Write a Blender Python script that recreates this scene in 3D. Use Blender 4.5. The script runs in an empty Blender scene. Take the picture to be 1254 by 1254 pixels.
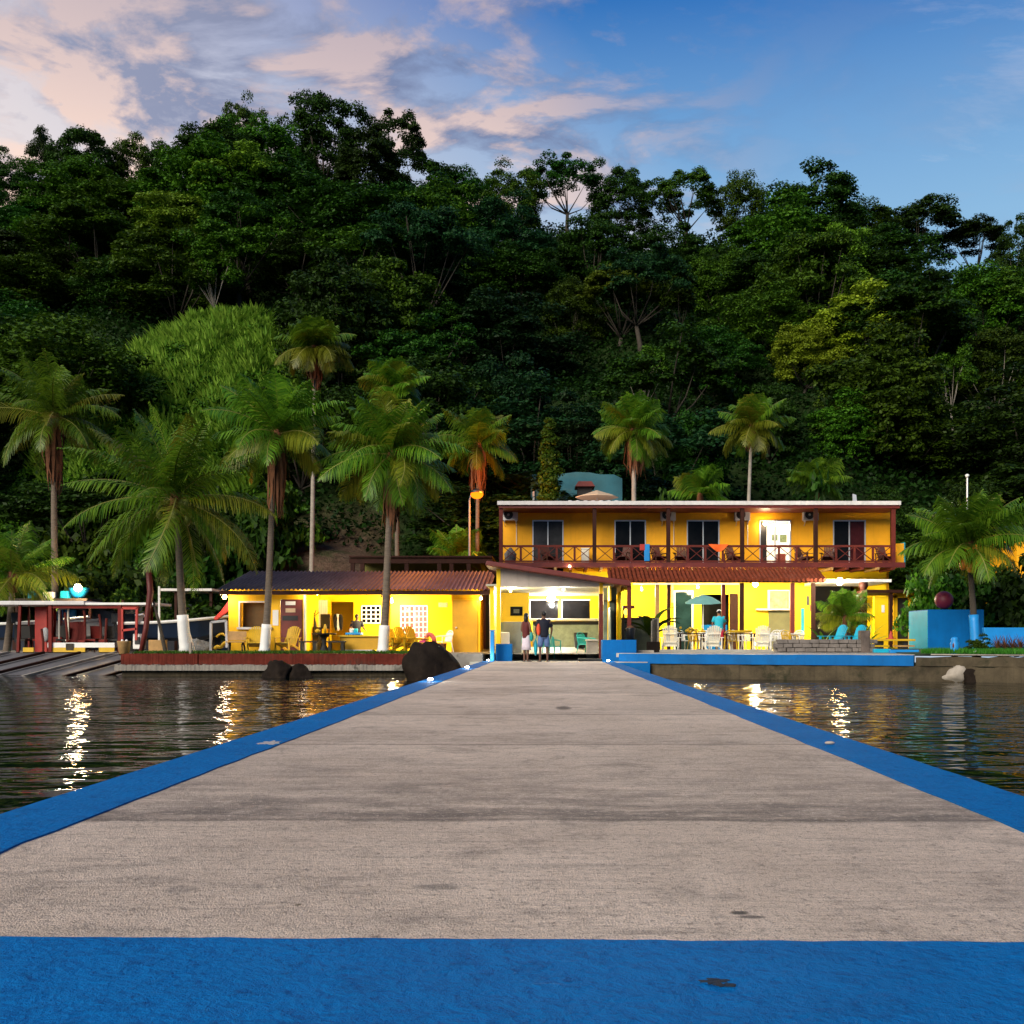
import bpy, math, random
import numpy as np
from mathutils import Vector, Matrix, Euler
sc = bpy.context.scene
COL = sc.collection
R = math.radians
rnd = random.Random(7)
EYE = 0.75
def X(px, Y): return (px - 672) * Y / 1254
def Z(py, Y): return EYE + (784 - py) * Y / 1254
def S(n, Y): return n * Y / 1254
ORG = {}

class MB:
    """collects simple solids into one mesh"""
    def __init__(s):
        s.v = []; s.f = []; s.m = []; s.cur = 0
    def add(s, vs, fs):
        o = len(s.v)
        s.v += [tuple(v) for v in vs]
        s.f += [tuple(i + o for i in f) for f in fs]
        s.m += [s.cur] * len(fs)
        return s
    def box(s, x0, x1, y0, y1, z0, z1):
        if x0 > x1: x0, x1 = x1, x0
        if y0 > y1: y0, y1 = y1, y0
        if z0 > z1: z0, z1 = z1, z0
        return s.add([(x0,y0,z0),(x1,y0,z0),(x1,y1,z0),(x0,y1,z0),(x0,y0,z1),(x1,y0,z1),(x1,y1,z1),(x0,y1,z1)],
                     [(0,3,2,1),(4,5,6,7),(0,1,5,4),(1,2,6,5),(2,3,7,6),(3,0,4,7)])
    def obox(s, c, size, rot=(0,0,0)):
        m = Euler(rot).to_matrix(); c = Vector(c)
        hx, hy, hz = size[0]/2, size[1]/2, size[2]/2
        vs = [c + m @ Vector((a*hx, b*hy, d*hz)) for d in (-1,1) for a, b in ((-1,-1),(1,-1),(1,1),(-1,1))]
        return s.add(vs, [(0,3,2,1),(4,5,6,7),(0,1,5,4),(1,2,6,5),(2,3,7,6),(3,0,4,7)])
    def bar(s, a, b, w, h=None):
        h = h or w
        a = Vector(a); b = Vector(b); d = (b - a)
        L = d.length
        if L < 1e-6: return s
        d.normalize()
        up = Vector((0,0,1)) if abs(d.z) < .95 else Vector((0,1,0))
        u = d.cross(up).normalized(); v = u.cross(d)
        vs = []
        for p in (a, b):
            for i, j in ((-1,-1),(1,-1),(1,1),(-1,1)):
                vs.append(p + u*(i*w/2) + v*(j*h/2))
        return s.add(vs, [(0,1,2,3),(7,6,5,4),(0,4,5,1),(1,5,6,2),(2,6,7,3),(3,7,4,0)])
    def tube(s, pts, rs, n=8):
        pts = [Vector(p) for p in pts]
        if not hasattr(rs, '__len__'): rs = [rs]*len(pts)
        vs = []; fs = []
        for i, p in enumerate(pts):
            d = (pts[min(i+1, len(pts)-1)] - pts[max(i-1, 0)]).normalized()
            up = Vector((0,0,1)) if abs(d.z) < .9 else Vector((1,0,0))
            u = d.cross(up).normalized(); v = u.cross(d)
            for k in range(n):
                a = 2*math.pi*k/n
                vs.append(p + u*(math.cos(a)*rs[i]) + v*(math.sin(a)*rs[i]))
        for i in range(len(pts)-1):
            for k in range(n):
                fs.append((i*n+k, i*n+(k+1)%n, (i+1)*n+(k+1)%n, (i+1)*n+k))
        fs.append(tuple(range(n))[::-1]); fs.append(tuple(range((len(pts)-1)*n, len(pts)*n)))
        return s.add(vs, fs)
    def lathe(s, c, prof, n=16, sx=1, sy=1):
        c = Vector(c); vs = []; fs = []
        for r, z in prof:
            for k in range(n):
                a = 2*math.pi*k/n
                vs.append((c.x + math.cos(a)*r*sx, c.y + math.sin(a)*r*sy, c.z + z))
        for i in range(len(prof)-1):
            for k in range(n):
                fs.append((i*n+k, i*n+(k+1)%n, (i+1)*n+(k+1)%n, (i+1)*n+k))
        fs.append(tuple(range(n))[::-1]); fs.append(tuple(range((len(prof)-1)*n, len(prof)*n)))
        return s.add(vs, fs)
    def ball(s, c, rx, ry=None, rz=None, n=14, m=9):
        ry = ry or rx; rz = rz or rx
        prof = [(max(math.sin(math.pi*i/m), .001), -math.cos(math.pi*i/m)*rz) for i in range(m+1)]
        return s.lathe(c, prof, n, rx, ry)
    def prism(s, poly, y0, y1):           # polygon in x,z pushed along y
        n = len(poly)
        vs = [(x, y0, z) for x, z in poly] + [(x, y1, z) for x, z in poly]
        fs = [tuple(range(n)), tuple(range(n, 2*n))[::-1]] + [((i+1)%n, i, i+n, (i+1)%n+n) for i in range(n)]
        return s.add(vs, fs)
    def prismx(s, poly, x0, x1):          # polygon in y,z pushed along x
        n = len(poly)
        vs = [(x0, y, z) for y, z in poly] + [(x1, y, z) for y, z in poly]
        fs = [tuple(range(n))[::-1], tuple(range(n, 2*n))] + [(i, (i+1)%n, (i+1)%n+n, i+n) for i in range(n)]
        return s.add(vs, fs)
    def prismz(s, poly, z0, z1):
        n = len(poly)
        vs = [(x, y, z0) for x, y in poly] + [(x, y, z1) for x, y in poly]
        fs = [tuple(range(n))[::-1], tuple(range(n, 2*n))] + [(i, (i+1)%n, (i+1)%n+n, i+n) for i in range(n)]
        return s.add(vs, fs)
    def build(s, name, mat, parent=None, loc=None, wloc=None, smooth=False, bevel=0, tagd=None):
        base = Vector(ORG.get(parent.name, (0,0,0))) if parent is not None else Vector(wloc or (0,0,0))
        me = bpy.data.meshes.new(name)
        me.from_pydata([tuple(Vector(v) - base) for v in s.v], [], s.f)
        for k in (mat if isinstance(mat, (list, tuple)) else [mat]): me.materials.append(k)
        me.polygons.foreach_set('material_index', s.m)
        if smooth: me.polygons.foreach_set('use_smooth', [True]*len(s.f))
        me.update()
        o = bpy.data.objects.new(name, me); COL.objects.link(o)
        if parent is not None:
            o.parent = parent
        else:
            o.location = Vector(loc) if loc else base
        ORG[o.name] = tuple(base)
        if bevel:
            b = o.modifiers.new('bevel', 'BEVEL'); b.width = bevel; b.segments = 2; b.limit_method = 'ANGLE'
        if tagd: tag(o, *tagd)
        return o

def tag(o, label=None, cat=None, group=None, kind=None):
    for k, v in (('label', label), ('category', cat), ('group', group), ('kind', kind)):
        if v: o[k] = v
    return o
def thing(name, label, cat, loc=(0,0,0), group=None):
    o = bpy.data.objects.new(name, None); COL.objects.link(o)
    o.location = loc; o.empty_display_size = .2
    ORG[o.name] = tuple(loc)
    return tag(o, label, cat, group)
def copy_tree(o, parent=None):
    c = o.copy(); COL.objects.link(c)
    if parent is not None: c.parent = parent
    for ch in list(o.children): copy_tree(ch, c)
    return c
def place(o, loc, rz=0, sc_=1, label=None, group=None):
    o.location = loc; o.rotation_euler = (0, 0, rz); o.scale = (sc_,)*3
    if label: o['label'] = label
    if group: o['group'] = group
    return o
class Proto:
    """first use moves the thing itself, later uses copy it"""
    def __init__(s, o): s.o = o; s.used = False
    def put(s, loc, rz=0, sc_=1, label=None, group=None):
        o = copy_tree(s.o) if s.used else s.o
        s.used = True
        return place(o, loc, rz, sc_, label, group)
def npmesh(name, verts, quads, mats, parent=None, loc=None, midx=None, smooth=False):
    me = bpy.data.meshes.new(name)
    nv, nf = len(verts), len(quads)
    me.vertices.add(nv); me.vertices.foreach_set('co', np.asarray(verts, np.float32).ravel())
    k = quads.shape[1]
    me.loops.add(nf*k); me.loops.foreach_set('vertex_index', np.asarray(quads, np.int32).ravel())
    me.polygons.add(nf); me.polygons.foreach_set('loop_start', np.arange(0, nf*k, k, dtype=np.int32))
    for m in (mats if isinstance(mats, (list, tuple)) else [mats]): me.materials.append(m)
    if midx is not None: me.polygons.foreach_set('material_index', np.asarray(midx, np.int32))
    if smooth: me.polygons.foreach_set('use_smooth', np.ones(nf, bool))
    me.update(calc_edges=True)
    return me
def link(name, me, parent=None, loc=(0,0,0)):
    o = bpy.data.objects.new(name, me); COL.objects.link(o)
    if parent is not None: o.parent = parent
    o.location = loc
    return o

# ------------------------------------------------------------------ materials
class NT:
    def __init__(s, tree): s.t = tree; tree.nodes.clear()
    def n(s, ty, **kw):
        nd = s.t.nodes.new(ty)
        for k, v in kw.items():
            if k.startswith('i_'):
                nd.inputs[k[2:].replace('_', ' ')].default_value = v
            else: setattr(nd, k, v)
        return nd
    def l(s, a, b): s.t.links.new(a, b)
    def noise(s, vec, scale, detail=5, rough=.6, dist=0):
        nd = s.n('ShaderNodeTexNoise'); nd.inputs['Scale'].default_value = scale
        nd.inputs['Detail'].default_value = detail; nd.inputs['Roughness'].default_value = rough
        nd.inputs['Distortion'].default_value = dist
        if vec is not None: s.l(vec, nd.inputs['Vector'])
        return nd.outputs['Fac']
    def mapv(s, vec, scale=(1,1,1), rot=(0,0,0), loc=(0,0,0)):
        nd = s.n('ShaderNodeMapping'); nd.inputs['Scale'].default_value = scale
        nd.inputs['Rotation'].default_value = rot; nd.inputs['Location'].default_value = loc
        s.l(vec, nd.inputs['Vector']); return nd.outputs[0]
    def ramp(s, fac, pts):
        nd = s.n('ShaderNodeValToRGB'); e = nd.color_ramp.elements
        while len(e) < len(pts): e.new(.5)
        for k, (p, c) in enumerate(pts):
            e[k].position = p; e[k].color = (c if hasattr(c, '__len__') else (c, c, c)) + (1,) if not hasattr(c, '__len__') or len(c) == 3 else c
        s.l(fac, nd.inputs[0]); return nd.outputs[0]
    def mr(s, v, a, b, c=0, d=1, clamp=True):
        nd = s.n('ShaderNodeMapRange'); nd.clamp = clamp
        for i, q in zip((1,2,3,4), (a,b,c,d)): nd.inputs[i].default_value = q
        s.l(v, nd.inputs[0]); return nd.outputs[0]
    def mix(s, fac, a, b, mode='MIX'):
        nd = s.n('ShaderNodeMix', data_type='RGBA', blend_type=mode)
        for sock, v in ((nd.inputs[0], fac), (nd.inputs[6], a), (nd.inputs[7], b)):
            if hasattr(v, 'is_linked'): s.l(v, sock)
            else: sock.default_value = (tuple(v) + (1,))[:4] if hasattr(v, '__len__') else v
        return nd.outputs[2]
    def math(s, op, a, b=0, c=None):
        nd = s.n('ShaderNodeMath', operation=op)
        for i, v in enumerate((a, b, c)):
            if v is None: continue
            if hasattr(v, 'is_linked'): s.l(v, nd.inputs[i])
            else: nd.inputs[i].default_value = v
        return nd.outputs[0]
    def bump(s, h, strength, dist=.02):
        nd = s.n('ShaderNodeBump'); nd.inputs['Strength'].default_value = strength
        nd.inputs['Distance'].default_value = dist
        s.l(h, nd.inputs['Height']); return nd.outputs[0]
def newmat(name):
    m = bpy.data.materials.new(name); m.use_nodes = True
    return m, NT(m.node_tree)
def finish(t, shader):
    o = t.n('ShaderNodeOutputMaterial'); t.l(shader, o.inputs[0])
def mul(c, k): return tuple(min(max(x*k, 0), 1) for x in c)
def M(name, col, rough=.6, var=.25, scale=2.0, bump=.15, metal=0, streak=0, spec=.4, dirt=None, dirtk=.5, fine=40, stretch=(1,1,1)):
    """painted / weathered surface: two noise scales, optional vertical streaks and dirt patches"""
    m, t = newmat(name)
    tc = t.n('ShaderNodeTexCoord').outputs['Object']
    if stretch != (1,1,1): tc = t.mapv(tc, stretch)
    n1 = t.noise(tc, scale, 6, .65)
    n2 = t.noise(tc, fine, 3, .6)
    c = t.mix(t.mr(n1, .3, .7), mul(col, 1-var), mul(col, 1+var*.5))
    c = t.mix(t.mr(n2, .35, .75, 0, var*.7), c, mul(col, .55))
    if streak:
        st = t.noise(t.mapv(tc, (5, 5, .35)), 1.5, 5, .6)
        c = t.mix(t.mr(st, .52, .78, 0, streak), c, mul(col, .35))
    if dirt:
        d = t.noise(tc, scale*.8, 8, .7, .6)
        c = t.mix(t.mr(d, .55, .68, 0, dirtk), c, dirt)
    b = t.n('ShaderNodeBsdfPrincipled')
    t.l(c, b.inputs['Base Color'])
    b.inputs['Roughness'].default_value = rough; b.inputs['Metallic'].default_value = metal
    b.inputs['Specular IOR Level'].default_value = spec
    if bump: t.l(t.bump(n2, bump), b.inputs['Normal'])
    finish(t, b.outputs[0]); return m
def EM(name, col, strength):
    m, t = newmat(name)
    e = t.n('ShaderNodeEmission'); e.inputs[0].default_value = tuple(col) + (1,); e.inputs[1].default_value = strength
    finish(t, e.outputs[0]); return m
def leafmat(name, c1, c2, rough=.55, spec=.14, trans=.25, hue=.12, val=(.55, 1.4)):
    m, t = newmat(name)
    g = t.n('ShaderNodeNewGeometry').outputs['Random Per Island']
    oi = t.n('ShaderNodeObjectInfo').outputs['Random']
    c = t.mix(g, c1, c2)
    hs = t.n('ShaderNodeHueSaturation'); t.l(c, hs.inputs['Color'])
    t.l(t.mr(oi, 0, 1, .5-hue*.25, .5+hue*.12), hs.inputs['Hue'])
    t.l(t.mr(oi, 0, 1, *val), hs.inputs['Value'])
    b = t.n('ShaderNodeBsdfPrincipled'); t.l(hs.outputs[0], b.inputs['Base Color'])
    b.inputs['Roughness'].default_value = rough; b.inputs['Specular IOR Level'].default_value = spec
    tr = t.n('ShaderNodeBsdfTranslucent'); t.l(hs.outputs[0], tr.inputs[0])
    mx = t.n('ShaderNodeMixShader'); mx.inputs[0].default_value = trans
    t.l(b.outputs[0], mx.inputs[1]); t.l(tr.outputs[0], mx.inputs[2])
    finish(t, mx.outputs[0]); return m
def glassmat(name, col, rough=.08):
    m, t = newmat(name)
    tc = t.n('ShaderNodeTexCoord').outputs['Object']
    b = t.n('ShaderNodeBsdfPrincipled')
    t.l(t.mix(t.mr(t.noise(tc, 1.3, 4), .35, .7), mul(col, .6), mul(col, 1.4)), b.inputs['Base Color'])
    b.inputs['Roughness'].default_value = rough; b.inputs['Specular IOR Level'].default_value = .1
    finish(t, b.outputs[0]); return m
def signmat(name, base, ink, scale=30):
    return M(name, base, .5, .1)
# ------------------------------------------------------------------ camera, light, sky
cam = bpy.data.cameras.new('camera'); camo = bpy.data.objects.new('camera', cam); COL.objects.link(camo)
camo.location = (0, 0, EYE); camo.rotation_euler = (R(90), 0, 0)
cam.sensor_width = 36; cam.lens = 36; cam.shift_x = -45/1254; cam.shift_y = 157/1254
cam.clip_end = 2000; cam.clip_start = .05
sc.camera = camo
SUN_EL, SUN_AZ = 28, 212          # azimuth measured clockwise from +Y (north); 215 = behind the camera, to its left
sd = bpy.data.lights.new('sun', 'SUN'); so = bpy.data.objects.new('sun', sd); COL.objects.link(so)
sd.energy = 2.0; sd.angle = R(38); sd.color = (1, .9, .74)
dv = Vector((math.sin(R(SUN_AZ))*math.cos(R(SUN_EL)), math.cos(R(SUN_AZ))*math.cos(R(SUN_EL)), math.sin(R(SUN_EL))))
so.rotation_euler = (-dv).to_track_quat('-Z', 'Y').to_euler(); so.location = dv*80
w = bpy.data.worlds.new('World'); sc.world = w; w.use_nodes = True
t = NT(w.node_tree)
sky = t.n('ShaderNodeTexSky', sky_type='NISHITA'); sky.sun_disc = False
sky.sun_elevation = R(SUN_EL); sky.sun_rotation = R(SUN_AZ); sky.air_density = 1.3; sky.dust_density = .6; sky.ozone_density = 3.0
d = t.n('ShaderNodeTexCoord').outputs['Generated']
sx = t.n('ShaderNodeSeparateXYZ'); t.l(d, sx.inputs[0])
dx, dy, dz = sx.outputs
# evening glow low on the left horizon, deep blue away from it
glow = t.math('ADD', t.math('MULTIPLY', dx, -.95), t.math('MULTIPLY', dz, -1.05))
glow = t.mr(glow, -.56, .12)
front = t.mr(dy, -.2, .4)
back = t.mr(dy, -.5, .3, .5, 1)        # unseen sky behind the camera, dimmed to deepen the contrast of the forest
base = t.mix(1, sky.outputs[0], (.25, .66, 1.1), 'MULTIPLY')
grad = t.mix(t.mr(dz, .56, .30), (.17, 1.10, 3.5), (.75, 2.35, 4.9))
base = t.mix(.7, base, grad)
base = t.mix(1, base, t.mix(back, (0, 0, 0), (1, 1, 1)), 'MULTIPLY')
horizon = t.mr(dz, .53, .36)
base = t.mix(t.math('MULTIPLY', horizon, t.math('MULTIPLY', front, .85)), base, (2.2, 3.9, 5.6))
base = t.mix(t.math('MULTIPLY', glow, t.math('MULTIPLY', front, .9)), base, (7.4, 6.1, 5.5))
# clouds: directions laid on a flat ceiling so that they foreshorten towards the horizon
den = t.math('ADD', dz, .12)
cv = t.n('ShaderNodeCombineXYZ'); t.l(t.math('DIVIDE', dx, den), cv.inputs[0]); t.l(t.math('DIVIDE', dy, den), cv.inputs[1])
cvec = cv.outputs[0]
def cloud_noise(off):
    return t.noise(t.mapv(cvec, (1.5, 2.0, 1), (0, 0, R(28)), (6.1+off[0], 2.6+off[1], 0)), 2.9, 9, .60, .3)
n_big = cloud_noise((0, 0)); n_off = cloud_noise((-.07, -.11))
n_wisp = t.noise(t.mapv(cvec, (.55, 2.6, 1), (0, 0, R(-52)), (7.9, 1.2, 0)), 1.5, 9, .66, .6)
n_soft = t.noise(t.mapv(cvec, (1, 1.4, 1), (0, 0, R(30)), (1.2, 9.3, 0)), .9, 3, .5)
leftm = t.mr(dx, .20, -.16)
cov = t.mr(t.math('ADD', n_big, t.math('MULTIPLY', leftm, .09)), .48, .61)
cov = t.math('MULTIPLY', cov, t.mr(leftm, 0, .6, .10, 1))
edge = t.mr(t.math('SUBTRACT', n_big, n_off), -.05, .09)
grey = t.mix(glow, (.75, 1.25, 2.6), (2.6, 2.75, 3.7))
grey = t.mix(t.mr(n_soft, .4, .65, 0, .45), grey, (2.6, 2.6, 3.3))
peach = t.mix(t.mr(dz, .28, .52), (9.6, 6.9, 5.2), (6.0, 4.4, 4.0))
lit = t.math('MULTIPLY', edge, t.mr(leftm, .05, .7, .35, 1))
lit = t.math('MULTIPLY', lit, t.mr(dz, .56, .36, .4, 1))
ccol = t.mix(lit, grey, peach)
base = t.mix(t.math('MULTIPLY', t.math('MULTIPLY', cov, front), .92), base, ccol)
wisp = t.math('MULTIPLY', t.mr(n_wisp, .52, .74), t.math('MULTIPLY', front, t.mr(leftm, 0, .5, .5, .15)))
base = t.mix(wisp, base, (5.6, 5.2, 5.6))
bg = t.n('ShaderNodeBackground'); t.l(base, bg.inputs[0]); bg.inputs[1].default_value = .055
o = t.n('ShaderNodeOutputWorld'); t.l(bg.outputs[0], o.inputs[0])
sc.view_settings.view_transform = 'Standard'; sc.view_settings.look = 'None'
sc.view_settings.exposure = 1.32; sc.view_settings.gamma = 1
sc.cycles.max_bounces = 6; sc.cycles.diffuse_bounces = 3; sc.cycles.glossy_bounces = 3
sc.cycles.transmission_bounces = 3; sc.cycles.transparent_max_bounces = 6
sc.cycles.caustics_reflective = False; sc.cycles.caustics_refractive = False
sc.cycles.sample_clamp_indirect = 4
sc.cycles.use_denoising = True

# ------------------------------------------------------------------ shared materials
m_yellow = M('yellow_wall_paint', (.88, .50, .002), .6, .14, 1.2, .1, streak=.25)
m_orange = M('amber_wall_paint', (.95, .43, .004), .65, .10, .9, .1, streak=.18, dirt=(.45, .2, .01), dirtk=.3)
m_lemon = M('lemon_wall_paint', (.93, .60, .0005), .55, .08, 1.2, .08)
m_mustard = M('mustard_door_paint', (.55, .30, .01), .55, .2, 1.5, .1)
m_maroon = M('maroon_paint', (.13, .018, .014), .5, .3, 2, .2)
m_darkwood = M('dark_brown_wood', (.035, .010, .006), .6, .35, 3, .3, spec=.15)
m_redwood = M('red_brown_wood', (.12, .02, .014), .6, .3, 3, .3, spec=.2)
m_white = M('white_paint', (.75, .74, .72), .5, .1, 3, .08)
m_offwhite = M('weathered_white_paint', (.62, .6, .6), .6, .2, 2, .15, streak=.3)
m_cream = M('cream_plastic', (.85, .80, .66), .4, .08, 3, 0)
m_alu = M('aluminium_frame', (.62, .62, .63), .35, .1, 4, 0, metal=.4)
m_black = M('black_plastic', (.012, .012, .013), .4, .3, 4, .05)
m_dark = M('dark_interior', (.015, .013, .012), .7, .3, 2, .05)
m_glass = glassmat('dark_glass', (.008, .008, .009))
m_blue = M('blue_paint', (.001, .12, .38), .6, .2, 1.3, .25, spec=.12, streak=.2, dirt=(.01, .07, .2), dirtk=.45)
m_blueb = M('bright_blue_paint', (.012, .24, .62), .45, .15, 2, .1)
m_mural = M('dull_turquoise_wall', (.03, .15, .20), .7, .35, .6, .2, dirt=(.04, .10, .12), dirtk=.6)
m_cyan = M('turquoise_paint', (.01, .36, .50), .5, .2, 1.5, .15, dirt=(.02, .16, .2), dirtk=.3)
m_teal = M('teal_plastic', (.008, .27, .25), .4, .12, 3, 0)
m_turq = M('turquoise_plastic', (.01, .38, .55), .4, .12, 3, 0)
m_ypl = M('yellow_chair_paint', (.62, .38, .012), .5, .18, 3, .1)
m_red = M('red_paint', (.42, .03, .02), .5, .25, 2, .15)
m_concrete = M('weathered_concrete', (.24, .215, .185), .85, .35, 1.6, .5, dirt=(.05, .045, .035), dirtk=.8)
m_wetwall = M('wet_algae_concrete', (.085, .065, .038), .7, .6, 1.6, .9, dirt=(.018, .02, .008), dirtk=.95, streak=.7, spec=.2)
m_pave = M('pale_paving', (.36, .34, .30), .8, .25, 1.4, .25)
m_redwall = M('red_brown_wall_paint', (.12, .022, .014), .85, .45, 2.2, .5, spec=.1, dirt=(.05, .03, .022), dirtk=.7, streak=.4)
m_rock = M('dark_rock', (.016, .011, .008), .8, .5, 1.6, 1, dirt=(.045, .03, .02), dirtk=.6, fine=9, spec=.1)
m_palerock = M('pale_rock', (.4, .35, .29), .8, .3, 3, .6)
m_tile = M('terracotta_tile', (.22, .05, .024), .8, .5, 5, .3, spec=.1)
m_bark = M('grey_palm_bark', (.16, .125, .095), .9, .4, 4, .8, stretch=(1,1,5))
m_barkd = M('dark_bark', (.05, .04, .03), .9, .4, 3, .6)
m_barkp = M('pale_bark', (.33, .29, .24), .85, .35, 3, .5)
m_thatch = M('dead_frond_brown', (.16, .062, .026), .9, .45, 3, .5)
m_tan = M('tan_canvas', (.52, .38, .25), .8, .15, 2, .05)
m_skin = M('brown_skin', (.12, .055, .033), .5, .1, 6, 0)
m_skin2 = M('light_brown_skin', (.24, .11, .065), .5, .1, 6, 0)
m_hair = M('black_hair', (.006, .005, .005), .5, .2, 20, .3)
# ------------------------------------------------------------------ pier, water, ground
WZ = -.55
def deckmat():
    m, t = newmat('pier_concrete')
    tc = t.n('ShaderNodeTexCoord').outputs['Object']
    sx = t.n('ShaderNodeSeparateXYZ'); t.l(tc, sx.inputs[0])
    wob = t.math('MULTIPLY', t.math('SUBTRACT', t.noise(t.mapv(tc, (.9, .9, 1)), 1.1, 4), .5), .7)
    yy = t.math('ADD', sx.outputs[1], wob)
    base = t.noise(tc, .55, 6, .62)
    c = t.mix(t.mr(base, .32, .68), (.58, .45, .35), (.86, .69, .555))
    # brushed streaks running across the pier
    st = t.noise(t.mapv(tc, (.55, 9, 1)), 2.2, 6, .7, .3)
    c = t.mix(t.mr(st, .50, .68, 0, .38), c, (.20, .165, .14))
    st2 = t.noise(t.mapv(tc, (1.6, 13, 1)), 2.6, 6, .75, .5)
    c = t.mix(t.mr(st2, .54, .68, 0, .36), c, (.19, .155, .13))
    # wet / worn darker bands just beyond the pour joints
    def band(y0, y1, k, col=(.13, .105, .09)):
        nonlocal c
        up = t.mr(yy, y0-.06, y0+.05); dn = t.mr(yy, y1, y0+.15)
        msk = t.math('MULTIPLY', up, dn)
        br = t.mr(t.noise(t.mapv(tc, (1.1, 3.2, 1)), 1.6, 6, .7), .34, .62)
        c = t.mix(t.math('MULTIPLY', t.math('MULTIPLY', msk, br), k), c, col)
    band(4.27, 7.5, .75); band(4.25, 4.8, .75); band(7.35, 9.2, .45); band(10.3, 13, .35)
    band(14.5, 17.5, .4); band(19, 22, .35); band(25, 28, .4)
    # thin joints
    for yj in (4.27, 7.35, 10.3, 14.5, 19, 25, 30):
        dj = t.math('ABSOLUTE', t.math('SUBTRACT', t.math('ADD', sx.outputs[1], t.math('MULTIPLY', wob, .25)), yj))
        c = t.mix(t.mr(dj, .045, .008, 0, .65), c, (.09, .07, .06))
    bl = t.noise(tc, 1.9, 7, .62, .8)
    c = t.mix(t.mr(bl, .55, .70, 0, .6), c, (.17, .14, .118))
    mo = t.noise(tc, 5.5, 8, .7, .5)
    c = t.mix(t.mr(mo, .52, .68, 0, .45), c, (.20, .165, .14))
    c = t.mix(t.mr(mo, .46, .34, 0, .35), c, (.80, .65, .53))
    gr_ = t.noise(tc, 170, 2, .7)
    c = t.mix(t.mr(gr_, .48, .66, 0, .6), c, (.15, .12, .10))
    fl_ = t.noise(tc, 36, 4, .75, .4)
    c = t.mix(t.mr(fl_, .54, .68, 0, .7), c, (.17, .14, .12))
    c = t.mix(t.mr(fl_, .44, .32, 0, .6), c, (.80, .66, .55))
    pit = t.noise(tc, 48, 2, .4)
    c = t.mix(t.mr(pit, .70, .76, 0, .85), c, (.06, .05, .045))
    sp = t.noise(tc, 26, 3, .6)
    c = t.mix(t.mr(sp, .62, .72, 0, .6), c, (.13, .10, .085))
    sp2 = t.noise(tc, 85, 2, .6)
    c = t.mix(t.mr(sp2, .38, .66), mul((.5,.5,.5),.84), (.5*1.16,)*3) if False else t.mix(t.mr(sp2, .55, .75, 0, .5), c, (.17, .135, .115))
    lt = t.noise(tc, 60, 2, .5)
    c = t.mix(t.mr(lt, .62, .72, 0, .5), c, (.62, .54, .47))
    jit = t.math('MULTIPLY', t.math('SUBTRACT', t.noise(tc, 14, 6, .7), .5), 1.5)
    for px_, py_, rx_, ry_, k_, cc in ((538, 1086, .075, .05, .6, (.17, .145, .125)), (220, 1090, .06, .06, .45, (.2, .17, .15)), (905, 1118, .03, .022, .9, (.05, .043, .038)), (922, 1123, .045, .02, .8, (.08, .068, .06)), (890, 1098, .06, .05, .4, (.22, .18, .155)), (800, 1142, .16, .03, .45, (.18, .15, .13)), (365, 1108, .012, .016, .8, (.10, .075, .04)), (700, 1060, .3, .04, .3, (.2, .165, .145)), (690, 867, .1, .35, .8, (.05, .04, .035))):
        Yb_ = EYE*1254/(py_-784); xb_ = X(px_, Yb_)
        ex = t.math('DIVIDE', t.math('SUBTRACT', sx.outputs[0], xb_), rx_); ey = t.math('DIVIDE', t.math('SUBTRACT', sx.outputs[1], Yb_), ry_)
        dd_ = t.math('SQRT', t.math('ADD', t.math('MULTIPLY', ex, ex), t.math('MULTIPLY', ey, ey)))
        c = t.mix(t.mr(t.math('ADD', dd_, jit), 1.05, .55, 0, k_), c, cc)
    b = t.n('ShaderNodeBsdfPrincipled'); t.l(c, b.inputs['Base Color'])
    b.inputs['Roughness'].default_value = .75; b.inputs['Specular IOR Level'].default_value = .3
    h = t.math('ADD', t.math('MULTIPLY', sp, .8), t.math('ADD', t.math('MULTIPLY', st2, .7), t.math('MULTIPLY', sp2, .5)))
    t.l(t.bump(t.math('ADD', h, t.math('MULTIPLY', gr_, .6)), 1.0, .016), b.inputs['Normal'])
    finish(t, b.outputs[0]); return m
def edgemat():
    m, t = newmat('pier_blue_paint')
    tc = t.n('ShaderNodeTexCoord').outputs['Object']
    n = t.noise(tc, 1.2, 7, .65, .4); f = t.noise(tc, 34, 4, .65); g = t.noise(tc, 9, 6, .7, .5)
    c = t.mix(t.mr(n, .3, .7), (.0004, .112, .34), (.0008, .145, .42))
    c = t.mix(t.mr(g, .54, .68, 0, .6), c, (.001, .06, .2))
    c = t.mix(t.mr(f, .56, .72, 0, .6), c, (.002, .045, .16))
    f2 = t.noise(tc, 16, 6, .75, .6)
    c = t.mix(t.mr(f2, .60, .70, 0, .6), c, (.004, .05, .17))
    c = t.mix(t.mr(f2, .40, .30, 0, .35), c, (.02, .19, .48))
    scr = t.noise(t.mapv(tc, (3, 9, 1), (0, 0, .5)), 3, 8, .75, 1.2)
    c = t.mix(t.mr(scr, .64, .72, 0, .4), c, (.10, .22, .40))
    sp = t.noise(tc, 5, 10, .8, .3)
    c = t.mix(t.mr(sp, .66, .70, 0, .7), c, (.20, .19, .19))
    b = t.n('ShaderNodeBsdfPrincipled'); t.l(c, b.inputs['Base Color'])
    b.inputs['Roughness'].default_value = .7; b.inputs['Specular IOR Level'].default_value = .05
    t.l(t.bump(t.math('ADD', f, t.math('ADD', f2, t.math('MULTIPLY', g, 1.6))), .9, .014), b.inputs['Normal'])
    finish(t, b.outputs[0]); return m
m_deck, m_edge = deckmat(), edgemat()
pier = MB().box(-2.33, 2.25, -4, 36.25, -1.6, 0).build('pier', m_deck)
tag(pier, kind='structure')
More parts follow.
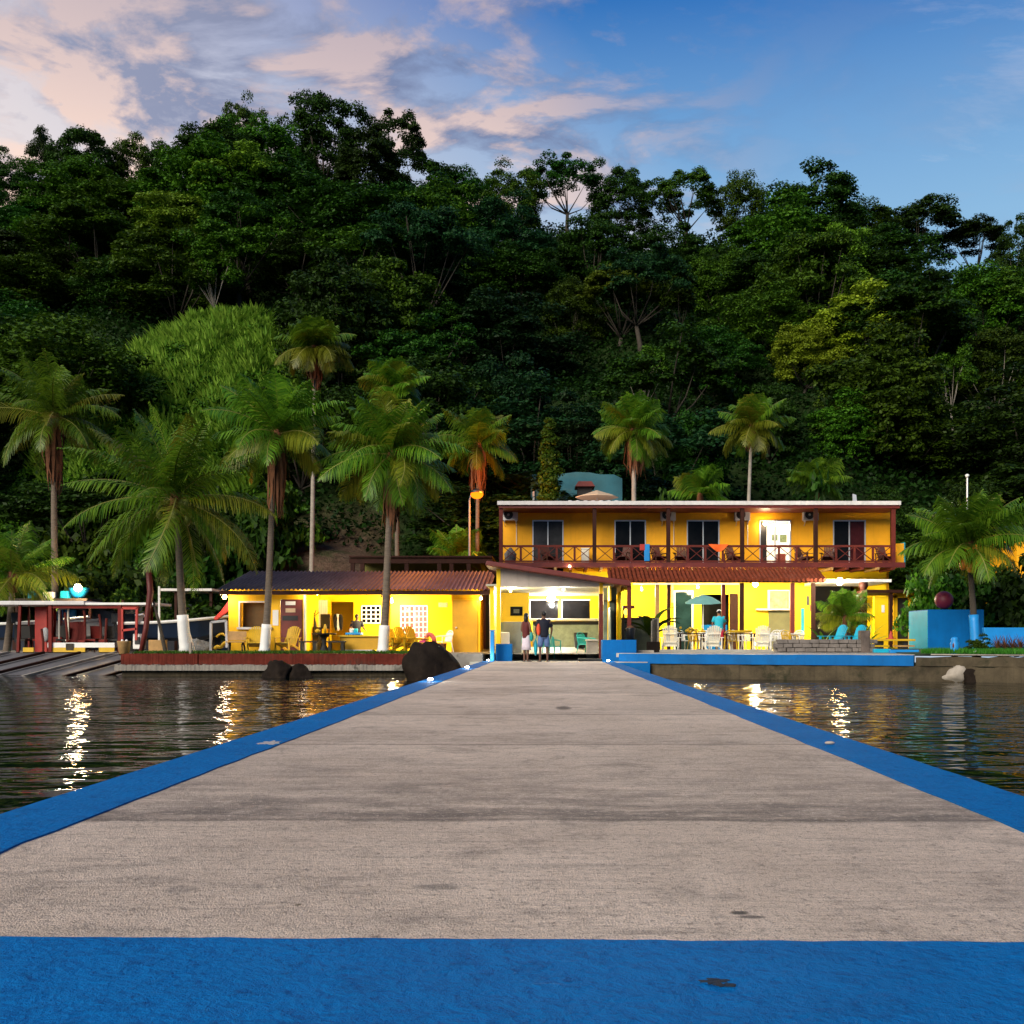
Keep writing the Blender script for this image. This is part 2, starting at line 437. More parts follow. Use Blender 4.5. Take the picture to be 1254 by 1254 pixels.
def edge_band(x0, x1, y0, y1, seed, name='painted_edge'):
    """raised painted kerb with a slightly wavering brush line"""
    r = random.Random(seed); n = 70; vs = []; fs = []
    for k in range(n+1):
        y = y0 + (y1-y0)*(k/n)**1.6
        j = [r.uniform(-1, 1)*.012 for _ in range(2)]
        xs = (x0 + (j[0] if x0 > 0 else j[0]*.4), x1 + (j[1] if x0 < 0 else j[1]*.4))
        for x, z in ((xs[0], -.18 if x0 < 0 else .0), (xs[0], .007), (xs[1], .007), (xs[1], .0 if x0 < 0 else -.18)):
            vs.append((x, y, z))
    for k in range(n):
        for i in range(3): fs.append((k*4+i, k*4+i+1, k*4+5+i, k*4+4+i))
    return MB().add(vs, fs).build(name, m_edge, pier)
edge_band(-2.345, -1.93, 2.5, 36.2, 1); edge_band(1.86, 2.262, 2.5, 36.2, 2)
r = random.Random(3)
fb = [(-2.34, 1.2), (2.26, 1.2)] + [(2.26 - 4.6*k/60, 2.545 - .0185*(2.26-4.6*k/60) + r.uniform(-1, 1)*.006) for k in range(61)]
MB().prismz(fb, .0005, .0065).build('painted_band', m_edge, pier)
m_chip = M('bare_dark_chip', (.012, .022, .04), .9, .5, 20, .6)
m_chipl = M('pale_flaked_paint', (.42, .38, .36), .85, .4, 20, .4)
def blot(px, py, rx, ry, z, mat, name, seed, n=22):
    r = random.Random(seed); Y = EYE*1254/(py-784); x = X(px, Y)
    p = []
    for k in range(n):
        a = 2*math.pi*k/n; q = r.uniform(.45, 1.15)
        p.append((x + math.cos(a)*rx*q, Y + math.sin(a)*ry*q))
    return MB().prismz(p, z-.0009, z+.0009).build(name, mat, pier)
blot(875, 1206, .035, .022, .0078, m_chip, 'paint_chip', 1); blot(888, 1211, .026, .012, .0080, m_chip, 'paint_chip', 5)
blot(330, 911, .09, .16, .0085, m_chipl, 'paint_chip', 9)
m_stain = M('old_oil_stain', (.19, .15, .12), .8, .4, 8, .2)
sh = MB().ball((0, 0, 0), .036, .022, .012, 12, 8).build('shell', m_palerock, loc=(X(1016, 7.3), 7.3, .019), smooth=True)
tag(sh, 'small pale shell lying on the right blue pier edge', 'shell')

def watermat():
    m, t = newmat('sea_water')
    tc = t.n('ShaderNodeTexCoord').outputs['Object']
    b = t.n('ShaderNodeBsdfPrincipled')
    b.inputs['Base Color'].default_value = (.001, .005, .004, 1)
    b.inputs['Roughness'].default_value = .035; b.inputs['IOR'].default_value = 1.22
    w1 = t.noise(t.mapv(tc, (.50, 1.0, 1), (0, 0, .10)), .55, 2, .5, .5)
    w2 = t.noise(t.mapv(tc, (.58, 1.0, 1), (0, 0, -.16)), 1.9, 2, .5, .5)
    w3 = t.noise(t.mapv(tc, (.6, 1.0, 1)), 6, 2, .5, .3)
    h = t.math('ADD', t.math('MULTIPLY', w1, 1.9), t.math('ADD', t.math('MULTIPLY', w2, 1.15), t.math('MULTIPLY', w3, .13)))
    t.l(t.bump(h, 1.0, .062), b.inputs['Normal'])
    finish(t, b.outputs[0]); return m
wat = MB().add([(-400,-400,WZ),(400,-400,WZ),(400,60,WZ),(-400,60,WZ)], [(0,1,2,3)]).build('sea_water', watermat())
tag(wat, kind='structure')

RIDGE = [(-300,255),(-120,225),(0,195),(55,160),(110,152),(170,165),(230,168),(300,135),(380,112),(450,128),(500,150),(530,185),(541,222),(575,208),(650,198),(700,194),(790,207),(850,216),(950,208),(1000,205),(1055,212),(1085,258),(1130,252),(1180,272),(1254,268),(1400,300),(1600,345)]
def ridge_py(px): return np.interp(px, [a for a, b in RIDGE], [b for a, b in RIDGE])
YR = 120.0
def hill(x, y):
    x = np.asarray(x, float); y = np.asarray(y, float)
    px = 672 + 1254*x/np.maximum(np.clip(y, 80, YR), 1)
    top = EYE + (784 - ridge_py(px))*YR/1254 - 10.5
    # smooth the ridge over its neighbours so that single crowns make the skyline
    top = (top + EYE + (784-ridge_py(px-70))*YR/1254-8.5 + EYE + (784-ridge_py(px+70))*YR/1254-8.5)/3
    t = np.clip((y-57)/(YR-57), 0, 1)
    h = .25 + (top-.25)*(t**.92)
    h += np.where(y > YR, -(y-YR)*.35, 0)
    w = np.clip((y-57)/8, 0, 1)
    h += w*1.1*np.sin(x*.31+y*.12)*np.sin(y*.23-x*.09)
    mx = -26.6
    h += 4.4*np.clip(1-(((x-mx)/10.5)**2 + ((y-75)/10.5)**2), 0, 1)**.7
    h += 2.2*np.exp(-(((x+13)/4)**2 + ((y-60)/2.5)**2))
    return np.maximum(h, .25)
RW = ((3.4, 35.6), (30.0, 24.4))          # the right sea wall runs from the pier towards the camera
def shore(x):
    if x < -16.6: return 43.0
    if x < 2.4: return 37.3
    return max(20, 35.75 + (RW[1][1]-RW[0][1])/(RW[1][0]-RW[0][0])*(x-3.4)) + .25
def groundmat():
    m, t = newmat('earth')
    p = t.n('ShaderNodeNewGeometry').outputs['Position']
    s = t.n('ShaderNodeSeparateXYZ'); t.l(p, s.inputs[0])
    n = t.noise(p, .5, 8, .7); f = t.noise(p, 5, 6, .7, .6)
    earth = t.mix(t.mr(f, .3, .7), (.05, .032, .022), (.17, .115, .08))
    green = t.mix(t.mr(f, .3, .7), (.010, .022, .006), (.03, .055, .014))
    pave = t.mix(t.mr(t.noise(p, 2, 6, .6), .3, .7), (.22, .2, .17), (.34, .31, .27))
    hillf = t.mr(s.outputs[2], .26, .8)
    c = t.mix(hillf, pave, green)
    mx = t.math('MULTIPLY', t.mr(t.math('ABSOLUTE', t.math('ADD', s.outputs[0], 13.2)), 4.2, 2.0), t.mr(s.outputs[2], 10, 6.5))
    c = t.mix(t.math('MULTIPLY', t.math('MULTIPLY', mx, hillf), t.mr(n, .3, .5)), c, earth)
    b = t.n('ShaderNodeBsdfPrincipled'); t.l(c, b.inputs['Base Color']); b.inputs['Roughness'].default_value = .9
    b.inputs['Specular IOR Level'].default_value = .1
    t.l(t.bump(f, .8, .2), b.inputs['Normal'])
    finish(t, b.outputs[0]); return m
xs = np.concatenate([np.linspace(-260, -75, 20), np.linspace(-72, -17, 62), [-16.61, -16.59], np.linspace(-16, 2.39, 26), [2.41], np.linspace(3.4, 75, 80), np.linspace(80, 260, 20)])
rows = 110
vs = np.zeros((len(xs), rows, 3)); 
for i, x in enumerate(xs):
    y0 = shore(x)
    ys = np.concatenate([np.linspace(y0, 56, 18), np.linspace(57, 150, 80), np.linspace(155, 420, rows-98)])
    vs[i, :, 0] = x; vs[i, :, 1] = ys; vs[i, :, 2] = hill(np.full(rows, x), ys)
idx = np.arange(len(xs)*rows).reshape(len(xs), rows)
q = np.stack([idx[:-1,:-1], idx[1:,:-1], idx[1:,1:], idx[:-1,1:]], -1).reshape(-1, 4)
gr = link('ground', npmesh('ground', vs.reshape(-1, 3), q, groundmat(), smooth=True)); tag(gr, kind='structure')

# ------------------------------------------------------------------ foliage
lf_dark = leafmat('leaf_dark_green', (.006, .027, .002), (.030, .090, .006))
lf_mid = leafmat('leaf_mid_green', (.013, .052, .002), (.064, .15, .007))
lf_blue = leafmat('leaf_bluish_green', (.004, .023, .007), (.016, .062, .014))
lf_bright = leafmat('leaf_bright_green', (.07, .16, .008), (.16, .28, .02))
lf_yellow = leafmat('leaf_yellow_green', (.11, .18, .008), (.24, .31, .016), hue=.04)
lf_grass = leafmat('grass_blade', (.08, .19, .012), (.20, .33, .035), .6, .2, .3)
lf_lawn = leafmat('lawn_blade', (.02, .09, .006), (.05, .16, .012), .6, .2, .3)
lf_palm = leafmat('palm_leaflet', (.045, .14, .008), (.15, .28, .016), .4, .3, .35, .06, (.7, 1.05))
lf_palmy = leafmat('palm_leaflet_yellowing', (.09, .125, .007), (.20, .22, .016), .4, .3, .35, .06, (.7, 1.05))
m_rachis = M('palm_frond_stalk', (.17, .17, .03), .5, .2, 6, 0)
LEAF = {'dark': lf_dark, 'mid': lf_mid, 'blue': lf_blue, 'bright': lf_bright, 'yellow': lf_yellow}

def leaves_np(rng, centres, rads, per, L, out_w=.6, up_w=.55, rand_w=.42, droop=0, flat=.75):
    """leaf diamonds on the upper shells of many small clumps: (verts, quads)"""
    n = len(centres)*per
    c = np.repeat(centres, per, 0); rr = np.repeat(rads, per)
    d = rng.normal(size=(n, 3)); d /= np.linalg.norm(d, axis=1)[:, None]
    d[:, 2] = np.where(d[:, 2] < -.25, -d[:, 2]*.6, d[:, 2])
    rad = rr*rng.uniform(.55, 1.08, n)
    pos = c + d*rad[:, None]*np.array([1, 1, flat])
    nrm = d*out_w + np.array([0, 0, 1])*up_w + rng.normal(size=(n, 3))*rand_w
    nrm /= np.linalg.norm(nrm, axis=1)[:, None]
    t = rng.normal(size=(n, 3)); t[:, 2] -= droop
    t -= nrm*(t*nrm).sum(1)[:, None]; t /= np.linalg.norm(t, axis=1)[:, None]
    b = np.cross(nrm, t)
    ln = (L*rng.uniform(.6, 1.35, n))[:, None]
    v = np.stack([pos - t*ln*.5, pos + b*ln*.3 - nrm*ln*.08, pos + t*ln*.5 - nrm*ln*.1, pos - b*ln*.3 - nrm*ln*.08], 1).reshape(-1, 3)
    return v, np.arange(n*4).reshape(n, 4)

def make_crown(seed, style):
    """tree crown and trunk about 12 m tall, 10 m wide, standing on the origin"""
    rng = np.random.default_rng(seed)
    P = dict(round=(90, 5.0, 5.4, 6.2, 1.25, 270, .30), umbrella=(90, 5.3, 2.9, 8.6, 1.15, 250, .29), draped=(88, 4.7, 5.7, 6.0, 1.1, 240, .30),
             airy=(52, 4.9, 4.2, 7.5, 1.0, 240, .29), heavy=(115, 5.2, 5.6, 6.1, 1.15, 260, .30), slender=(30, 2.7, 3.8, 8.0, .95, 220, .29))[style]
    K, rx, rz, cz, cr, per, L = P
    cs = []
    while len(cs) < K:
        d = rng.normal(size=3); d /= np.linalg.norm(d)
        if d[2] < (-.8 if style in ('draped', 'heavy', 'round') else -.3): continue
        k = rng.uniform(.62, 1.0)*(1 + .16*math.sin(3*math.atan2(d[1], d[0]) + seed))
        cs.append(np.array([d[0]*rx*k, d[1]*rx*k, cz + d[2]*rz*k]))
    cs = np.array(cs); rads = cr*rng.uniform(.65, 1.3, K)
    if style == 'draped':            # curtains of creeper hanging from the crown
        ex = []; er = []
        for c in cs[::2]:
            for j in range(4):
                ex.append(c + np.array([rng.normal()*.25, rng.normal()*.25, -.85*(j+1)])); er.append(.62 - .07*j)
        ex = np.array(ex); ok = ex[:, 2] > .6
        v1, q1 = leaves_np(rng, cs, rads, per, L)
        v2, q2 = leaves_np(rng, ex[ok], np.array(er)[ok], 55, L*.9, .7, .15, .5, 1.2, 1.2)
        v = np.concatenate([v1, v2]); q = np.concatenate([q1, q2+len(v1)])
    else:
        v, q = leaves_np(rng, cs, rads, per, L, flat=.55 if style == 'umbrella' else .78)
    tb = MB()
    r0 = .26 if style != 'slender' else .15
    fork = cz - rz*(.9 if style != 'umbrella' else 2.2)
    lean = rng.normal(size=2)*.35
    tb.tube([(0, 0, -1.5), (lean[0]*.3, lean[1]*.3, fork*.5), (lean[0], lean[1], fork)], [r0*1.35, r0, r0*.8], 7)
    sel = rng.choice(K, min(K, 10), replace=False)
    for i in sel:
        c = cs[i]; mid = np.array([lean[0], lean[1], fork])*.45 + c*.55 + np.array([0, 0, -.5])
        tb.tube([(lean[0], lean[1], fork-.1), tuple(mid + rng.normal(size=3)*.15), tuple(c)], [r0*.42, r0*.22, r0*.07], 5)
    return npmesh('crown', v, q, lf_dark), tb
TREES = {}
for kind, seeds in dict(round=(1, 2, 3), umbrella=(4, 5), draped=(6, 7), airy=(8, 9, 10), heavy=(11, 12, 13), slender=(14, 15)).items():
    TREES[kind] = []
    for s_ in seeds:
        cm, tb = make_crown(s_*17+3, kind)
        me = bpy.data.meshes.new('trunk'); me.from_pydata(tb.v, [], tb.f); me.materials.append(m_barkd)
        me.polygons.foreach_set('use_smooth', [True]*len(tb.f))
        TREES[kind].append((cm, me))
TREE_AT = []
def tree(px, top, wpx, Y, kind, leaf, label, group='forest trees on the hillside', bark=None, hmin=6, rr=None):
    rr = rr or rnd
    x = X(px, Y); zb = float(hill(x, Y)) - .3
    h = max(Z(top, Y) - zb, hmin)
    cm, tm = rr.choice(TREES[kind])
    name = {'round':'rainforest_tree','umbrella':'umbrella_tree','draped':'creeper_draped_tree','airy':'airy_tree','heavy':'rainforest_tree','slender':'slender_tree'}[kind]
    o = thing(name, label, 'tree', (x, Y, zb), group)
    full = {'round':5.6,'umbrella':5.9,'draped':5.2,'airy':5.5,'heavy':6.0,'slender':3.2}[kind]
    sxy = S(wpx, Y)/2/full; sz = h/12.2
    o.scale = (sxy, sxy, sz); o.rotation_euler = (0, 0, rr.uniform(0, 6.28))
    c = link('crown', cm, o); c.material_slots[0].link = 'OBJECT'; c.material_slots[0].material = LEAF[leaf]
    tr = link('trunk', tm, o)
    if bark: tr.material_slots[0].link = 'OBJECT'; tr.material_slots[0].material = bark
    TREE_AT.append((px, top, wpx, Y)); return o
NAMED = [
 # px, top, width, Y, kind, leaf, label
 (14,186,74,118,'round','dark','dark tree on the ridge at the far left edge of the forest'),
 (58,158,60,119,'heavy','dark','small dark dome shoulder left of the domed ridge tree'),
 (106,150,104,116,'heavy','dark','dark domed tree standing tall on the left ridge under pink cloud'),
 (170,165,72,118,'round','mid','mid green tree on the ridge right of the dark domed tree'),
 (222,166,90,116,'round','dark','wide flat-topped dark tree on the ridge left of the feathery tree'),
 (297,118,66,121,'airy','mid','small feathery tree poking above the ridge left of the tallest crown'),
 (318,140,130,110,'heavy','mid','broad mid green tree just below the feathery ridge tree'),
 (398,109,112,115,'heavy','dark','tallest dark tree on the ridge, peak of the whole skyline'),
 (482,140,104,117,'airy','dark','see-through tree on the right shoulder of the tallest crown'),
 (452,165,110,108,'draped','dark','dark creeper-hung tree under the see-through ridge tree'),
 (350,200,170,101,'heavy','dark','huge dark spreading tree filling the slope below the peak'),
 (470,230,150,98,'round','dark','dark round tree in the shade beneath the tallest crown'),
 (576,208,90,118,'round','dark','rounded tree right of the sky notch in the ridge'),
 (628,202,84,117,'round','mid','mid green ridge tree left of the twiggy crown'),
 (694,188,104,118,'airy','dark','twiggy ridge tree with bare sprigs sticking out of its top'),
 (762,203,92,119,'heavy','dark','dense dark ridge tree right of the twiggy crown'),
 (838,213,112,118,'airy','mid','thin mid green ridge tree with sky showing through its middle'),
 (908,212,80,118,'round','mid','bright-edged ridge tree beside the creeper-draped giant'),
 (1000,205,140,111,'draped','dark','giant dark tree draped with hanging creepers on the right ridge'),
 (955,240,140,105,'draped','mid','mid green creeper curtain tree below the draped giant'),
 (1055,300,110,104,'draped','dark','shadowy creeper-hung tree at the foot of the draped giant'),
 (1124,248,124,118,'umbrella','dark','layered umbrella tree on the right ridge with sky under its canopy'),
 (1192,272,100,119,'umbrella','dark','small umbrella tree in the right ridge beside the sky gap'),
 (1246,264,76,108,'airy','dark','open branching tree at the right edge with pale limbs against sky'),
 (1062,350,176,84,'heavy','yellow','big sunlit yellow-green tree above the right end of the hotel'),
 (985,392,90,82,'round','yellow','yellow-green side crown left of the big sunlit tree'),
 (1108,470,150,74,'heavy','mid','full mid green tree under the big yellow-green tree'),
 (1040,500,110,72,'draped','mid','green creeper-draped tree between hotel roof and sunlit tree'),
 (1205,326,130,94,'round','mid','mid green tree below the sky gap on the far right'),
 (1222,395,120,84,'heavy','mid','broad tree with pale trunk near the right edge, halfway up'),
 (1168,420,60,78,'slender','mid','slender pale-trunked tree right of the sunlit yellow-green tree'),
 (1225,500,120,72,'round','dark','dark tree low at the right edge above the palm with orange coconuts'),
 (228,236,152,97,'heavy','bright','bright green tree catching light below the left ridge'),
 (178,275,90,95,'round','bright','smaller bright green crown left of the brightest slope tree'),
 (266,298,66,86,'slender','mid','thin pale leaning tree on the slope above the grassy mound'),
 (758,334,124,90,'umbrella','bright','light green spreading tree halfway up the middle of the slope'),
 (832,332,62,88,'slender','mid','slim tree with open crown right of the light green spreading tree'),
 (700,342,90,91,'round','mid','mid green tree left of the light green spreading tree'),
 (618,436,150,72,'heavy','blue','big dark blue-green dome above the street lamp palm'),
 (545,470,90,70,'round','blue','dark bluish tree left of the big dome'),
 (930,350,130,88,'round','mid','mid green rounded tree under the creeper curtain'),
 (878,402,110,83,'round','dark','dark tree above the fourth balcony door, halfway up'),
 (790,420,60,74,'slender','mid','slender tree with bare pale stem above the second balcony door'),
 (78,292,150,101,'umbrella','mid','layered mid green tree on the upper left slope'),
 (40,345,140,92,'round','mid','round mid green tree at the left edge below the layered tree'),
 (28,408,110,78,'round','dark','dark tree at left edge just above the left palm'),
 (150,330,110,90,'round','dark','dark tree above the left flank of the grassy mound'),
 (60,250,120,108,'heavy','dark','dark tree right below the far left ridge'),
 (150,215,130,108,'round','mid','mid green tree below the domed ridge tree'),
 (370,330,120,90,'round','dark','black-green tree behind the tall leaning palm'),
 (450,350,120,88,'round','blue','bluish tree in the dark hollow below the peak'),
 (520,300,110,95,'round','blue','bluish tree beneath the sky notch'),
 (560,385,110,82,'umbrella','dark','layered dark tree above the blue-green dome'),
 (640,300,120,97,'round','dark','dark tree in mid slope under the rounded ridge trees'),
 (730,265,120,104,'heavy','dark','dark tree beneath the twiggy ridge crown'),
 (820,275,110,102,'draped','dark','creeper-hung tree under the thin ridge tree'),
 (885,300,90,98,'round','mid','green tree left of the creeper curtain'),
 (1140,330,110,98,'round','dark','dark tree behind the sunlit yellow-green tree'),
 (940,470,90,72,'round','dark','dark low tree beside the lone palm over the fourth balcony door'),
 (700,490,110,66,'round','blue','dark tree behind the column shaped shrub'),
 (850,500,90,66,'round','dark','dark tree low between the two palms over the roof'),
 (1190,590,110,60,'round','dark','dark bushy tree behind the palm with orange coconuts'),
 (1245,600,100,58,'heavy','mid','mid green tree beside the small yellow house at the right edge'),
 (1085,590,90,62,'heavy','dark','dark creeper covered tree at the right end of the hotel'),
]
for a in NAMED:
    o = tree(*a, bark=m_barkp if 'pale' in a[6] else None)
    h = o.scale.z*12.2; hp = h*1254/a[3]
    if a[3] < 112 and a[4] != 'slender' and h > 11:        # a lower neighbour hides the long bare trunk
        lab = 'lower crown under the ' + a[6].replace(' of the whole skyline', '').replace('small ', '')
        tree(a[0]+rnd.uniform(-.12, .12)*a[2], a[1]+hp*.46, a[2]*.95, a[3]-3.2, rnd.choice(['round', 'heavy']), a[5], ' '.join(lab.split()[:16]))
# fillers between the named crowns
LM = [(20,'the left palm'),(120,'the mound left flank'),(215,'the grassy mound'),(300,'the mound right flank'),(390,'the tall slim palm'),(480,'the small far palm'),(585,'the street lamp'),(672,'the column shrub'),(775,'the second balcony door'),(860,'the third balcony door'),(918,'the curved palm'),(1000,'the last air conditioner'),(1080,'the roof right end'),(1187,'the orange coconut palm'),(1250,'the small yellow house')]
seen = {}
for row, Y in enumerate(np.arange(60, 119, 7.0)):
    x = X(-150, Y) + (row % 2)*3.4
    while x < X(1420, Y):
        xx = x + rnd.uniform(-1.6, 1.6); yy = Y + rnd.uniform(-2.2, 2.2)
        x += 7.6 + rnd.uniform(-.5, 1.2)
        px = 672 + 1254*xx/yy
        if 105 < px < 350 and 64 < yy < 86: continue
        if -17.5 < xx < -8 and yy < 66: continue
        g = float(hill(xx, yy)); h = rnd.uniform(7.5, 11.5) if row else rnd.uniform(4.5, 7.5)
        top = 784 - (g + h - EYE)*1254/yy
        lim = float(ridge_py(px)) + 22
        if top < lim: top = lim
        w_ = rnd.uniform(9.0, 13.5)*1254/yy
        if min(math.hypot(px-a[0], (top-a[1])*.8) for a in NAMED) < 34: continue
        kind = rnd.choice(['round','round','heavy','umbrella','draped','airy'])
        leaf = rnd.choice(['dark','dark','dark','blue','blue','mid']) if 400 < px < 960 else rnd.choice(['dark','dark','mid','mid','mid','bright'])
        lev = ['at slope foot','low on slope','in second row','lower middle slope','just below halfway','halfway up','upper middle slope','high on slope','near the top','just under ridge','up at ridge'][min(row, 10)]
        a = min(LM, key=lambda q: abs(q[0]-px))[1]
        tone = {'bright':'light green','dark':'dark green','mid':'mid green','blue':'blue-green'}[leaf]
        sh_ = {'round':'round','heavy':'bushy','umbrella':'flat-topped','draped':'creeper-hung','airy':'thin-leaved'}[kind]
        lab = f'{tone} {sh_} tree {lev} above {a}'
        if px < -5 or px > 1260: lab = f'{tone} {sh_} tree {lev} beyond the {"left" if px < 0 else "right"} edge'
        k_ = seen.get(lab, 0); seen[lab] = k_+1
        if k_: lab += ', ' + ['further right', 'rightmost', 'farthest'][min(k_-1, 2)]
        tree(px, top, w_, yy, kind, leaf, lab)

# undergrowth over the whole slope
rng = np.random.default_rng(5)
n = 76000
ys = 57.5 + rng.random(n)**.8*66; xs_ = (rng.random(n)*1.32 - .66)*(ys*1254/1254) - .02*ys
keep = ~(((np.abs(xs_+13.2) < 3.2) & (ys < 62.5)) | ((((xs_+26.6)/9.5)**2 + ((ys-75)/10)**2) < .9)); xs_, ys = xs_[keep], ys[keep]
mpx = 672+1254*xs_/ys
hz = hill(xs_, ys)
cen = np.stack([xs_, ys, hz + rng.random(len(xs_))**2*1.6], 1)
v, q = leaves_np(rng, cen, np.full(len(cen), .6), 4, .36)
lf_under = leafmat('leaf_undergrowth', (.004, .018, .002), (.012, .04, .004))
tag(link('undergrowth', npmesh('undergrowth', v, q, lf_under)), 'dark green undergrowth covering the forested slope between the trees', 'undergrowth', kind='stuff')
# tall grass on the mound
n = 52000
ga = rng.uniform(0, 6.283, n); gr2 = np.sqrt(rng.random(n))*1.03
gx = -26.6 + np.cos(ga)*gr2*9.8; gy = 75 + np.sin(ga)*gr2*10.0
ok = (gy > 60); gx, gy = gx[ok], gy[ok]; n = len(gx)
gz = hill(gx, gy) - .1
pat = np.sin(gx*1.3+gy*.7)*np.sin(gy*1.1-gx*.5) + .6*np.sin(gx*2.9)*np.sin(gy*2.3+1)
L = rng.uniform(.45, 1.2, n)*(1 + .45*pat); L = np.maximum(L, .25); a = rng.uniform(0, 6.283, n); ln = rng.uniform(.15, .9, n)
dxv = np.cos(a)*ln; dyv = np.sin(a)*ln; wx = -np.sin(a)*.055; wy = np.cos(a)*.055
b0 = np.stack([gx, gy, gz], 1); tp = b0 + np.stack([dxv*L, dyv*L, L*np.sqrt(np.maximum(1-ln**2*.6, .2))], 1)
md = b0*.45 + tp*.55 + np.stack([np.zeros(n), np.zeros(n), L*.12], 1)
wv = np.stack([wx, wy, np.zeros(n)], 1)
v = np.stack([b0-wv, b0+wv, md+wv*1.3, tp, md-wv*1.3], 1).reshape(-1, 3); i0 = np.arange(n)[:, None]*5
tag(link('tall_grass', npmesh('tall_grass', v, i0 + np.arange(5), lf_grass)), 'tall yellow-green grass covering the rounded mound behind the left palms', 'grass', kind='stuff')
# creepers and low scrub between the grass of the mound
nb_ = 330
bx = -26.6 + rng.normal(size=nb_)*6.0; by = 68 + rng.normal(size=nb_)*4.5
ok = (by > 60) & (by < 84); bx, by = bx[ok], by[ok]
cen = np.stack([bx, by, hill(bx, by) + .2], 1)
v, q = leaves_np(rng, cen, rng.uniform(.35, 1.0, len(bx)), 130, .30)
tag(link('scrub', npmesh('scrub', v, q, lf_mid)), 'low scrub and creepers growing through the tall grass of the mound', 'scrub', kind='stuff')
def lawn(name, n, fx, zt, label, mat=lf_lawn, h=.09):
    p = np.array([fx() for _ in range(n)])
    a = rng.uniform(0, 6.283, n); L = h*rng.uniform(.5, 1.5, n)
    b0 = np.stack([p[:, 0], p[:, 1], np.full(n, zt)], 1)
    wv = np.stack([np.cos(a), np.sin(a), np.zeros(n)], 1)*.022
    tp = b0 + np.stack([rng.normal(size=n)*.03, rng.normal(size=n)*.03, L], 1)
    v = np.stack([b0-wv, b0+wv, tp], 1).reshape(-1, 3)
    tag(link(name, npmesh(name, v, np.arange(n*3).reshape(n, 3), mat)), label, 'grass', kind='stuff')

# ------------------------------------------------------------------ palms
def palm_crown(seed, nf=26, L=3.6, droop=1.9, lo=-35, hi=85, nl=44, leaf=.95, yellow=.25):
    """crown of arching feather fronds around the origin; material 0 leaflets, 1 stalks, 2 yellowing leaflets"""
    r = np.random.default_rng(seed); V = []; Q = []; MI = []; nv = 0; nf = int(nf*1.15)
    for k in range(nf):
        u = ((k + .5)/nf)
        az = k*2.39996 + r.normal()*.22
        e0 = R(lo + (hi-lo)*(u**.8)) + r.normal()*.08
        Lf = 1.22*L*(r.uniform(.85, 1.1))*(.8 + .2*math.sin(math.pi*min(u*1.15, 1)))
        dr = droop*(.80-.58*u)*r.uniform(.75, 1.25)
        ns = nl; s = np.linspace(0, 1, ns)
        el = e0 - dr*(s**1.35)*.8
        el = np.maximum(el, -1.45)
        ds = Lf/(ns-1)
        hr = np.concatenate([[0], np.cumsum(np.cos(el[:-1])*ds)]); vz = np.concatenate([[0], np.cumsum(np.sin(el[:-1])*ds)])
        sway = .12*Lf*(s**2)*r.normal()
        ca, sa = math.cos(az), math.sin(az)
        P = np.stack([hr*ca - sway*sa, hr*sa + sway*ca, vz], 1)
        T = np.gradient(P, axis=0); T /= np.linalg.norm(T, axis=1)[:, None]
        tw = r.normal()*.35
        side = np.array([-sa, ca, 0.0]); 
        side = np.repeat(side[None], ns, 0); side -= T*(side*T).sum(1)[:, None]; side /= np.linalg.norm(side, axis=1)[:, None]
        up = np.cross(T, side); up = np.where(up[:, 2:3] < 0, -up, up)
        s2 = side*math.cos(tw) + up*math.sin(tw)
        wd = (.045*(1-s) + .012)[:, None]
        # stalk: flat ribbon ridge
        rv = np.stack([P - s2*wd*.7, P + up*wd*.6, P + s2*wd*.7], 1).reshape(-1, 3)
        V.append(rv); 
        for i in range(ns-1):
            a = nv + i*3
            Q += [(a, a+1, a+4, a+3), (a+1, a+2, a+5, a+4)]; MI += [1, 1]
        nv += len(rv)
        yel = 2 if r.random() < (yellow if u < .45 else yellow*.25) else 0
        for sg in (1, -1):
            i = np.arange(int(ns*.1), ns); si = s[i]
            ll = leaf*np.clip(np.sin(np.pi*np.clip(si*.93+.10, 0, 1))**.6, .12, 1)*r.uniform(.85, 1.15, len(i))
            hang = r.uniform(.2, 1.0, len(i)) + .45*(1-u)
            d1 = s2[i]*sg*.8 + T[i]*.55 + up[i]*.12; d1[:, 2] -= hang*.35
            d1 /= np.linalg.norm(d1, axis=1)[:, None]
            d2 = d1.copy(); d2[:, 2] -= .35 + hang; d2 /= np.linalg.norm(d2, axis=1)[:, None]
            wv = T[i]*(.022 + .012*r.random(len(i)))[:, None]*(leaf/.9)
            p0 = P[i]; p1 = p0 + d1*ll[:, None]*.55; p2 = p1 + d2*ll[:, None]*.5
            lv = np.stack([p0-wv*.6, p0+wv*.6, p1+wv, p1-wv, p2+wv*.25, p2-wv*.25], 1).reshape(-1, 3)
            V.append(lv); m_ = len(i)
            for j in range(m_):
                a = nv + j*6
                Q += [(a, a+1, a+2, a+3), (a+3, a+2, a+4, a+5)]; MI += [yel, yel]
            nv += m_*6
    return npmesh('crown', np.concatenate(V), np.array(Q), [lf_palm, m_rachis, lf_palmy], midx=MI)
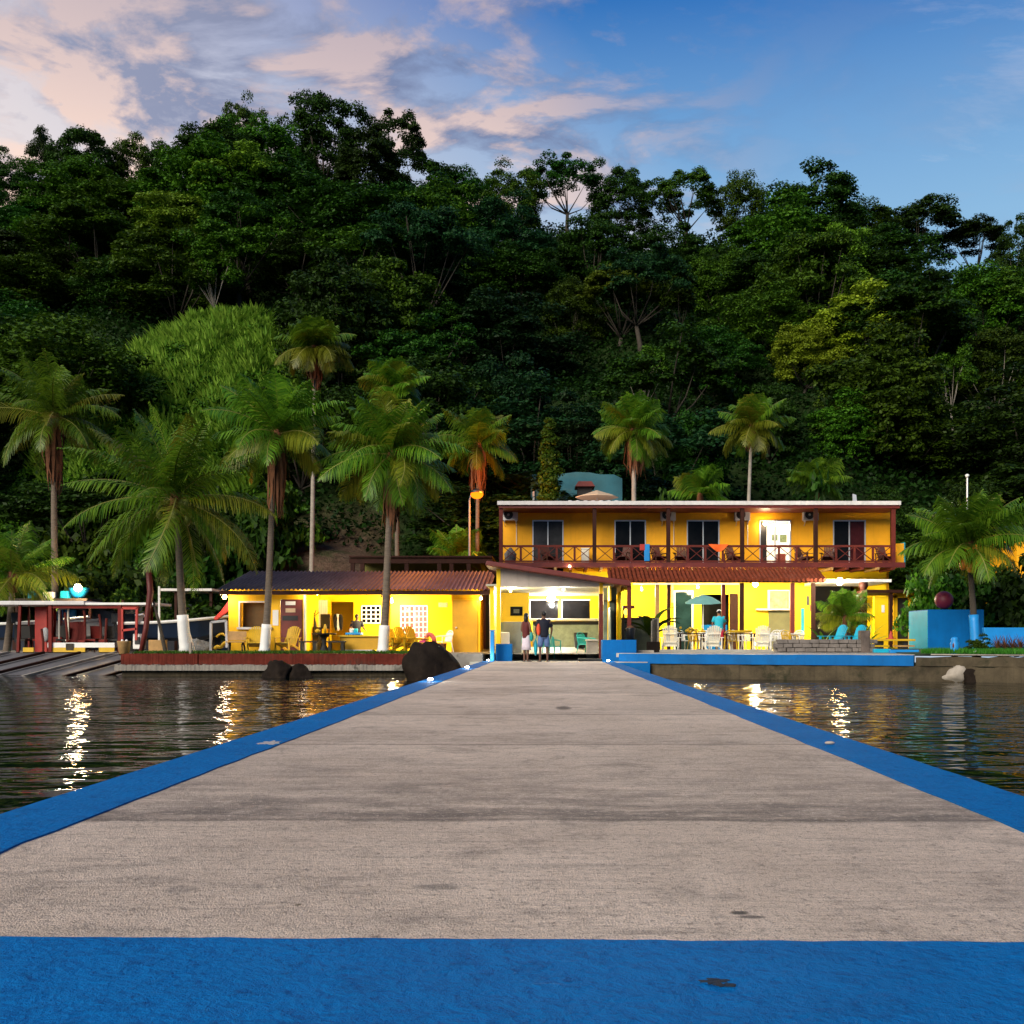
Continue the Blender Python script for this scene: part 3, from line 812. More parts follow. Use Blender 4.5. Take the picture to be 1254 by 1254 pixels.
def skirt_mesh(seed, r0, h, n=70):
    """dead fronds hanging round the trunk below the crown"""
    r = np.random.default_rng(seed); V = []; Q = []
    for k in range(n):
        a = r.uniform(0, 6.283); rr = r0*r.uniform(.5, 1.15); z0 = r.uniform(-.25*h, .1*h); L = h*r.uniform(.5, 1.0)
        w_ = r.uniform(.03, .09)
        px_ = np.cos(a), np.sin(a)
        pts = [(px_[0]*rr*q, px_[1]*rr*q, z0 - L*s) for s, q in ((0, .35), (.3, 1), (.7, 1.0 + r.normal()*.2), (1, .75 + r.normal()*.3))]
        b = len(V)
        for i, p in enumerate(pts):
            ww = w_*(1, 1.2, .9, .2)[i]
            V += [(p[0]-px_[1]*ww, p[1]+px_[0]*ww, p[2]), (p[0]+px_[1]*ww, p[1]-px_[0]*ww, p[2])]
        Q += [(b+2*i, b+2*i+1, b+2*i+3, b+2*i+2) for i in range(3)]
    return npmesh('dead_skirt', np.array(V), np.array(Q), m_thatch)
def palm(label, base_px, crown_px, crown_py, Y, seed, L, base_z=None, r0=.16, nf=26, droop=1.9, lo=-35, hi=85, skirt=0, white=0, paint=None, nuts=None, leaf=.95, bark=None, bend=.3, skirt_r=.45, nl=44, group='coconut palms', yellow=.25):
    bx = X(base_px, Y); z0 = float(hill(bx, Y)) if base_z is None else base_z
    o = thing('coconut_palm', label, 'palm tree', (bx, Y, z0), group)
    cx = X(crown_px, Y) - bx; cz = Z(crown_py, Y) - z0
    pts = []; rs = []
    for k in range(11):
        u = k/10
        pts.append((cx*(u + bend*math.sin(math.pi*u)*(.5-u)), .15*math.sin(u*2.5+seed), -.3 + (cz+.3)*u))
        rs.append(.88*r0*(1.5 if k == 0 else 1.22 - .5*u))
    tb = MB(); tb.tube(pts, rs, 12)
    ts = tb.build('trunk', bark or m_bark, smooth=True); ts.parent = o
    def at(z):
        for a, b in zip(pts, pts[1:]):
            if a[2] <= z <= b[2]:
                f = (z-a[2])/(b[2]-a[2]); return tuple(p+(q_-p)*f for p, q_ in zip(a, b))
        return pts[-1]
    if white:
        k = 6; pp = [at(max(white*i/k, .0)) for i in range(k+1)]
        rr = [r0*(1.75 if i == 0 else 1.36-.12*i/k) + .012 for i in range(k+1)]
        wb = MB().tube(pp, rr, 12).build('painted_trunk_base', paint or m_white, smooth=True); wb.parent = o
    c = link('crown', palm_crown(seed, nf, L, droop, lo, hi, nl, leaf, yellow), o, (pts[-1][0], pts[-1][1], pts[-1][2]))
    hb = MB().lathe((0, 0, 0), [(.02, -.75), (r0*1.1, -.7), (r0*1.5, -.25), (r0*1.1, .2), (.05, .5)], 10).build('crown_heart', m_thatch, smooth=True)
    hb.parent = o; hb.location = pts[-1]
    if skirt:
        s_ = link('dead_skirt', skirt_mesh(seed+50, skirt_r, skirt), o, (pts[-1][0], pts[-1][1], pts[-1][2]-.15))
    if nuts is not None:
        r = random.Random(seed)
        for k in range(9):
            a = r.uniform(3.5, 5.9)
            nb = MB().ball((0, 0, 0), .15, .15, .22, 10, 7).build('coconut', nuts, smooth=True); nb.parent = o
            nb.location = (pts[-1][0]+math.cos(a)*r.uniform(.35, .7), pts[-1][1]+math.sin(a)*.55, pts[-1][2]-r.uniform(.2, .85))
    return o
m_nut = M('orange_coconut', (.62, .22, .02), .5, .2, 6, .1)
m_nutg = M('green_coconut', (.16, .2, .03), .5, .2, 6, .1)
palm('coconut palm at far left with long brown dead skirt and bare grey trunk', 66, 68, 512, 50, 21, 3.0, skirt=3.3, skirt_r=.42, r0=.17, droop=2.2, nf=30)
palm('big low coconut palm with huge drooping fronds and white painted base', 229, 216, 612, 38.9, 22, 3.55, base_z=.26, r0=.16, white=1.45, nf=30, droop=1.75, lo=-58, hi=82, nuts=m_nutg, leaf=1.05, nl=46, skirt=.8, skirt_r=.4)
palm('leaning coconut palm with ragged brown skirt in front of the maroon door', 324, 340, 532, 39.2, 23, 2.4, base_z=.26, r0=.14, white=1.1, skirt=2.9, skirt_r=.34, nf=26, droop=1.8, bend=.5, lo=-25, hi=88)
palm('coconut palm with brown skirt before the lit yellow porch', 469, 480, 556, 39.0, 24, 2.45, base_z=.26, r0=.15, white=1.05, skirt=2.7, skirt_r=.3, nf=34, droop=2.2, lo=-55, hi=84, nuts=m_nutg)
palm('tall slim pale-trunked palm rising beside the grassy mound', 380, 385, 425, 57.5, 25, 2.0, r0=.14, bark=m_barkp, skirt=2.2, skirt_r=.4, nf=30, droop=2.5, yellow=.75, lo=-45)
palm('small far palm left of the tall dark hollow', 487, 484, 476, 57.5, 26, 1.75, r0=.14, nf=26, droop=2.1)
palm('palm with brown skirt glowing orange above the street lamp', 583, 586, 545, 57, 27, 2.3, r0=.14, skirt=2.6, skirt_r=.45, nf=26, droop=2.2)
palm('palm with yellowing fronds above the second balcony door', 776, 776, 528, 57, 28, 2.2, r0=.17, skirt=2.4, skirt_r=.5, nf=30, droop=2.4, bark=m_barkp, yellow=.85, lo=-50)
palm('palm on a curved pale stem above the fourth balcony door', 909, 921, 522, 57, 29, 1.95, r0=.13, bark=m_barkp, nf=26, droop=2.4, skirt=1.2, yellow=.8, lo=-45)
palm('low palm with orange coconuts before the blue walled planter', 1194, 1188, 668, 38.2, 30, 2.15, base_z=.34, r0=.13, nf=28, droop=2.0, lo=-25, nuts=m_nut, white=1.35, paint=m_blueb, bark=m_barkd)
palm('stubby palm with broad fronds at the left edge above the boats', 8, 14, 706, 46, 31, 2.5, base_z=.26, r0=.16, nf=20, droop=1.9, lo=-30)
palm('low palm lit orange beside the street lamp pole', 556, 560, 690, 57, 32, 2.1, r0=.13, nf=18, droop=1.7, lo=5, hi=86)
palm('short spiky palm peeping over the hotel roof', 856, 857, 606, 57, 33, 1.6, r0=.13, nf=16, droop=1.9, lo=10)
palm('short palm over the hotel roof right of the curved palm', 1000, 1000, 596, 58, 34, 1.7, r0=.12, nf=16, droop=1.8, lo=5)
# ------------------------------------------------------------------ shore walls, slipway, lawns
GZ = .26
T = thing('sea_wall', 'low red-brown painted sea wall with concrete ledge in front of the left lawn', 'sea wall', (-10, 37.2, .25))
r = random.Random(2)
def rough_wall(x0, x1, y, z0, z1, dy, n=40, seed=1, amp=.03):
    """wall strip with an uneven top edge and face"""
    r = random.Random(seed); vs = []; fs = []
    n *= 3
    for k in range(n+1):
        x = x0 + (x1-x0)*k/n; zt = z1 + r.uniform(-amp, amp)*.5; yf = y + r.uniform(-amp, amp)*.25
        vs += [(x, yf - .02, z0), (x, yf, zt), (x, y+dy, zt), (x, y+dy, z0)]
    for k in range(n):
        a = k*4; fs += [(a, a+4, a+5, a+1), (a+1, a+5, a+6, a+2), (a+2, a+6, a+7, a+3)]
    fs += [(0, 1, 2, 3), (n*4+3, n*4+2, n*4+1, n*4)]
    return MB().add(vs, fs)
rough_wall(X(148,37.0), X(242,37.0), 37.0, -.14, .26, .35, 22, 3).build('red_wall', m_redwall, T)
rough_wall(X(243.5,37.0), X(560,37.0), 37.0, -.14, .26, .35, 60, 4).build('red_wall', m_redwall, T)
rough_wall(X(140,36.7), X(560,36.7), 36.7, -.34, -.135, .7, 80, 5, .045).build('ledge', m_concrete, T)
rough_wall(X(150,37), X(600,37), 36.95, -1.6, -.33, .5, 60, 6, .05).build('footing', m_wetwall, T)
T = thing('concrete_landing', 'bare stained concrete landing wall between the big boulder and the pier', 'landing', (-3.4, 37, .25))
MB().box(-4.7, -2.36, 36.6, 40.9, -1.5, .275).build('slab', m_concrete, T, bevel=.03)
# slipway at the far left
sl = MB().prismx([(43.2, .24), (36.2, -.95), (36.2, -1.4), (43.2, -1.4)], -46, X(146, 37.2)).build('slipway', M('grey_slipway', (.15, .145, .15), .6, .4, 1.2, .5, stretch=(.6, .25, 1)))
tag(sl, kind='structure')
for k in range(9):
    x0 = -28.5 + k*1.5
    sp = MB().bar((x0+1.5, 42.6, .24), (x0-.1, 36.8, -.74), .13, .10).build('skid_plank', m_darkwood if k % 3 else m_barkp, wloc=(x0, 40, 0), bevel=.01)
    tag(sp, ['pale worn skid plank', 'dark wet skid plank', 'dark skid plank'][k % 3] + ' on the grey slipway, ' + ['first','second','third','fourth','fifth','sixth','seventh','eighth','ninth'][k] + ' from the left', 'skid plank', 'skid planks laid down the slipway')
bk = thing('plastic_bucket', 'stained white and orange bucket at the corner of the slipway and the lawn', 'bucket', (X(152,37.6), 37.6, .2))
MB().lathe((X(152,37.6), 37.6, .2), [(.17, 0), (.24, .5), (.25, .52), (.22, .5)], 14).build('bucket_body', M('rusty_white', (.5, .3, .12), .6, .4, 3, .2), bk, smooth=True)
for dx_ in (-.07, .09): MB().lathe((X(152,37.6)+dx_, 37.6, .45), [(.05, 0), (.06, .25), (.03, .33)], 8).build('bottle', m_white, bk, smooth=True)

lawn('lawn', 9000, lambda: (rnd.uniform(-15.3, -4.9), rnd.uniform(37.36, 39.6)), .255, 'short green lawn on the terrace along the left sea wall')
lb = MB().prismz([(-15.6, 37.36), (-4.75, 37.36), (-4.75, 39.6), (-15.6, 39.6)], .2, .256).build('lawn_soil', M('lawn_soil', (.018, .05, .008), .9, .3, 4, .3)); tag(lb, kind='structure')

# right sea wall with its blue capping
(xa, ya), (xb, yb) = RW
ux, uy = (xb-xa), (yb-ya); ul = math.hypot(ux, uy); ux /= ul; uy /= ul; nx, ny = uy, -ux     # n points to the water
def rw(s, o=0): return (xa + ux*s + nx*o, ya + uy*s + ny*o)
def s_of(px):                                   # where the wall line crosses picture column px
    k = (px-672)/1254
    return (k*ya - xa)/(ux - k*uy)
def wall_run(s0, s1, o0, o1, z0, z1, mat, name, parent, n=30, seed=1, amp=.03):
    r = random.Random(seed); vs = []; fs = []
    for k in range(n+1):
        s = s0+(s1-s0)*k/n; j = r.uniform(-amp, amp); jz = r.uniform(-amp, amp)
        a = rw(s, o1 + j); b = rw(s, o0)
        vs += [(a[0], a[1], z0), (a[0], a[1], z1+jz), (b[0], b[1], z1+jz), (b[0], b[1], z0)]
    for k in range(n):
        a = k*4; fs += [(a, a+4, a+5, a+1), (a+1, a+5, a+6, a+2), (a+2, a+6, a+7, a+3)]
    fs += [(0, 1, 2, 3), (n*4+3, n*4+2, n*4+1, n*4)]
    return MB().add(vs, fs).build(name, mat, parent)
T = thing('sea_wall', 'stained concrete sea wall with blue capping along the hotel patio', 'sea wall', (8, 33.7, .25))
s1 = s_of(1119)
wall_run(-1.0, s1, -.5, .06, -.06, .27, m_blue, 'blue_capping', T, 24, 5, .006)
wall_run(-1.0, 34, -.4, 0, -1.6, -.061, m_wetwall, 'wall_face', T, 90, 6, .035)
wall_run(s1+.06, 34, -.5, .03, -.059, .24, m_wetwall, 'rough_capping', T, 60, 7, .045)
wall_run(s1+.5, 34, -.62, .0, .285, .31, m_palerock, 'pale_edge_strip', T, 30, 8, .008)
def boulder(name, label, loc, rx, ry, rz, mat, seed, cat='boulder', peak=0, sub=4):
    import bmesh
    bm = bmesh.new(); bmesh.ops.create_icosphere(bm, subdivisions=sub, radius=1)
    r = random.Random(seed)
    from mathutils import noise as mn
    planes = [(Vector((r.gauss(0,1), r.gauss(0,1), r.gauss(0,.8))).normalized(), r.uniform(.62, .9)) for _ in range(11)]
    for v in bm.verts:
        p = v.co.copy()
        for nrm, dd in planes:
            k = p.dot(nrm)
            if k > dd: p -= nrm*(k-dd)*.92
        p += p.normalized()*(mn.noise(p*2.6 + Vector((seed,0,0)))*.13 + mn.noise(p*7 + Vector((0,seed,0)))*.07 + mn.noise(p*17 + Vector((0,seed,0)))*.03)
        if peak: p.x += peak*max(p.z, 0)
        v.co = (p.x*rx, p.y*ry, p.z*rz)
    me = bpy.data.meshes.new(name); bm.to_mesh(me); bm.free(); me.materials.append(mat); me.polygons.foreach_set('use_smooth', [True]*len(me.polygons))
    o = bpy.data.objects.new(name, me); COL.objects.link(o); o.location = loc
    return tag(o, label, cat)
boulder('boulder', 'big dark boulder leaning against the left side of the pier', (X(535,33.5), 33.2, -.62), 1.08, .95, 1.34, m_rock, 4, peak=-.42)
boulder('boulder', 'squat dark rock standing in the water below the left lawn', (X(341,35.5), 35.5, -.55), .62, .5, .62, m_rock, 11, peak=-.1)
boulder('boulder', 'low dark rock in the water just right of the squat one', (X(368,35.6), 35.6, -.56), .50, .5, .50, m_rock, 12)
boulder('boulder', 'pale angular rock at the foot of the right sea wall', (X(1166,32.1), 31.9, -.32), .42, .36, .40, m_palerock, 8, peak=.35, sub=3)
boulder('boulder', 'dark wet rock beside the pale angular rock', (X(1186,31.9), 31.7, -.45), .36, .3, .38, m_rock, 18, sub=3)

# ------------------------------------------------------------------ yellow beach house on the left
Yf, Yb = 41.0, 43.7
XH0, XP0, XP1, XH1 = X(280,Yf), X(372,Yf), X(553,Yf), X(588,Yf)
zt = Z(721, Yf)
H = thing('beach_house', 'long low yellow house with grey corrugated roof and lit porch behind the left palms', 'house', ((XH0+XH1)/2, Yf, GZ))
wl = MB()
hx0, hx1, hz0, hz1 = X(294,Yf), X(331,Yf), Z(768,Yf), Z(738,Yf)
dx0, dx1, dz1 = X(343,Yf), X(371,Yf), Z(734,Yf)
wl.box(XH0, hx0, Yf, Yf+.15, GZ-.2, zt).box(hx0, hx1, Yf, Yf+.15, GZ-.2, hz0).box(hx0, hx1, Yf, Yf+.15, hz1, zt)
wl.box(hx1, dx0, Yf, Yf+.15, GZ-.2, zt).box(dx0, dx1, Yf, Yf+.15, dz1, zt).box(dx1, XP0, Yf, Yf+.15, GZ-.2, zt)
wl.box(XH0, XH0+.15, Yf+.151, 47.5, GZ-.2, zt)
wl.build('front_wall', m_yellow, H)
MB().box(XP0-.15, XP0, Yf+.151, Yb, GZ-.2, zt).build('side_wall', m_lemon, H)
pw = MB()
ox0, ox1, oz1 = X(405,Yb), X(433,Yb), Z(737,Yb)
pw.box(XP0, ox0, Yb, Yb+.15, GZ-.2, zt+.3).box(ox0, ox1, Yb, Yb+.15, oz1, zt+.3).box(ox1, XP1+.6, Yb, Yb+.15, GZ-.2, zt+.3)
pw.box(ox0-.3, ox1+.4, Yb+1.4, Yb+1.5, GZ-.2, zt+.2)
pw.build('porch_wall', m_lemon, H)
MB().box(XP0, XH1, Yf-.02, Yf+.13, zt-.12, zt).build('porch_beam', m_lemon, H)
MB().box(XP1, XH1, Yf, Yb+.1, GZ-.2, zt-.121).build('end_wall', m_yellow, H)
MB().box(X(555,Yf), X(585,Yf), Yf-.05, Yf-.002, GZ, Z(735,Yf)).build('door', m_mustard, H, bevel=.01)
o_ = MB().ball((X(559,Yf), Yf-.09, 1.25), .04).build('handle', m_alu, bpy.data.objects['door'])
MB().box(X(553.6,Yf), X(555,Yf)-.002, Yf-.06, Yf-.002, GZ, Z(733.6,Yf)).box(X(555,Yf), X(585,Yf), Yf-.06, Yf-.002, Z(735,Yf)+.004, Z(733.6,Yf)).build('door_frame', m_yellow, H)
dd = MB().box(dx0+.03, dx1-.03, Yf-.02, Yf+.06, GZ, dz1).build('door', m_maroon, H, bevel=.01)
MB().box(X(350,Yf), X(362,Yf), Yf-.04, Yf-.021, Z(741,Yf), Z(736.5,Yf)).build('plate', m_white, dd)
MB().box(X(350,Yf), X(362,Yf), Yf-.04, Yf-.021, Z(750,Yf), Z(745,Yf)).build('plate', m_tan, dd)
MB().box(X(346,Yf), X(365,Yf), Yf-.035, Yf-.021, Z(760,Yf), Z(754,Yf)).build('vent_slot', m_black, dd)
hw = MB().box(hx0, hx1, Yf+.4, Yf+.45, hz0, hz1).build('hatch_shutter', M('brown_shutter', (.10, .055, .015), .7, .4, 1.5, .2), H)
MB().box(hx0-.09, hx1+.08, Yf-.14, Yf-.001, hz0-.09, hz0).box(hx0-.05, hx0, Yf-.04, Yf-.001, hz0, hz1).box(hx0-.05, hx1+.05, Yf-.04, Yf-.001, hz1+.002, hz1+.06).build('hatch_frame', m_offwhite, H)
MB().box(X(348,Yf), X(355,Yf), Yf-.03, Yf-.001, Z(728,Yf), Z(724,Yf)).build('vent', m_black, H)
MB().box(X(334,Yf), X(341,Yf), Yf-.02, Yf-.001, Z(766,Yf), Z(747,Yf)).build('notice', m_white, H)
def grid_window(px0, px1, py0, py1, Y, nx_, nz_, parent, pane, frame=m_white):
    x0, x1, z1, z0 = X(px0,Y), X(px1,Y), Z(py0,Y), Z(py1,Y)
    f = MB()
    w_ = .045
    for k in range(nx_+1):
        x = x0 + (x1-x0)*k/nx_; f.box(x-w_/2, x+w_/2, Y-.05, Y-.002, z0, z1)
    for k in range(nz_+1):
        z = z0 + (z1-z0)*k/nz_; f.box(x0, x1, Y-.042, Y-.004, z-w_/2, z+w_/2)
    fr = f.build('window', frame, parent)
    MB().box(x0, x1, Y-.012, Y-.001, z0, z1).build('pane', pane, fr)
    return fr
grid_window(443, 466, 742, 763, Yb, 4, 4, H, m_glass)
grid_window(491, 507, 742, 776, Yb, 3, 5, H, M('curtain_red', (.5, .06, .06), .7, .5, 5, 0, dirt=(.1,.15,.35), dirtk=1))
grid_window(508, 523.5, 742, 781, Yb, 3, 6, H, M('curtain_pink', (.62, .10, .14), .7, .4, 7, 0, dirt=(.4,.3,.5), dirtk=.8))
MB().box(X(537,Yb), X(548,Yb), Yb-.03, Yb-.001, Z(743.5,Yb), Z(738,Yb)).build('sign_plate', M('weathered_sign', (.5, .45, .33), .6, .5, 18, 0), H)
MB().box(X(376,Yb), X(401,Yb), Yb-.05, Yb-.002, Z(768,Yb), Z(735,Yb)).build('curtain', M('white_curtain', (.72, .74, .74), .7, .3, 6, 0, stretch=(3,1,.2)), H)
MB().box(XP0+.01, XP0+.08, Yf-.05, Yf+.1, GZ, zt-.121).build('porch_post', m_offwhite, H)
MB().box(X(474,Yf), X(474,Yf)+.1, Yf+.2, Yf+.3, GZ, zt-.121).build('porch_post', m_yellow, H)
def corrug(x0, x1, ye, ze, yr, zr, yb_, zb, pitch=.17, amp=.035, rows_=5):
    n = int((x1-x0)/pitch*6); vs = []; fs = []
    prof = [(ye, ze)] + [p for k in range(1, rows_+1) for p in ((ye+(yr-ye)*k/rows_-.01, ze+(zr-ze)*k/rows_+.03), (ye+(yr-ye)*k/rows_, ze+(zr-ze)*k/rows_))] + [(yb_, zb)]
    for k in range(n+1):
        x = x0+(x1-x0)*k/n; w_ = math.sin(2*math.pi*(x-x0)/pitch)*amp
        for y, z in prof: vs.append((x, y, z+w_))
    m_ = len(prof)
    for k in range(n):
        for i in range(m_-1): fs.append((k*m_+i, (k+1)*m_+i, (k+1)*m_+i+1, k*m_+i+1))
    return MB().add(vs, fs)
def roofmat():
    m, t = newmat('old_corrugated_roof')
    p = t.n('ShaderNodeTexCoord').outputs['Object']; s = t.n('ShaderNodeSeparateXYZ'); t.l(p, s.inputs[0])
    n = t.noise(t.mapv(p, (1, .35, .35)), 1.8, 7, .7, .4)
    c = t.mix(t.mr(n, .3, .7), (.032, .028, .028), (.15, .13, .128))
    red = t.mix(t.mr(n, .3, .7), (.10, .035, .04), (.26, .11, .12))
    f = t.mr(t.math('ADD', s.outputs[0], t.math('MULTIPLY', t.noise(p, .7, 4), 3)), 0.2, 3.2)
    c = t.mix(f, c, red)
    c = t.mix(t.mr(t.noise(p, 9, 4), .6, .75, 0, .6), c, (.03, .024, .022))
    b = t.n('ShaderNodeBsdfPrincipled'); t.l(c, b.inputs['Base Color']); b.inputs['Roughness'].default_value = .55
    finish(t, b.outputs[0]); return m
rf = corrug(XH0-.25, XH1+.45, 40.35, Z(722,40.35), 44.8, Z(700.5,44.8), 48.6, 2.6).build('roof', roofmat(), H)
MB().box(XH0-.2, XH1+.4, 40.42, 40.5, Z(722,40.35)-.2, Z(722,40.35)-.045).build('fascia', m_darkwood, H)
MB().prismx([(40.5, zt-.03), (44.8, Z(702,44.8)-.03), (48.4, 2.5), (48.4, 2.42), (44.8, Z(703,44.8)-.13), (40.5, zt-.08)], XH1+.3, XH1+.4).build('barge_board', m_darkwood, H)
MB().box(XP0, XH1, Yf+.14, Yb, zt+.0, zt+.05).build('porch_ceiling', m_lemon, H)
fl = MB().box(-10.0, -2.37, 39.6, 46, .1, .272).build('porch_floor', m_pave); tag(fl, kind='structure')

def lamp(name, label, loc, col, watts, rad=.09, em=25, fix=True, soft=.12, cat='lamp', group=None):
    o = thing(name, label, cat, loc, group)
    b = MB().ball((0,0,0), rad, n=12, m=8).build('bulb', EM(name+'_glow', (col[0], col[1]*.62, col[2]*.28), em), smooth=True); b.parent = o
    if fix:
        f = MB().lathe((0,0,rad*.7), [(.02, .0), (rad*.7, .02), (rad*.7, .08), (.02, .1)], 10).build('fitting', m_offwhite); f.parent = o
    ld = bpy.data.lights.new(name, 'POINT'); lo = bpy.data.objects.new('lamp_light', ld); COL.objects.link(lo)
    ld.energy = watts; ld.color = col; ld.shadow_soft_size = soft; lo.parent = o; lo.location = (0, -rad*1.6, -rad*1.3)
    return o
WARM = (1, .80, .45); COOL = (1, .97, .9)
lamp('porch_lamp', 'bright white bulb on the yellow porch wall above the curtain', (X(387,Yb), Yb-.3, Z(728,Yb)), (1,.86,.55), 330, .14, 70)
lamp('porch_lamp', 'small hidden porch bulb hanging near the right tree trunk', (X(479,42.2), 42.3, Z(736,42.2)), (1,.84,.5), 330, .07, 70)
lamp('wall_lamp', 'small yellow lamp on the corner beside the mustard door', (X(589,40.9), 40.85, Z(733,40.9)), (1,.8,.4), 16, .06, 40)
lamp('porch_lamp', 'little round bulb on the maroon corner post left of the porch', (X(369.5,40.7), 40.75, Z(726,40.7)), (1,.85,.6), 7, .07, 14)
lamp('wall_lamp', 'cluster of white bulbs on the left corner of the yellow house', (X(275,40.6), 40.6, Z(731,40.6)), (1,.85,.6), 24, .09, 40)
for k, (a, b_) in enumerate(((270, 727), (278, 726))):
    q = MB().ball((X(a,40.6), 40.6, Z(b_,40.6)), .05).build('bulb', EM('bulb_glow', (1,.9,.7), 12), bpy.data.objects['wall_lamp.001'])

# ------------------------------------------------------------------ furniture prototypes (local, facing -Y = towards the camera)
def plastic_chair(mat, label):
    o = thing('plastic_chair', label, 'chair')
    s_ = MB().box(-.22, .22, -.22, .22, .40, .44); s_.build('seat', mat, o, bevel=.015)
    b = MB()
    for k in range(7): 
        x = -.18 + k*.06; b.bar((x, .22, .44), (x*1.08, .32, .80 - abs(k-3)*.012), .03, .02)
    b.tube([(-.23, .22, .44), (-.235, .3, .74), (-.15, .33, .83), (0, .335, .86), (.15, .33, .83), (.235, .3, .74), (.23, .22, .44)], .022, 6)
    b.build('backrest', mat, o)
    for sx_ in (-1, 1):
        MB().tube([(sx_*.24, -.2, .62), (sx_*.255, .02, .65), (sx_*.24, .26, .66)], .022, 6).build('arm', mat, o)
        MB().tube([(sx_*.26, -.24, 0), (sx_*.235, -.2, .42), (sx_*.24, -.2, .63)], [.018, .024, .02], 6).build('leg', mat, o)
        MB().tube([(sx_*.27, .30, 0), (sx_*.235, .22, .44)], [.018, .024], 6).build('leg', mat, o)
    return o
def adirondack(mat, label, name='adirondack_chair'):
    o = thing(name, label, 'chair')
    s_ = MB()
    for k in range(6): s_.obox((0, -.38+k*.11, .37-k*.026), (.52, .095, .022), (R(-13), 0, 0))
    s_.build('seat', mat, o)
    b = MB()
    tops = [.93, .99, 1.02, 1.03, 1.02, .99, .93]
    for k in range(7):
        x = -.225 + k*.075
        b.bar((x*.92, .17, .22), (x*1.12, .52, tops[k]), .066, .02)
    b.bar((-.26, .43, .70), (.26, .43, .70), .05, .025); b.bar((-.24, .27, .38), (.24, .27, .38), .05, .025)
    b.build('backrest', mat, o)
    for sx_ in (-1, 1):
        MB().box(sx_*.27, sx_*.41, -.46, .36, .555, .58).build('arm', mat, o)
        MB().box(sx_*.285, sx_*.315, -.43, -.33, 0, .555).build('leg', mat, o)
        MB().bar((sx_*.30, -.42, .40), (sx_*.30, .62, .04), .03, .09).bar((sx_*.315, .33, .0), (sx_*.315, .36, .555), .03, .07).build('leg', mat, o)
    return o
def bench(mat, legmat, label, w_=.7, name='garden_bench'):
    o = thing(name, label, 'bench')
    MB().box(-w_/2, w_/2, -.2, .2, .40, .45).build('seat', mat, o, bevel=.01)
    MB().obox((0, .25, .66), (w_, .04, .36), (R(-10), 0, 0)).build('backrest', mat, o, bevel=.01)
    for sx_ in (-1, 1):
        MB().tube([(sx_*w_*.40, -.18, 0), (sx_*w_*.36, -.12, .3), (sx_*w_*.36, .05, .40)], .035, 6).tube([(sx_*w_*.42, .28, 0), (sx_*w_*.36, .2, .42)], .035, 6).build('leg', legmat, o)
    return o
YC = 39.75
m_tanw = M('tan_wood', (.42, .24, .08), .6, .3, 4, .2)
place(bench(m_tanw, m_black, 'small tan bench with dark curled legs under the left wall of the yellow house'), (X(289,YC), YC, GZ), .1)
a_y = Proto(adirondack(m_ypl, 'x'))
for px, rz, lab, g, dy in ((313, .2, 'bright yellow low chair below the serving hatch', None, 0), (352, -.3, 'yellow chair standing before the maroon door', None, .1),
                    (482, .75, 'ochre wooden armchair nearest the white palm base on the lit porch', 'ochre porch armchairs', .3), (496, .75, 'ochre porch armchair in the middle of the three', 'ochre porch armchairs', .3), (509, .75, 'ochre porch armchair beside the pink table', 'ochre porch armchairs', .3)):
    a_y.put((X(px,YC+dy), YC+dy, GZ+.01), rz, 1.0, lab, g)
o = thing('round_table', 'dark round pedestal table on the grass before the lit porch', 'table', (X(397,39.4), 39.4, GZ))
c_ = (X(397,39.4), 39.4, GZ)
MB().lathe(c_, [(.02, .70), (.46, .71), (.48, .74), (.46, .76), (.02, .765)], 22).build('tabletop', m_dark, o)
MB().lathe(c_, [(.2, 0), (.19, .08), (.09, .3), (.1, .55), (.22, .70)], 12).build('pedestal', m_dark, o)
for px, lab in ((378, 'low dark bench with yellow edge left of the round table'), (412, 'low dark bench with yellow edge right of the round table')):
    q = thing('stool_bench', lab, 'bench', (X(px,39.3), 39.3, GZ), 'benches round the dark table'); cx_ = X(px,39.3)
    MB().box(cx_-.34, cx_+.34, 39.15, 39.5, GZ+.40, GZ+.46).build('seat', m_dark, q, bevel=.01)
    for sx_ in (-1, 1): MB().box(cx_+sx_*.20, cx_+sx_*.30, 39.18, 39.46, GZ, GZ+.399).build('leg', m_dark, q)
for px, h, lab, mt in ((389, .16, 'yellow bowl on the dark round table', m_ypl), (398, .34, 'yellow bottle on the dark round table', m_ypl)):
    tag(MB().lathe((0,0,0), [(.05, 0), (.11 if h < .2 else .06, h*.6), (.03, h)], 10).build('bowl' if h < .2 else 'bottle', mt, loc=(X(px,39.4), 39.4, GZ+.766), smooth=True), lab, 'bowl' if h < .2 else 'bottle')
T = thing('bar_counter', 'long ochre painted counter with white base in front of the lit porch', 'counter', (X(440,39.9), 39.9, GZ))
cx0, cx1 = X(417,39.9), X(466,39.9)
MB().box(cx0, cx1, 39.8, 40.4, GZ+.12, GZ+.62).build('counter_front', m_mustard, T)
MB().box(cx0-.08, cx1+.1, 39.72, 40.46, GZ+.62, GZ+.68).build('counter_top', m_ypl, T, bevel=.01)
MB().box(cx0+.02, cx1-.3, 39.78, 40.42, GZ, GZ+.119).build('counter_base', m_offwhite, T)
tb_ = thing('blue_table', 'blue folding table behind the ochre counter', 'table', (X(433,41.6), 41.6, GZ))
MB().box(X(424,41.6), X(443,41.6), 41.4, 41.9, GZ+.72, GZ+.80).build('tabletop', m_blueb, tb_)
for px in (425.5, 441.5):
    for y in (41.45, 41.82): MB().bar((X(px,41.6), y, GZ), (X(px,41.6), y, GZ+.72), .04).build('leg', m_black, tb_)
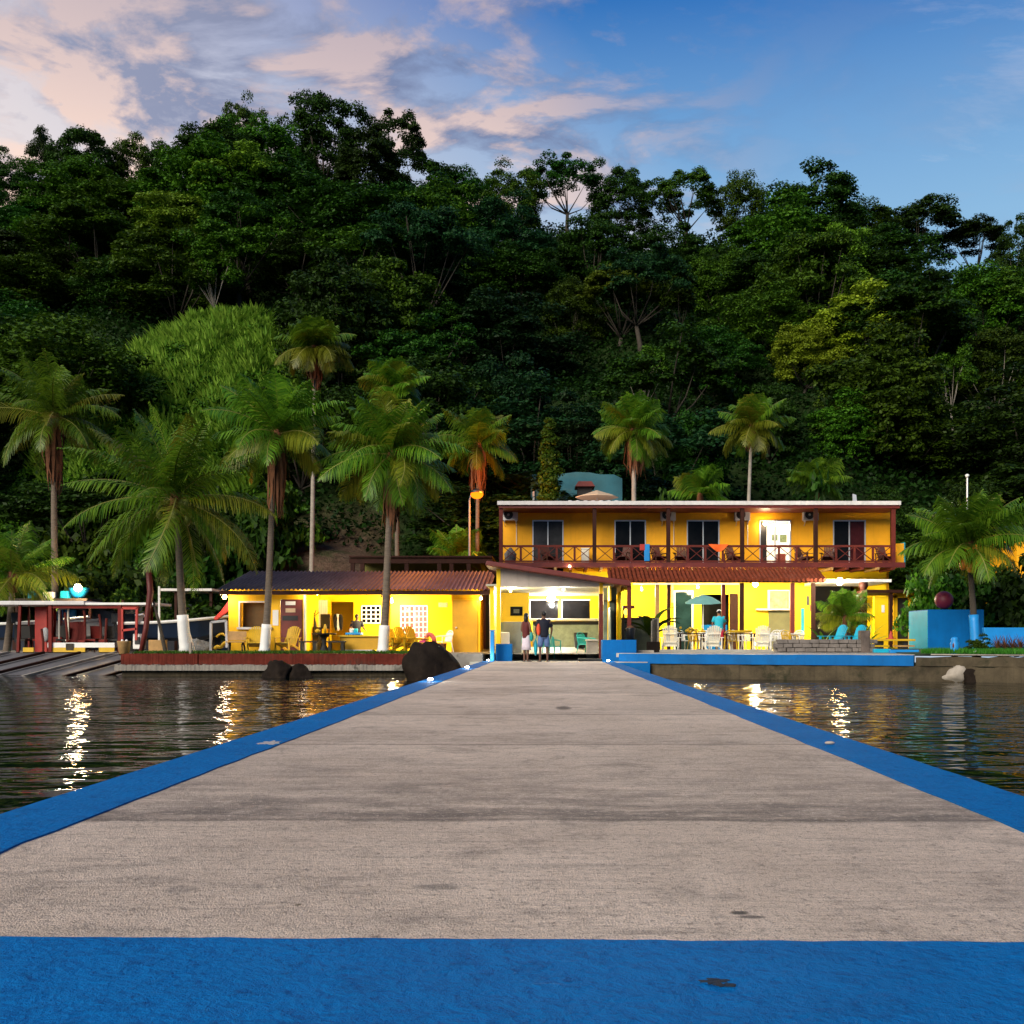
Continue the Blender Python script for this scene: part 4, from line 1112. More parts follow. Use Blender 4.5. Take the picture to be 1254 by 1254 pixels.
for px, c, lab in ((431, m_white, 'white carton on the blue porch table'), (436, m_turq, 'small blue tub on the blue porch table')):
    tag(MB().lathe((0,0,0), [(.08, 0), (.1, .14), (.06, .16)], 8).build('tub', c, loc=(X(px,41.6), 41.55, GZ+.801)), lab, 'tub')
# dark things against the porch wall
T = thing('display_board', 'black board on thin legs in front of the white curtain', 'board', (X(398,42.9), 42.9, GZ))
MB().box(X(392.5,42.9), X(404,42.9), 42.88, 42.94, Z(770,42.9), Z(752,42.9)).build('board', m_black, T)
for px in (393.5, 403): MB().bar((X(px,42.9), 42.9, GZ), (X(px,42.9), 42.9, Z(770,42.9)), .04).build('leg', m_black, T)
T = thing('black_cabinet', 'low black cabinet with clutter beside the black board', 'cabinet', (X(387,42.8), 42.8, GZ))
MB().box(X(380,42.8), X(392,42.8), 42.5, 43.1, GZ, Z(768,42.8)).build('cabinet_body', m_black, T, bevel=.02)
MB().lathe((X(384,42.8), 42.8, Z(768,42.8)), [(.14, 0), (.1, .2), (.05, .42), (.03, .6)], 8).build('vase', m_black, T)
for k in range(5): MB().tube([(X(384,42.8), 42.8, Z(755,42.8)), (X(384,42.8)+.12*(k-2), 42.8-.05, Z(750-k%2*3,42.8))], .015, 5).build('twig', m_black, T)
T = thing('hanging_wetsuits', 'black and white vests hanging in the porch doorway', 'vests', (X(414,43.6), 43.55, Z(753,43.6)))
for px, mt in ((410.5, m_black), (413.5, m_white), (417, m_black)):
    x = X(px,43.5); MB().prism([(x-.1, Z(756,43.5)), (x-.05, Z(752,43.5)), (x+.05, Z(752,43.5)), (x+.1, Z(756,43.5)), (x+.08, Z(770,43.5)), (x+.02, Z(773,43.5)), (x-.07, Z(767,43.5))], 43.5, 43.56).build('vest', mt, T, bevel=.01)
p_ch = Proto(plastic_chair(m_white, 'x'))
p_ch.put((X(543,40.5), 40.5, GZ+.01), -.9, 1.0, 'white plastic chair left of the mustard door')
T = thing('side_table', 'small pink topped table on the porch by the ochre chairs', 'table', (X(518,40.1), 40.1, GZ))
MB().box(X(512,40.1), X(525,40.1), 39.95, 40.3, GZ+.50, GZ+.54).build('tabletop', m_maroon, T)
MB().box(X(513.5,40.1), X(521,40.1), 39.98, 40.25, GZ, GZ+.49).build('table_body', M('pink_cloth', (.75, .08, .26), .6, .2, 5, 0), T)
lr = MB(); 
lr.tube([(X(526,40.6)+.2*math.cos(a), 40.5, GZ+.42+.30*math.sin(a)) for a in np.linspace(0, 6.283, 17)], .09, 8)
tag(lr.build('life_ring', M('faded_red', (.6, .13, .12), .6, .25, 4, .1), wloc=(X(526,40.6), 40.5, GZ), smooth=True), 'faded red ring propped behind the pink table', 'life ring')
tag(MB().lathe((0,0,0), [(.16, 0), (.2, .34), (.21, .36), (.19, .34)], 12).build('wicker_basket', m_thatch, loc=(X(541,40.3), 40.25, GZ+.01)), 'small brown basket under the white plastic chair', 'basket')
# hung bracket plant / wall fitting
tag(MB().tube([(0,0,0), (-.12,-.2,.02), (-.3,-.35,-.05)], .03, 5).tube([(0,0,0), (0,-.2,-.25)], .025, 5).build('wall_bracket', m_darkwood, loc=(X(467,40.8), 41.0, Z(724,41))), 'dark carved bracket under the eave left of the tree trunk', 'bracket')

# left corner: red folded awning, white door frame, boats and shed
T = thing('folded_awning', 'bright red folded canvas hanging at the left corner of the yellow house', 'awning', (X(270,41), 41.2, Z(735,41)))
MB().prism([(X(279,41), Z(733,41)), (X(279,41), Z(748,41)), (X(262,41), Z(760,41)), (X(259,41), Z(757,41)), (X(268,41), Z(748,41))], 41.2, 41.35).build('canvas', m_red, T, bevel=.03)
T = thing('market_stall', 'white open frame stall leaning beside the left corner of the yellow house', 'stall', (X(266,40.2), 40.3, GZ))
for a, b_ in (((258, 799), (258.5, 762)), ((278, 793), (277, 760)), ((258.5, 762), (277, 760))):
    MB().bar((X(a[0],40.2), 40.2, Z(a[1],40.2)), (X(b_[0],40.2), 40.2, Z(b_[1],40.2)), .09).build('rail', m_offwhite, T)
T = thing('yellow_hose', 'coiled yellow hose inside the white open frame', 'hose', (X(267,40.6), 40.6, GZ))
MB().tube([(X(263,40.6)+.45*u, 40.6, GZ+.15+.22*u+.05*math.sin(u*9)) for u in np.linspace(0, 1.2, 12)], .07, 7).build('coil', m_ypl, T, smooth=True)
MB().tube([(X(264,40.6)+.4*u, 40.7, GZ+.62+.12*math.sin(u*3)) for u in np.linspace(0, 1, 8)], .045, 7).build('coil', m_ypl, T, smooth=True)

def boat_hull(L, B, D, sheer=.25, flat=.55, n=14):
    """open hull along +X (bow), gunwale at z=D"""
    vs = []; fs = []; ring = 7
    for k in range(n+1):
        u = k/n; b = B/2*(1 if u < .55 else max(.04, 1-((u-.55)/.45)**2.0)); z0 = (.0 if u < .7 else (u-.7)/.3*D*.55)
        zt_ = D + sheer*u*u
        for j in range(ring):
            v = -1 + 2*j/(ring-1); av = abs(v)
            y = b*math.copysign(min(1, av/ .6)*flat if av < .6 else flat + (1-flat)*(av-.6)/.4, v) if av else 0
            z = z0 + (0 if av < .6 else (zt_-z0)*((av-.6)/.4)) + (.0)
            vs.append((u*L - L/2, y, z))
    for k in range(n):
        for j in range(ring-1): fs.append((k*ring+j, (k+1)*ring+j, (k+1)*ring+j+1, k*ring+j+1))
    fs.append(tuple(range(ring)))
    # foredeck
    k0 = int(n*.55)
    for k in range(k0, n): fs.append((k*ring, (k+1)*ring, (k+1)*ring+ring-1, k*ring+ring-1))
    fs.append((k0*ring, k0*ring+ring-1, k0*ring+ring-2, k0*ring+3, k0*ring+1))
    return MB().add(vs, fs)
def gunwale(L, B, D, sheer, side, n=14, rad=.05):
    pts = []
    for k in range(n+1):
        u = k/n; b = B/2*(1 if u < .55 else max(.04, 1-((u-.55)/.45)**2.0)); pts.append((u*L-L/2, side*b, D+sheer*u*u))
    return MB().tube(pts, rad, 6)
m_hullblue = M('boat_blue', (.008, .02, .05), .4, .25, 2, .1)
def motorboat(label, loc, rz, L=5.2, hullm=None):
    o = thing('motorboat', label, 'boat', (0,0,0), 'boats drawn up by the slipway')
    h = boat_hull(L, 1.7, .75, .35).build('hull', hullm or m_hullblue, o)
    for s_ in (-1, 1): gunwale(L, 1.7, .75, .35, s_, 14, .07).build('gunwale', m_white, o)
    MB().box(-L*.3, -L*.25, -.6, .6, .45, .52).box(-.2, .05, -.6, .6, .45, .52).build('seat', m_white, o)
    e = MB().box(-L/2-.42, -L/2-.05, -.16, .16, .75, 1.25).build('outboard_motor', m_black, o, bevel=.05)
    MB().box(-L/2-.3, -L/2-.15, -.06, .06, -.1, .749).build('shaft', m_black, o)
    for y in (-.5, .5): MB().box(-.9, -.6, y-.1, y+.1, -.45, .0).build('chock', m_darkwood, o)
    return place(o, loc, rz)
motorboat('white decked blue boat with bow towards the house, beside the big white palm base', (X(217,44.5), 44.6, .72), .15, 4.6)
motorboat('dark boat with white gunwales seen through the red frame of the canopy boat', (X(98,46), 46.4, .75), .2, 5.2, m_black)
motorboat('blue boat partly hidden behind the left end of the canopy', (X(40,48), 48.5, .75), -.1, 5.0)
m_launch = M('launch_red_paint', (.16, .012, .008), .6, .35, 3, .2, spec=.2)
motorboat('white hulled skiff showing behind the seats of the canopy launch', (X(128,46.5), 46.2, .8), .1, 3.6, m_white)
# red-framed canopy launch
YB = 43.4
T = thing('canopy_launch', 'red framed passenger launch with white canopy rails and yellow side panels on the slipway', 'boat', (X(70,YB), YB, .3))
def PT(px, py, dy=0): return (X(px, YB), YB+dy, Z(py, YB))
MB().box(X(-60,YB), X(148,YB), YB-.05, YB+1.9, Z(806,YB), Z(800,YB)).build('base_rail', m_launch, T)
h = MB()
for a, b_ in ((28, 41), (60, 104), (121, 140)): h.box(X(a,YB), X(b_,YB), YB, YB+.08, Z(800,YB)+.002, Z(793,YB))
h.build('yellow_panel', m_ypl, T)
MB().box(X(58,YB), X(140,YB), YB+.02, YB+.6, Z(793,YB)+.002, Z(787,YB)).build('side_deck', m_white, T)
MB().box(X(81,YB), X(90,YB), YB-.03, YB-.001, Z(796,YB), Z(788,YB)).build('name_plate', m_barkd, T)
for px, w_ in ((25, 3), (62, 4), (147, 4)):
    MB().bar(PT(px-3 if px == 25 else px, 801), PT(px, 740), S(w_, YB)).build('post', m_launch, T)
for px in (12, 45, 52, 126, 168):
    MB().bar(PT(px, 801, 1.6), PT(px, 740, 1.6), .07).build('post', m_launch, T)
MB().box(X(-60,YB), X(105,YB), YB-.15, YB+2.0, Z(741,YB), Z(736,YB)).build('canopy', m_offwhite, T, bevel=.03)
MB().box(X(105,YB)+.01, X(190,YB), YB-.1, YB+1.9, Z(741,YB), Z(738,YB)).build('canopy', m_white, T, bevel=.02)
MB().box(X(62,YB), X(170,YB), YB-.02, YB+.1, Z(745,YB), Z(741.5,YB)).build('canopy_beam', m_launch, T)
for x0, x1, y0, y1 in ((67, 78, 745, 784), (78, 126, 744, 784)):
    f = MB(); w_ = .06
    f.bar(PT(x0,y0,.4), PT(x1,y0,.4), w_).bar(PT(x0,y1,.4), PT(x0,y0,.4), w_)
    if x0 == 67: f.bar(PT(x0,y1,.4), PT(x1,y1,.4), w_)
    f.build('windscreen_frame', m_cream, T)
for px in (79, 88, 143, 158):
    sx0 = X(px,YB)
    MB().box(sx0-.05, sx0+.32, YB+.5, YB+.95, Z(787,YB), Z(784,YB)).bar((sx0, YB+.9, Z(787,YB)), (sx0-.05, YB+1.0, Z(761,YB)), .4, .07).build('seat', m_launch if px < 100 else m_dark, T, bevel=.01)
for k_, px in enumerate((20, 33, 57, 69, 100, 112, 134, 150, 163)):      # rows of seats under the canopy
    sx0 = X(px,YB); yo = .35 + (k_ % 3)*.5
    MB().box(sx0-.2, sx0+.2, YB+yo, YB+yo+.42, Z(785,YB), Z(782.5,YB)).obox((sx0, YB+yo+.44, Z(774,YB)), (.4, .06, .55), (R(8), 0, 0)).bar((sx0-.17, YB+yo, Z(800,YB)), (sx0-.17, YB+yo, Z(785,YB)), .04).bar((sx0+.17, YB+yo, Z(800,YB)), (sx0+.17, YB+yo, Z(785,YB)), .04).build('seat', (m_dark, m_launch, m_barkd)[k_ % 3], T, bevel=.01)
for px, py, w_, h_, mt in ((33, 762, 10, 22, m_hullblue), (48, 752, 7, 16, m_blueb), (57, 750, 6, 14, m_blueb), (108, 757, 18, 20, m_hullblue), (136, 762, 14, 24, m_hullblue)):
    MB().box(X(px,YB)-S(w_/2,YB), X(px,YB)+S(w_/2,YB), YB+1.85, YB+1.89, Z(py+h_/2,YB), Z(py-h_/2,YB)).build('side_curtain', mt, T)
for a, b_ in (((150, 745), (150, 786)), ((168, 745), (167, 784)), ((150, 745), (168, 745)), ((150, 772), (168, 770))): MB().bar(PT(*a, -.02), PT(*b_, -.02), .09).build('frame_rail', m_red, T)
MB().box(X(160,YB), X(172,YB), YB+.2, YB+.6, Z(795,YB), Z(776,YB)).build('console', m_white, T, bevel=.04)
MB().box(X(163,YB), X(169,YB), YB+.17, YB+.199, Z(789,YB), Z(780,YB)).build('console_screen', m_black, T)
for px, top, w_, mt in ((40, 742, 16, m_red), (60, 780, 12, m_launch), (117, 783, 11, m_launch), (152, 765, 12, m_dark)):
    x = X(px,YB); MB().box(x-S(w_/2,YB), x+S(w_/2,YB), YB+.7, YB+1.3, Z(800,YB), Z(top,YB)).build('engine_box' if w_ < 14 else 'red_curtain', mt, T, bevel=.04)
for a, b_ in (((119, 752), (121, 782)), ((128, 757), (124, 800)), ((100, 747), (101, 766)), ((77, 750), (80, 800)), ((48, 770), (50, 800))):
    MB().tube([PT(*a, .2), PT((a[0]+b_[0])/2+1, (a[1]+b_[1])/2, .2), PT(*b_, .2)], .05, 6).build('rail', m_redwood, T)
for px, py, rx_ in ((47, 777, 5), (166, 783, 7)):
    MB().ball(PT(px, py, .6), S(rx_,YB), .1, S(9,YB)).build('fender', M('grey_mesh', (.35,.35,.37), .6, .4, 12, .1), T, smooth=True)
# red leaning mast right of the launch
T = thing('leaning_mast', 'red painted leaning timber at the right end of the launch', 'post', (X(172,39), 39, .26))
MB().tube([(X(172,39), 39, .2), (X(178,39), 39.05, Z(770,39)), (X(183,39), 39.1, Z(725,39)), (X(180,39), 39.1, Z(690,39))], [.09, .1, .12, .1], 9).build('timber', m_maroon, T, smooth=True)
tag(MB().tube([(0,0,0), (-.25,.1,1.0), (-.55,.2,2.0)], [.08,.06,.04], 7).build('driftwood_pole', m_barkd, loc=(X(203,39), 39, .25)), 'dark slanting pole between the red timber and the big palm', 'pole')
tag(MB().box(-.035,.035,-.035,.035,0,Z(718,41)-.26).build('white_post', m_white, loc=(X(195,41), 41, .26)), 'thin white post right of the leaning red timber', 'post')
tag(MB().bar((0,0,0), (-.32,.05,1.0), .05, .12).build('leaning_plank', m_white, loc=(X(238,39.3), 39.4, .26)), 'pale plank leaning on the white palm base', 'plank')
tag(MB().box(-.05,.05,-.05,.05,-.02,.42).build('mooring_stake', m_barkp, loc=(X(233.5,37.5), 37.5, .26), bevel=.02), 'short pale stake at the lawn edge in front of the big palm', 'stake')
tag(MB().box(-.3,.3,-.2,.2,0,.5).build('wooden_crate', m_tanw, loc=(X(191,40), 40.2, .26), bevel=.02), 'small straw coloured crate behind the dark slanting pole', 'crate')
tag(boulder('ash_heap', 'grey gravel heap behind the big palm', (X(243,42.5), 42.5, .4), .55, .5, .5, M('grey_gravel', (.22,.22,.22), .9, .6, 14, .6), 31), None, 'heap')
# boat shed with tubs and floodlight behind the launch
YS = 49
T = thing('boat_shed', 'dark open boat shed with thin flat roof behind the launch', 'shed', (X(80,YS), YS, .26))
MB().box(X(-80,YS), X(250,YS), YS+2.4, YS+2.5, .2, Z(738,YS)).build('back_wall', M('dark_blue_tarp', (.012,.02,.045), .6, .5, 1.2, .2), T)
MB().box(X(-80,YS), X(110,YS), YS-.3, YS+2.6, Z(736,YS), Z(733,YS)).build('roof', m_barkd, T)
MB().box(X(198,YS), X(262,YS), YS-.3, YS+2.6, Z(724,YS), Z(721,YS)).build('roof', m_offwhite, T)
for px in (-40, 20, 110, 150, 215, 258): MB().box(X(px,YS)-.06, X(px,YS)+.06, YS, YS+.12, .2, Z(735,YS) if px < 190 else Z(724,YS)).build('post', m_darkwood, T)
for px, mt in ((60, m_blueb), (36, m_turq), (204, m_ypl)): MB().box(X(px-6,YS), X(px+6,YS), YS+2.2, YS+2.35, Z(765,YS), Z(745,YS)).build('wall_panel', mt, T)
for px, w_, h_, mt, lab in ((36, 8, 9, m_cyan, 'blue drum on the shed roof left of the pale box'), (57, 12, 8, m_white, 'pale box on the boat shed roof'), (77, 10, 9, m_cyan, 'turquoise tub on the shed roof beside the lit basin')):
    x = X(px,48.6); tag(MB().box(-S(w_/2,48.6), S(w_/2,48.6), -.2, .2, 0, S(h_,48.6)).build('storage_tub', mt, loc=(x, 48.9, Z(733,YS)+.002), bevel=.03), lab, 'tub')
bs = tag(MB().lathe((0,0,0), [(.08, 0), (.28, .1), (.42, .32), (.47, .5), (.44, .49)], 20).build('blue_basin', M('bright_cyan_plastic', (.008,.22,.42), .35, .1, 3, 0), loc=(X(93,48.6), 48.9, Z(733,YS)+.002), smooth=True), 'round blue basin under the floodlight on the shed roof', 'basin')
lamp('floodlight', 'dazzling white floodlight above the blue basin over the boats', (X(96,48.3), 48.25, Z(720,48.3)), (1,.9,.7), 70, .17, 120, soft=.2)
# dark pavilion behind the house
YV = 51
T = thing('open_pavilion', 'dark timber pavilion with maroon beam behind the yellow house roof', 'pavilion', (X(515,YV), YV, .26))
MB().box(X(428,YV), X(603,YV), YV-.1, YV+.1, Z(690,YV), Z(684,YV)).build('beam', m_darkwood, T)
MB().box(X(428,YV), X(603,YV), YV-.2, YV+4, Z(683,YV)+.002, Z(681,YV)).build('roof', m_darkwood, T)
for px in (432, 444, 498, 538, 553, 574, 601): MB().box(X(px,YV)-.1, X(px,YV)+.1, YV-.08, YV+.08, .2, Z(690,YV)-.002).build('post', m_darkwood, T)
MB().box(X(428,YV), X(603,YV), YV+3.6, YV+3.7, .2, Z(683,YV)).build('back_wall', M('olive_wall', (.12,.11,.02), .8, .5, 1, .1), T)
# maroon gap wall between house and hall
T = thing('gap_wall', 'maroon plank wall with dark door in the gap between house and entrance hall', 'wall', (X(595,43), 43, .26))
MB().box(X(588.5,43), X(606,43), 43, 43.1, .2, Z(722,43)).build('planks', m_maroon, T)
MB().box(X(595,43), X(606,43), 42.9, 42.99, .2, Z(728,43)).build('door', m_dark, T)
MB().bar((X(601,41), 41, .26), (X(600.5,41), 41, Z(728,41)), .08).build('downpipe', m_alu, T)
# street lamp
YL = 54
T = thing('street_lamp', 'orange glowing street lamp on a white pole above the dark pavilion', 'street lamp', (X(575,YL), YL, .26))
MB().tube([(X(575,YL), YL, .1), (X(575,YL), YL, Z(612,YL))], [.075, .05], 10).build('pole', M('grey_pole', (.16,.16,.17), .6, .2, 3, 0), T, smooth=True)
MB().tube([(X(575,YL), YL, Z(612,YL)), (X(577,YL), YL-.1, Z(607,YL)), (X(582,YL), YL-.5, Z(605,YL))], .04, 8).build('arm', m_alu, T, smooth=True)
hd = MB().lathe((X(585,YL), YL-.6, Z(605.5,YL)), [(.05, .22), (.26, .12), (.3, .0), (.24, -.04)], 14, 1.2, .8).build('lamp_head', m_black, T, smooth=True)
MB().ball((X(585,YL), YL-.6, Z(605.5,YL)-.08), .33, .26, .24).build('bulb', EM('sodium_glow', (1,.15,.004), 1.4), hd, smooth=True)
ld = bpy.data.lights.new('sodium', 'POINT'); lo = bpy.data.objects.new('lamp_light', ld); COL.objects.link(lo)
ld.energy = 480; ld.color = (1,.27,.015); ld.shadow_soft_size = .25; lo.parent = hd; lo.location = (X(585,YL)-X(575,YL), -1.0, Z(605.5,YL)-.26-.35)
lo.location = Vector((X(585,YL)+.75, YL-1.1, Z(605.5,YL)-.2)) - Vector(ORG[hd.name])
# pier edge lights
for k, (px, py, s_) in enumerate(((527, 838, 1), (572, 822, 1), (600, 809.5, 1), (741, 812.5, 1))):
    Y = 36.0 if k == 2 else (35.2 if k == 3 else EYE*1254/(py-784)*1.0)
    x = -2.13 if k < 3 else 2.05
    Y = x*1254/(px-672) if k < 2 else Y
    o = thing('edge_light', ['white edge light on the left pier kerb beside the boulder', 'second white edge light on the left pier kerb', 'white edge light at the foot of the blue gate post', 'white edge light at the right pier corner by the blue planter'][k], 'light', (x, Y, .008), 'lights set on the pier edge')
    MB().lathe((x, Y, .008), [(.065, 0), (.065, .03), (.055, .035)], 12).build('housing', m_alu, o)
    MB().lathe((x, Y, .042), [(.05, 0), (.042, .02), (.01, .03)], 12).build('lens', EM('edge_glow', (.95,1,1), 40), o, smooth=True)
    ld = bpy.data.lights.new('edge', 'POINT'); lo = bpy.data.objects.new('lamp_light', ld); COL.objects.link(lo)
    ld.energy = 3.5; ld.color = (.95,1,1); ld.shadow_soft_size = .05; lo.parent = o; lo.location = (0, 0, .16)
# ------------------------------------------------------------------ entrance hall at the end of the pier
YE, YR2 = 37.3, 46.0
HALL = thing('entrance_hall', 'open yellow entrance hall with maroon sloping roof at the end of the pier', 'hall', (X(672,YE), YE, 0))
zc_ = 2.74
MB().prism([(X(594,36.7), Z(692,36.7)), (X(772,36.7), Z(718,36.7)), (X(772,36.7), Z(711,36.7)), (X(596,36.7), Z(686.5,36.7))], 36.7, 47.5).build('roof', m_maroon, HALL, bevel=.03)
MB().prism([(X(613,YE), Z(718.5,YE)), (X(735,YE), Z(718.5,YE)), (X(735,YE), Z(713,YE)), (X(613,YE), Z(696,YE))], YE, YE+.1).build('gable_panel', M('cream_gable', (.46,.39,.33), .6, .2, 1.5, .1, streak=.3), HALL)
MB().box(X(608,YE), X(613,YE)-.002, YE-.02, YE+.2, -.1, Z(697,YE)).build('column', m_lemon, HALL)
MB().box(X(734,YE), X(738.5,YE), YE-.02, YE+.14, Z(727,YE), Z(713,YE)).build('column', m_yellow, HALL)
MB().box(X(733.5,YE), X(738.5,YE), YE-.03, YE+.16, -.1, Z(727,YE)-.002).build('column', m_redwood, HALL)
MB().box(-2.3, 2.4, YE+.11, 47.3, zc_, zc_+.06).build('ceiling', M('grey_ceiling', (.42,.42,.36), .7, .15, 1, 0), HALL)
fl = MB().prismx([(36.26, -.02), (37.6, .0), (44.0, .45), (47.2, .45), (47.2, -.3), (36.26, -.3)], -2.8, 3.4).build('hall_floor', M('hall_floor', (.40,.39,.33), .5, .2, 1.2, .1)); tag(fl, kind='structure')
bw = MB()
wx = [X(p, YR2) for p in (612, 648, 684, 687.5, 723, 732)]
bw.box(wx[0], wx[1], YR2, YR2+.15, 0, 3.0).box(wx[2], wx[3], YR2, YR2+.15, 0, 3.0).box(wx[4], wx[5]+.2, YR2, YR2+.15, 0, 3.0)
for a, b_ in ((1, 2), (3, 4)): bw.box(wx[a], wx[b_], YR2, YR2+.15, Z(734.5,YR2), 3.0).box(wx[a], wx[b_], YR2, YR2+.15, 0, Z(758,YR2))
bw.build('back_wall', m_lemon, HALL)
for a, b_ in ((1, 2), (3, 4)): 
    f = MB().box(wx[a]+.02, wx[b_]-.02, YR2+.08, YR2+.1, Z(757.5,YR2), Z(735,YR2)).build('window', m_glass, HALL)
    MB().box(wx[a], wx[b_], YR2-.02, YR2+.05, Z(735.3,YR2), Z(734,YR2)).box(wx[a], wx[a]+.05, YR2-.02, YR2+.05, Z(758,YR2), Z(735.4,YR2)).build('frame', m_white, f)
# yellow partition with notice board at the left
MB().box(X(613.5,43), X(648,43), 43, 43.12, Z(762,43), zc_-.002).build('partition', m_lemon, HALL)
MB().box(X(613.5,43), X(648,43), 43, 43.12, .2, Z(762,43)-.002).build('partition_base', M('green_tile', (.22,.27,.18), .4, .3, 3, .1), HALL)
nb = MB().box(X(625,43), X(640,43), 42.93, 42.998, Z(754,43), Z(743,43)).build('notice_board', m_glass, HALL)
MB().box(X(629,43), X(636,43), 42.92, 42.929, Z(751,43), Z(746,43)).build('notice', M('dim_notice', (.10,.10,.085), .6, .5, 16, 0), nb)
MB().box(X(613.5,43)-.15, X(613.5,43)-.002, YE+.3, 47, -.1, zc_-.002).build('side_wall', m_lemon, HALL)
# right glazed side
sw = MB()
for y in (YE+1.4, YE+3.2, YE+5, YE+6.8): sw.box(2.22, 2.30, y, y+.08, 0, zc_-.004)
sw.build('glazing_bar', m_lemon, HALL)
MB().box(2.24, 2.28, YE+.2, YR2, .1, 1.95).build('side_panel', M('grey_green_panel', (.2,.22,.17), .3, .3, 1, 0), HALL)
MB().box(2.23, 2.29, YE+.2, YR2, 2.2, zc_-.005).build('side_wall', m_lemon, HALL)
MB().bar((X(770.5,36.9), 36.9, -.05), (X(770.5,36.9), 36.9, Z(714,36.9)), .14).build('roof_post', m_redwood, HALL)
# counter
T = thing('reception_counter', 'pale green tiled counter with white top at the back of the hall', 'counter', (0.3, 44.9, .45))
MB().box(X(652,44.7), X(733,44.7), 44.7, 45.3, .45, Z(760.5,44.7)).build('counter_front', M('pale_green_tile', (.36,.42,.30), .4, .35, 3.5, .15), T)
MB().box(X(645,44.6), X(733,44.6), 44.55, 45.4, Z(760,44.6), Z(757.5,44.6)).build('counter_top', m_white, T, bevel=.01)
MB().box(X(652,44.7), X(733,44.7), 44.66, 44.699, Z(765,44.7), Z(760.6,44.7)).build('painted_shade_strip', m_dark, T)  # dark strip paints the shade under the counter top
lamp('ceiling_lamp', 'bright white ceiling lamp at the back of the entrance hall', (X(676,45), 44.9, zc_-.16), COOL, 240, .15, 60)
lamp('ceiling_lamp', 'small round lamp just below the ceiling lamp in the hall', (X(672.5,45.6), 45.7, Z(733.5,45.6)), COOL, 12, .12, 18, False)
lamp('hall_tube_lamp', 'narrow lamp under the hall ceiling left near the yellow column', (X(625,39.3), 39.4, zc_-.1), (1,.95,.7), 90, .05, 20)
lamp('hall_tube_lamp', 'lamp hidden behind the cream gable of the hall', (X(690,38.2), 38.2, zc_-.1), (1,.96,.82), 90, .05, 20)
# things in the hall
t_ch = Proto(plastic_chair(m_teal, 'x'))
t_ch.put((X(676,38.6), 38.6, .07), 2.6, 1.05, 'teal plastic chair just right of the man in navy', 'teal chairs in the hall')
t_ch.put((X(631,40), 40, .2), -.6, 1.05, 'dark teal chair at the left wall of the hall', 'teal chairs in the hall')
t_ch.put((X(719,39.5), 39.5, .15), .9, 1.05, 'teal chair by the right wall of the hall', 'teal chairs in the hall')
for px, Y, h, lab in ((711, 43.2, .62, 'black waste bin before the reception counter'),):
    x = X(px,Y); tag(MB().lathe((0,0,0), [(.24, 0), (.3, h), (.32, h+.03), (.28, h)], 14).build('waste_bin', m_black, loc=(x, Y, .42), smooth=True), lab, 'bin')
T = thing('stone_stool', 'grey stone plinth by the right wall of the hall', 'plinth', (X(724,39), 39, .1))
MB().box(X(718,39), X(732,39), 38.7, 39.3, .05, Z(785,39)).build('block', m_concrete, T, bevel=.02)
MB().box(X(717,39), X(733,39), 38.65, 39.35, Z(785,39)+.001, Z(783,39)).build('top', m_palerock, T, bevel=.01)
tag(MB().box(-.42, .42, -.5, .5, 0, .09).build('dark_ramp', m_black, loc=(X(719,36.7)+.1, 36.9, .0), bevel=.02), 'dark low ramp mat on the right of the hall entrance', 'ramp')
tag(MB().box(-.35,.35,-.02,.02,0,1.35).build('grey_panel', M('grey_board', (.22,.23,.2), .6, .35, 1.4, .1), loc=(X(627,38.6), 38.9, .1), bevel=.01), 'grey green board standing at the left of the hall', 'board')
tag(MB().box(-.2,.2,-.15,.15,0,.5).build('water_cooler', m_white, loc=(X(617.5,38.6), 38.5, .55), bevel=.03), 'white box on a shelf at the left column of the hall', 'box')
# gate posts and planters in blue
T = thing('gate_post', 'tall narrow blue post at the left corner of the pier end', 'post', (X(603,36.5), 36.5, -.1))
MB().box(X(600.5,36.4), X(605.3,36.4), 36.3, 36.6, -.4, Z(772.5,36.4)).build('shaft', m_blueb, T, bevel=.02)
MB().box(X(600,36.4), X(606,36.4), 36.27, 36.63, Z(772.5,36.4)+.001, Z(771.6,36.4)).build('cap', m_blueb, T)
def planter(px0, px1, py1, Y, d, z0, label):
    o = thing('blue_planter', label, 'planter', (X((px0+px1)/2,Y), Y, z0))
    x0, x1, z1 = X(px0,Y), X(px1,Y), Z(py1,Y)
    w_ = .09
    MB().box(x0, x1, Y, Y+w_, z0, z1).box(x0, x1, Y+d-w_, Y+d, z0, z1).box(x0, x0+w_, Y+w_, Y+d-w_, z0, z1).box(x1-w_, x1, Y+w_, Y+d-w_, z0, z1).build('box', m_blue, o, bevel=.02)
    MB().box(x0+w_, x1-w_, Y+w_, Y+d-w_, z0, z1-.08).build('soil', m_barkd, o)
    return o
planter(607, 627, 788.5, 36.9, .6, -.03, 'small blue planter box inside the left gate post')
planter(737.5, 779.5, 783.5, 36.4, .9, -.1, 'large blue planter box at the right end of the pier')
T = thing('blue_step', 'blue painted step block with white top beside the right pier corner', 'step', (2.9, 35.9, -.2))
MB().box(2.262, X(796,35.4), 35.3, 36.39, -.7, -.03).build('block', m_blue, T, bevel=.02)
MB().box(2.262, X(793,35.4), 35.34, 36.38, -.029, .0).build('top', m_palerock, T)
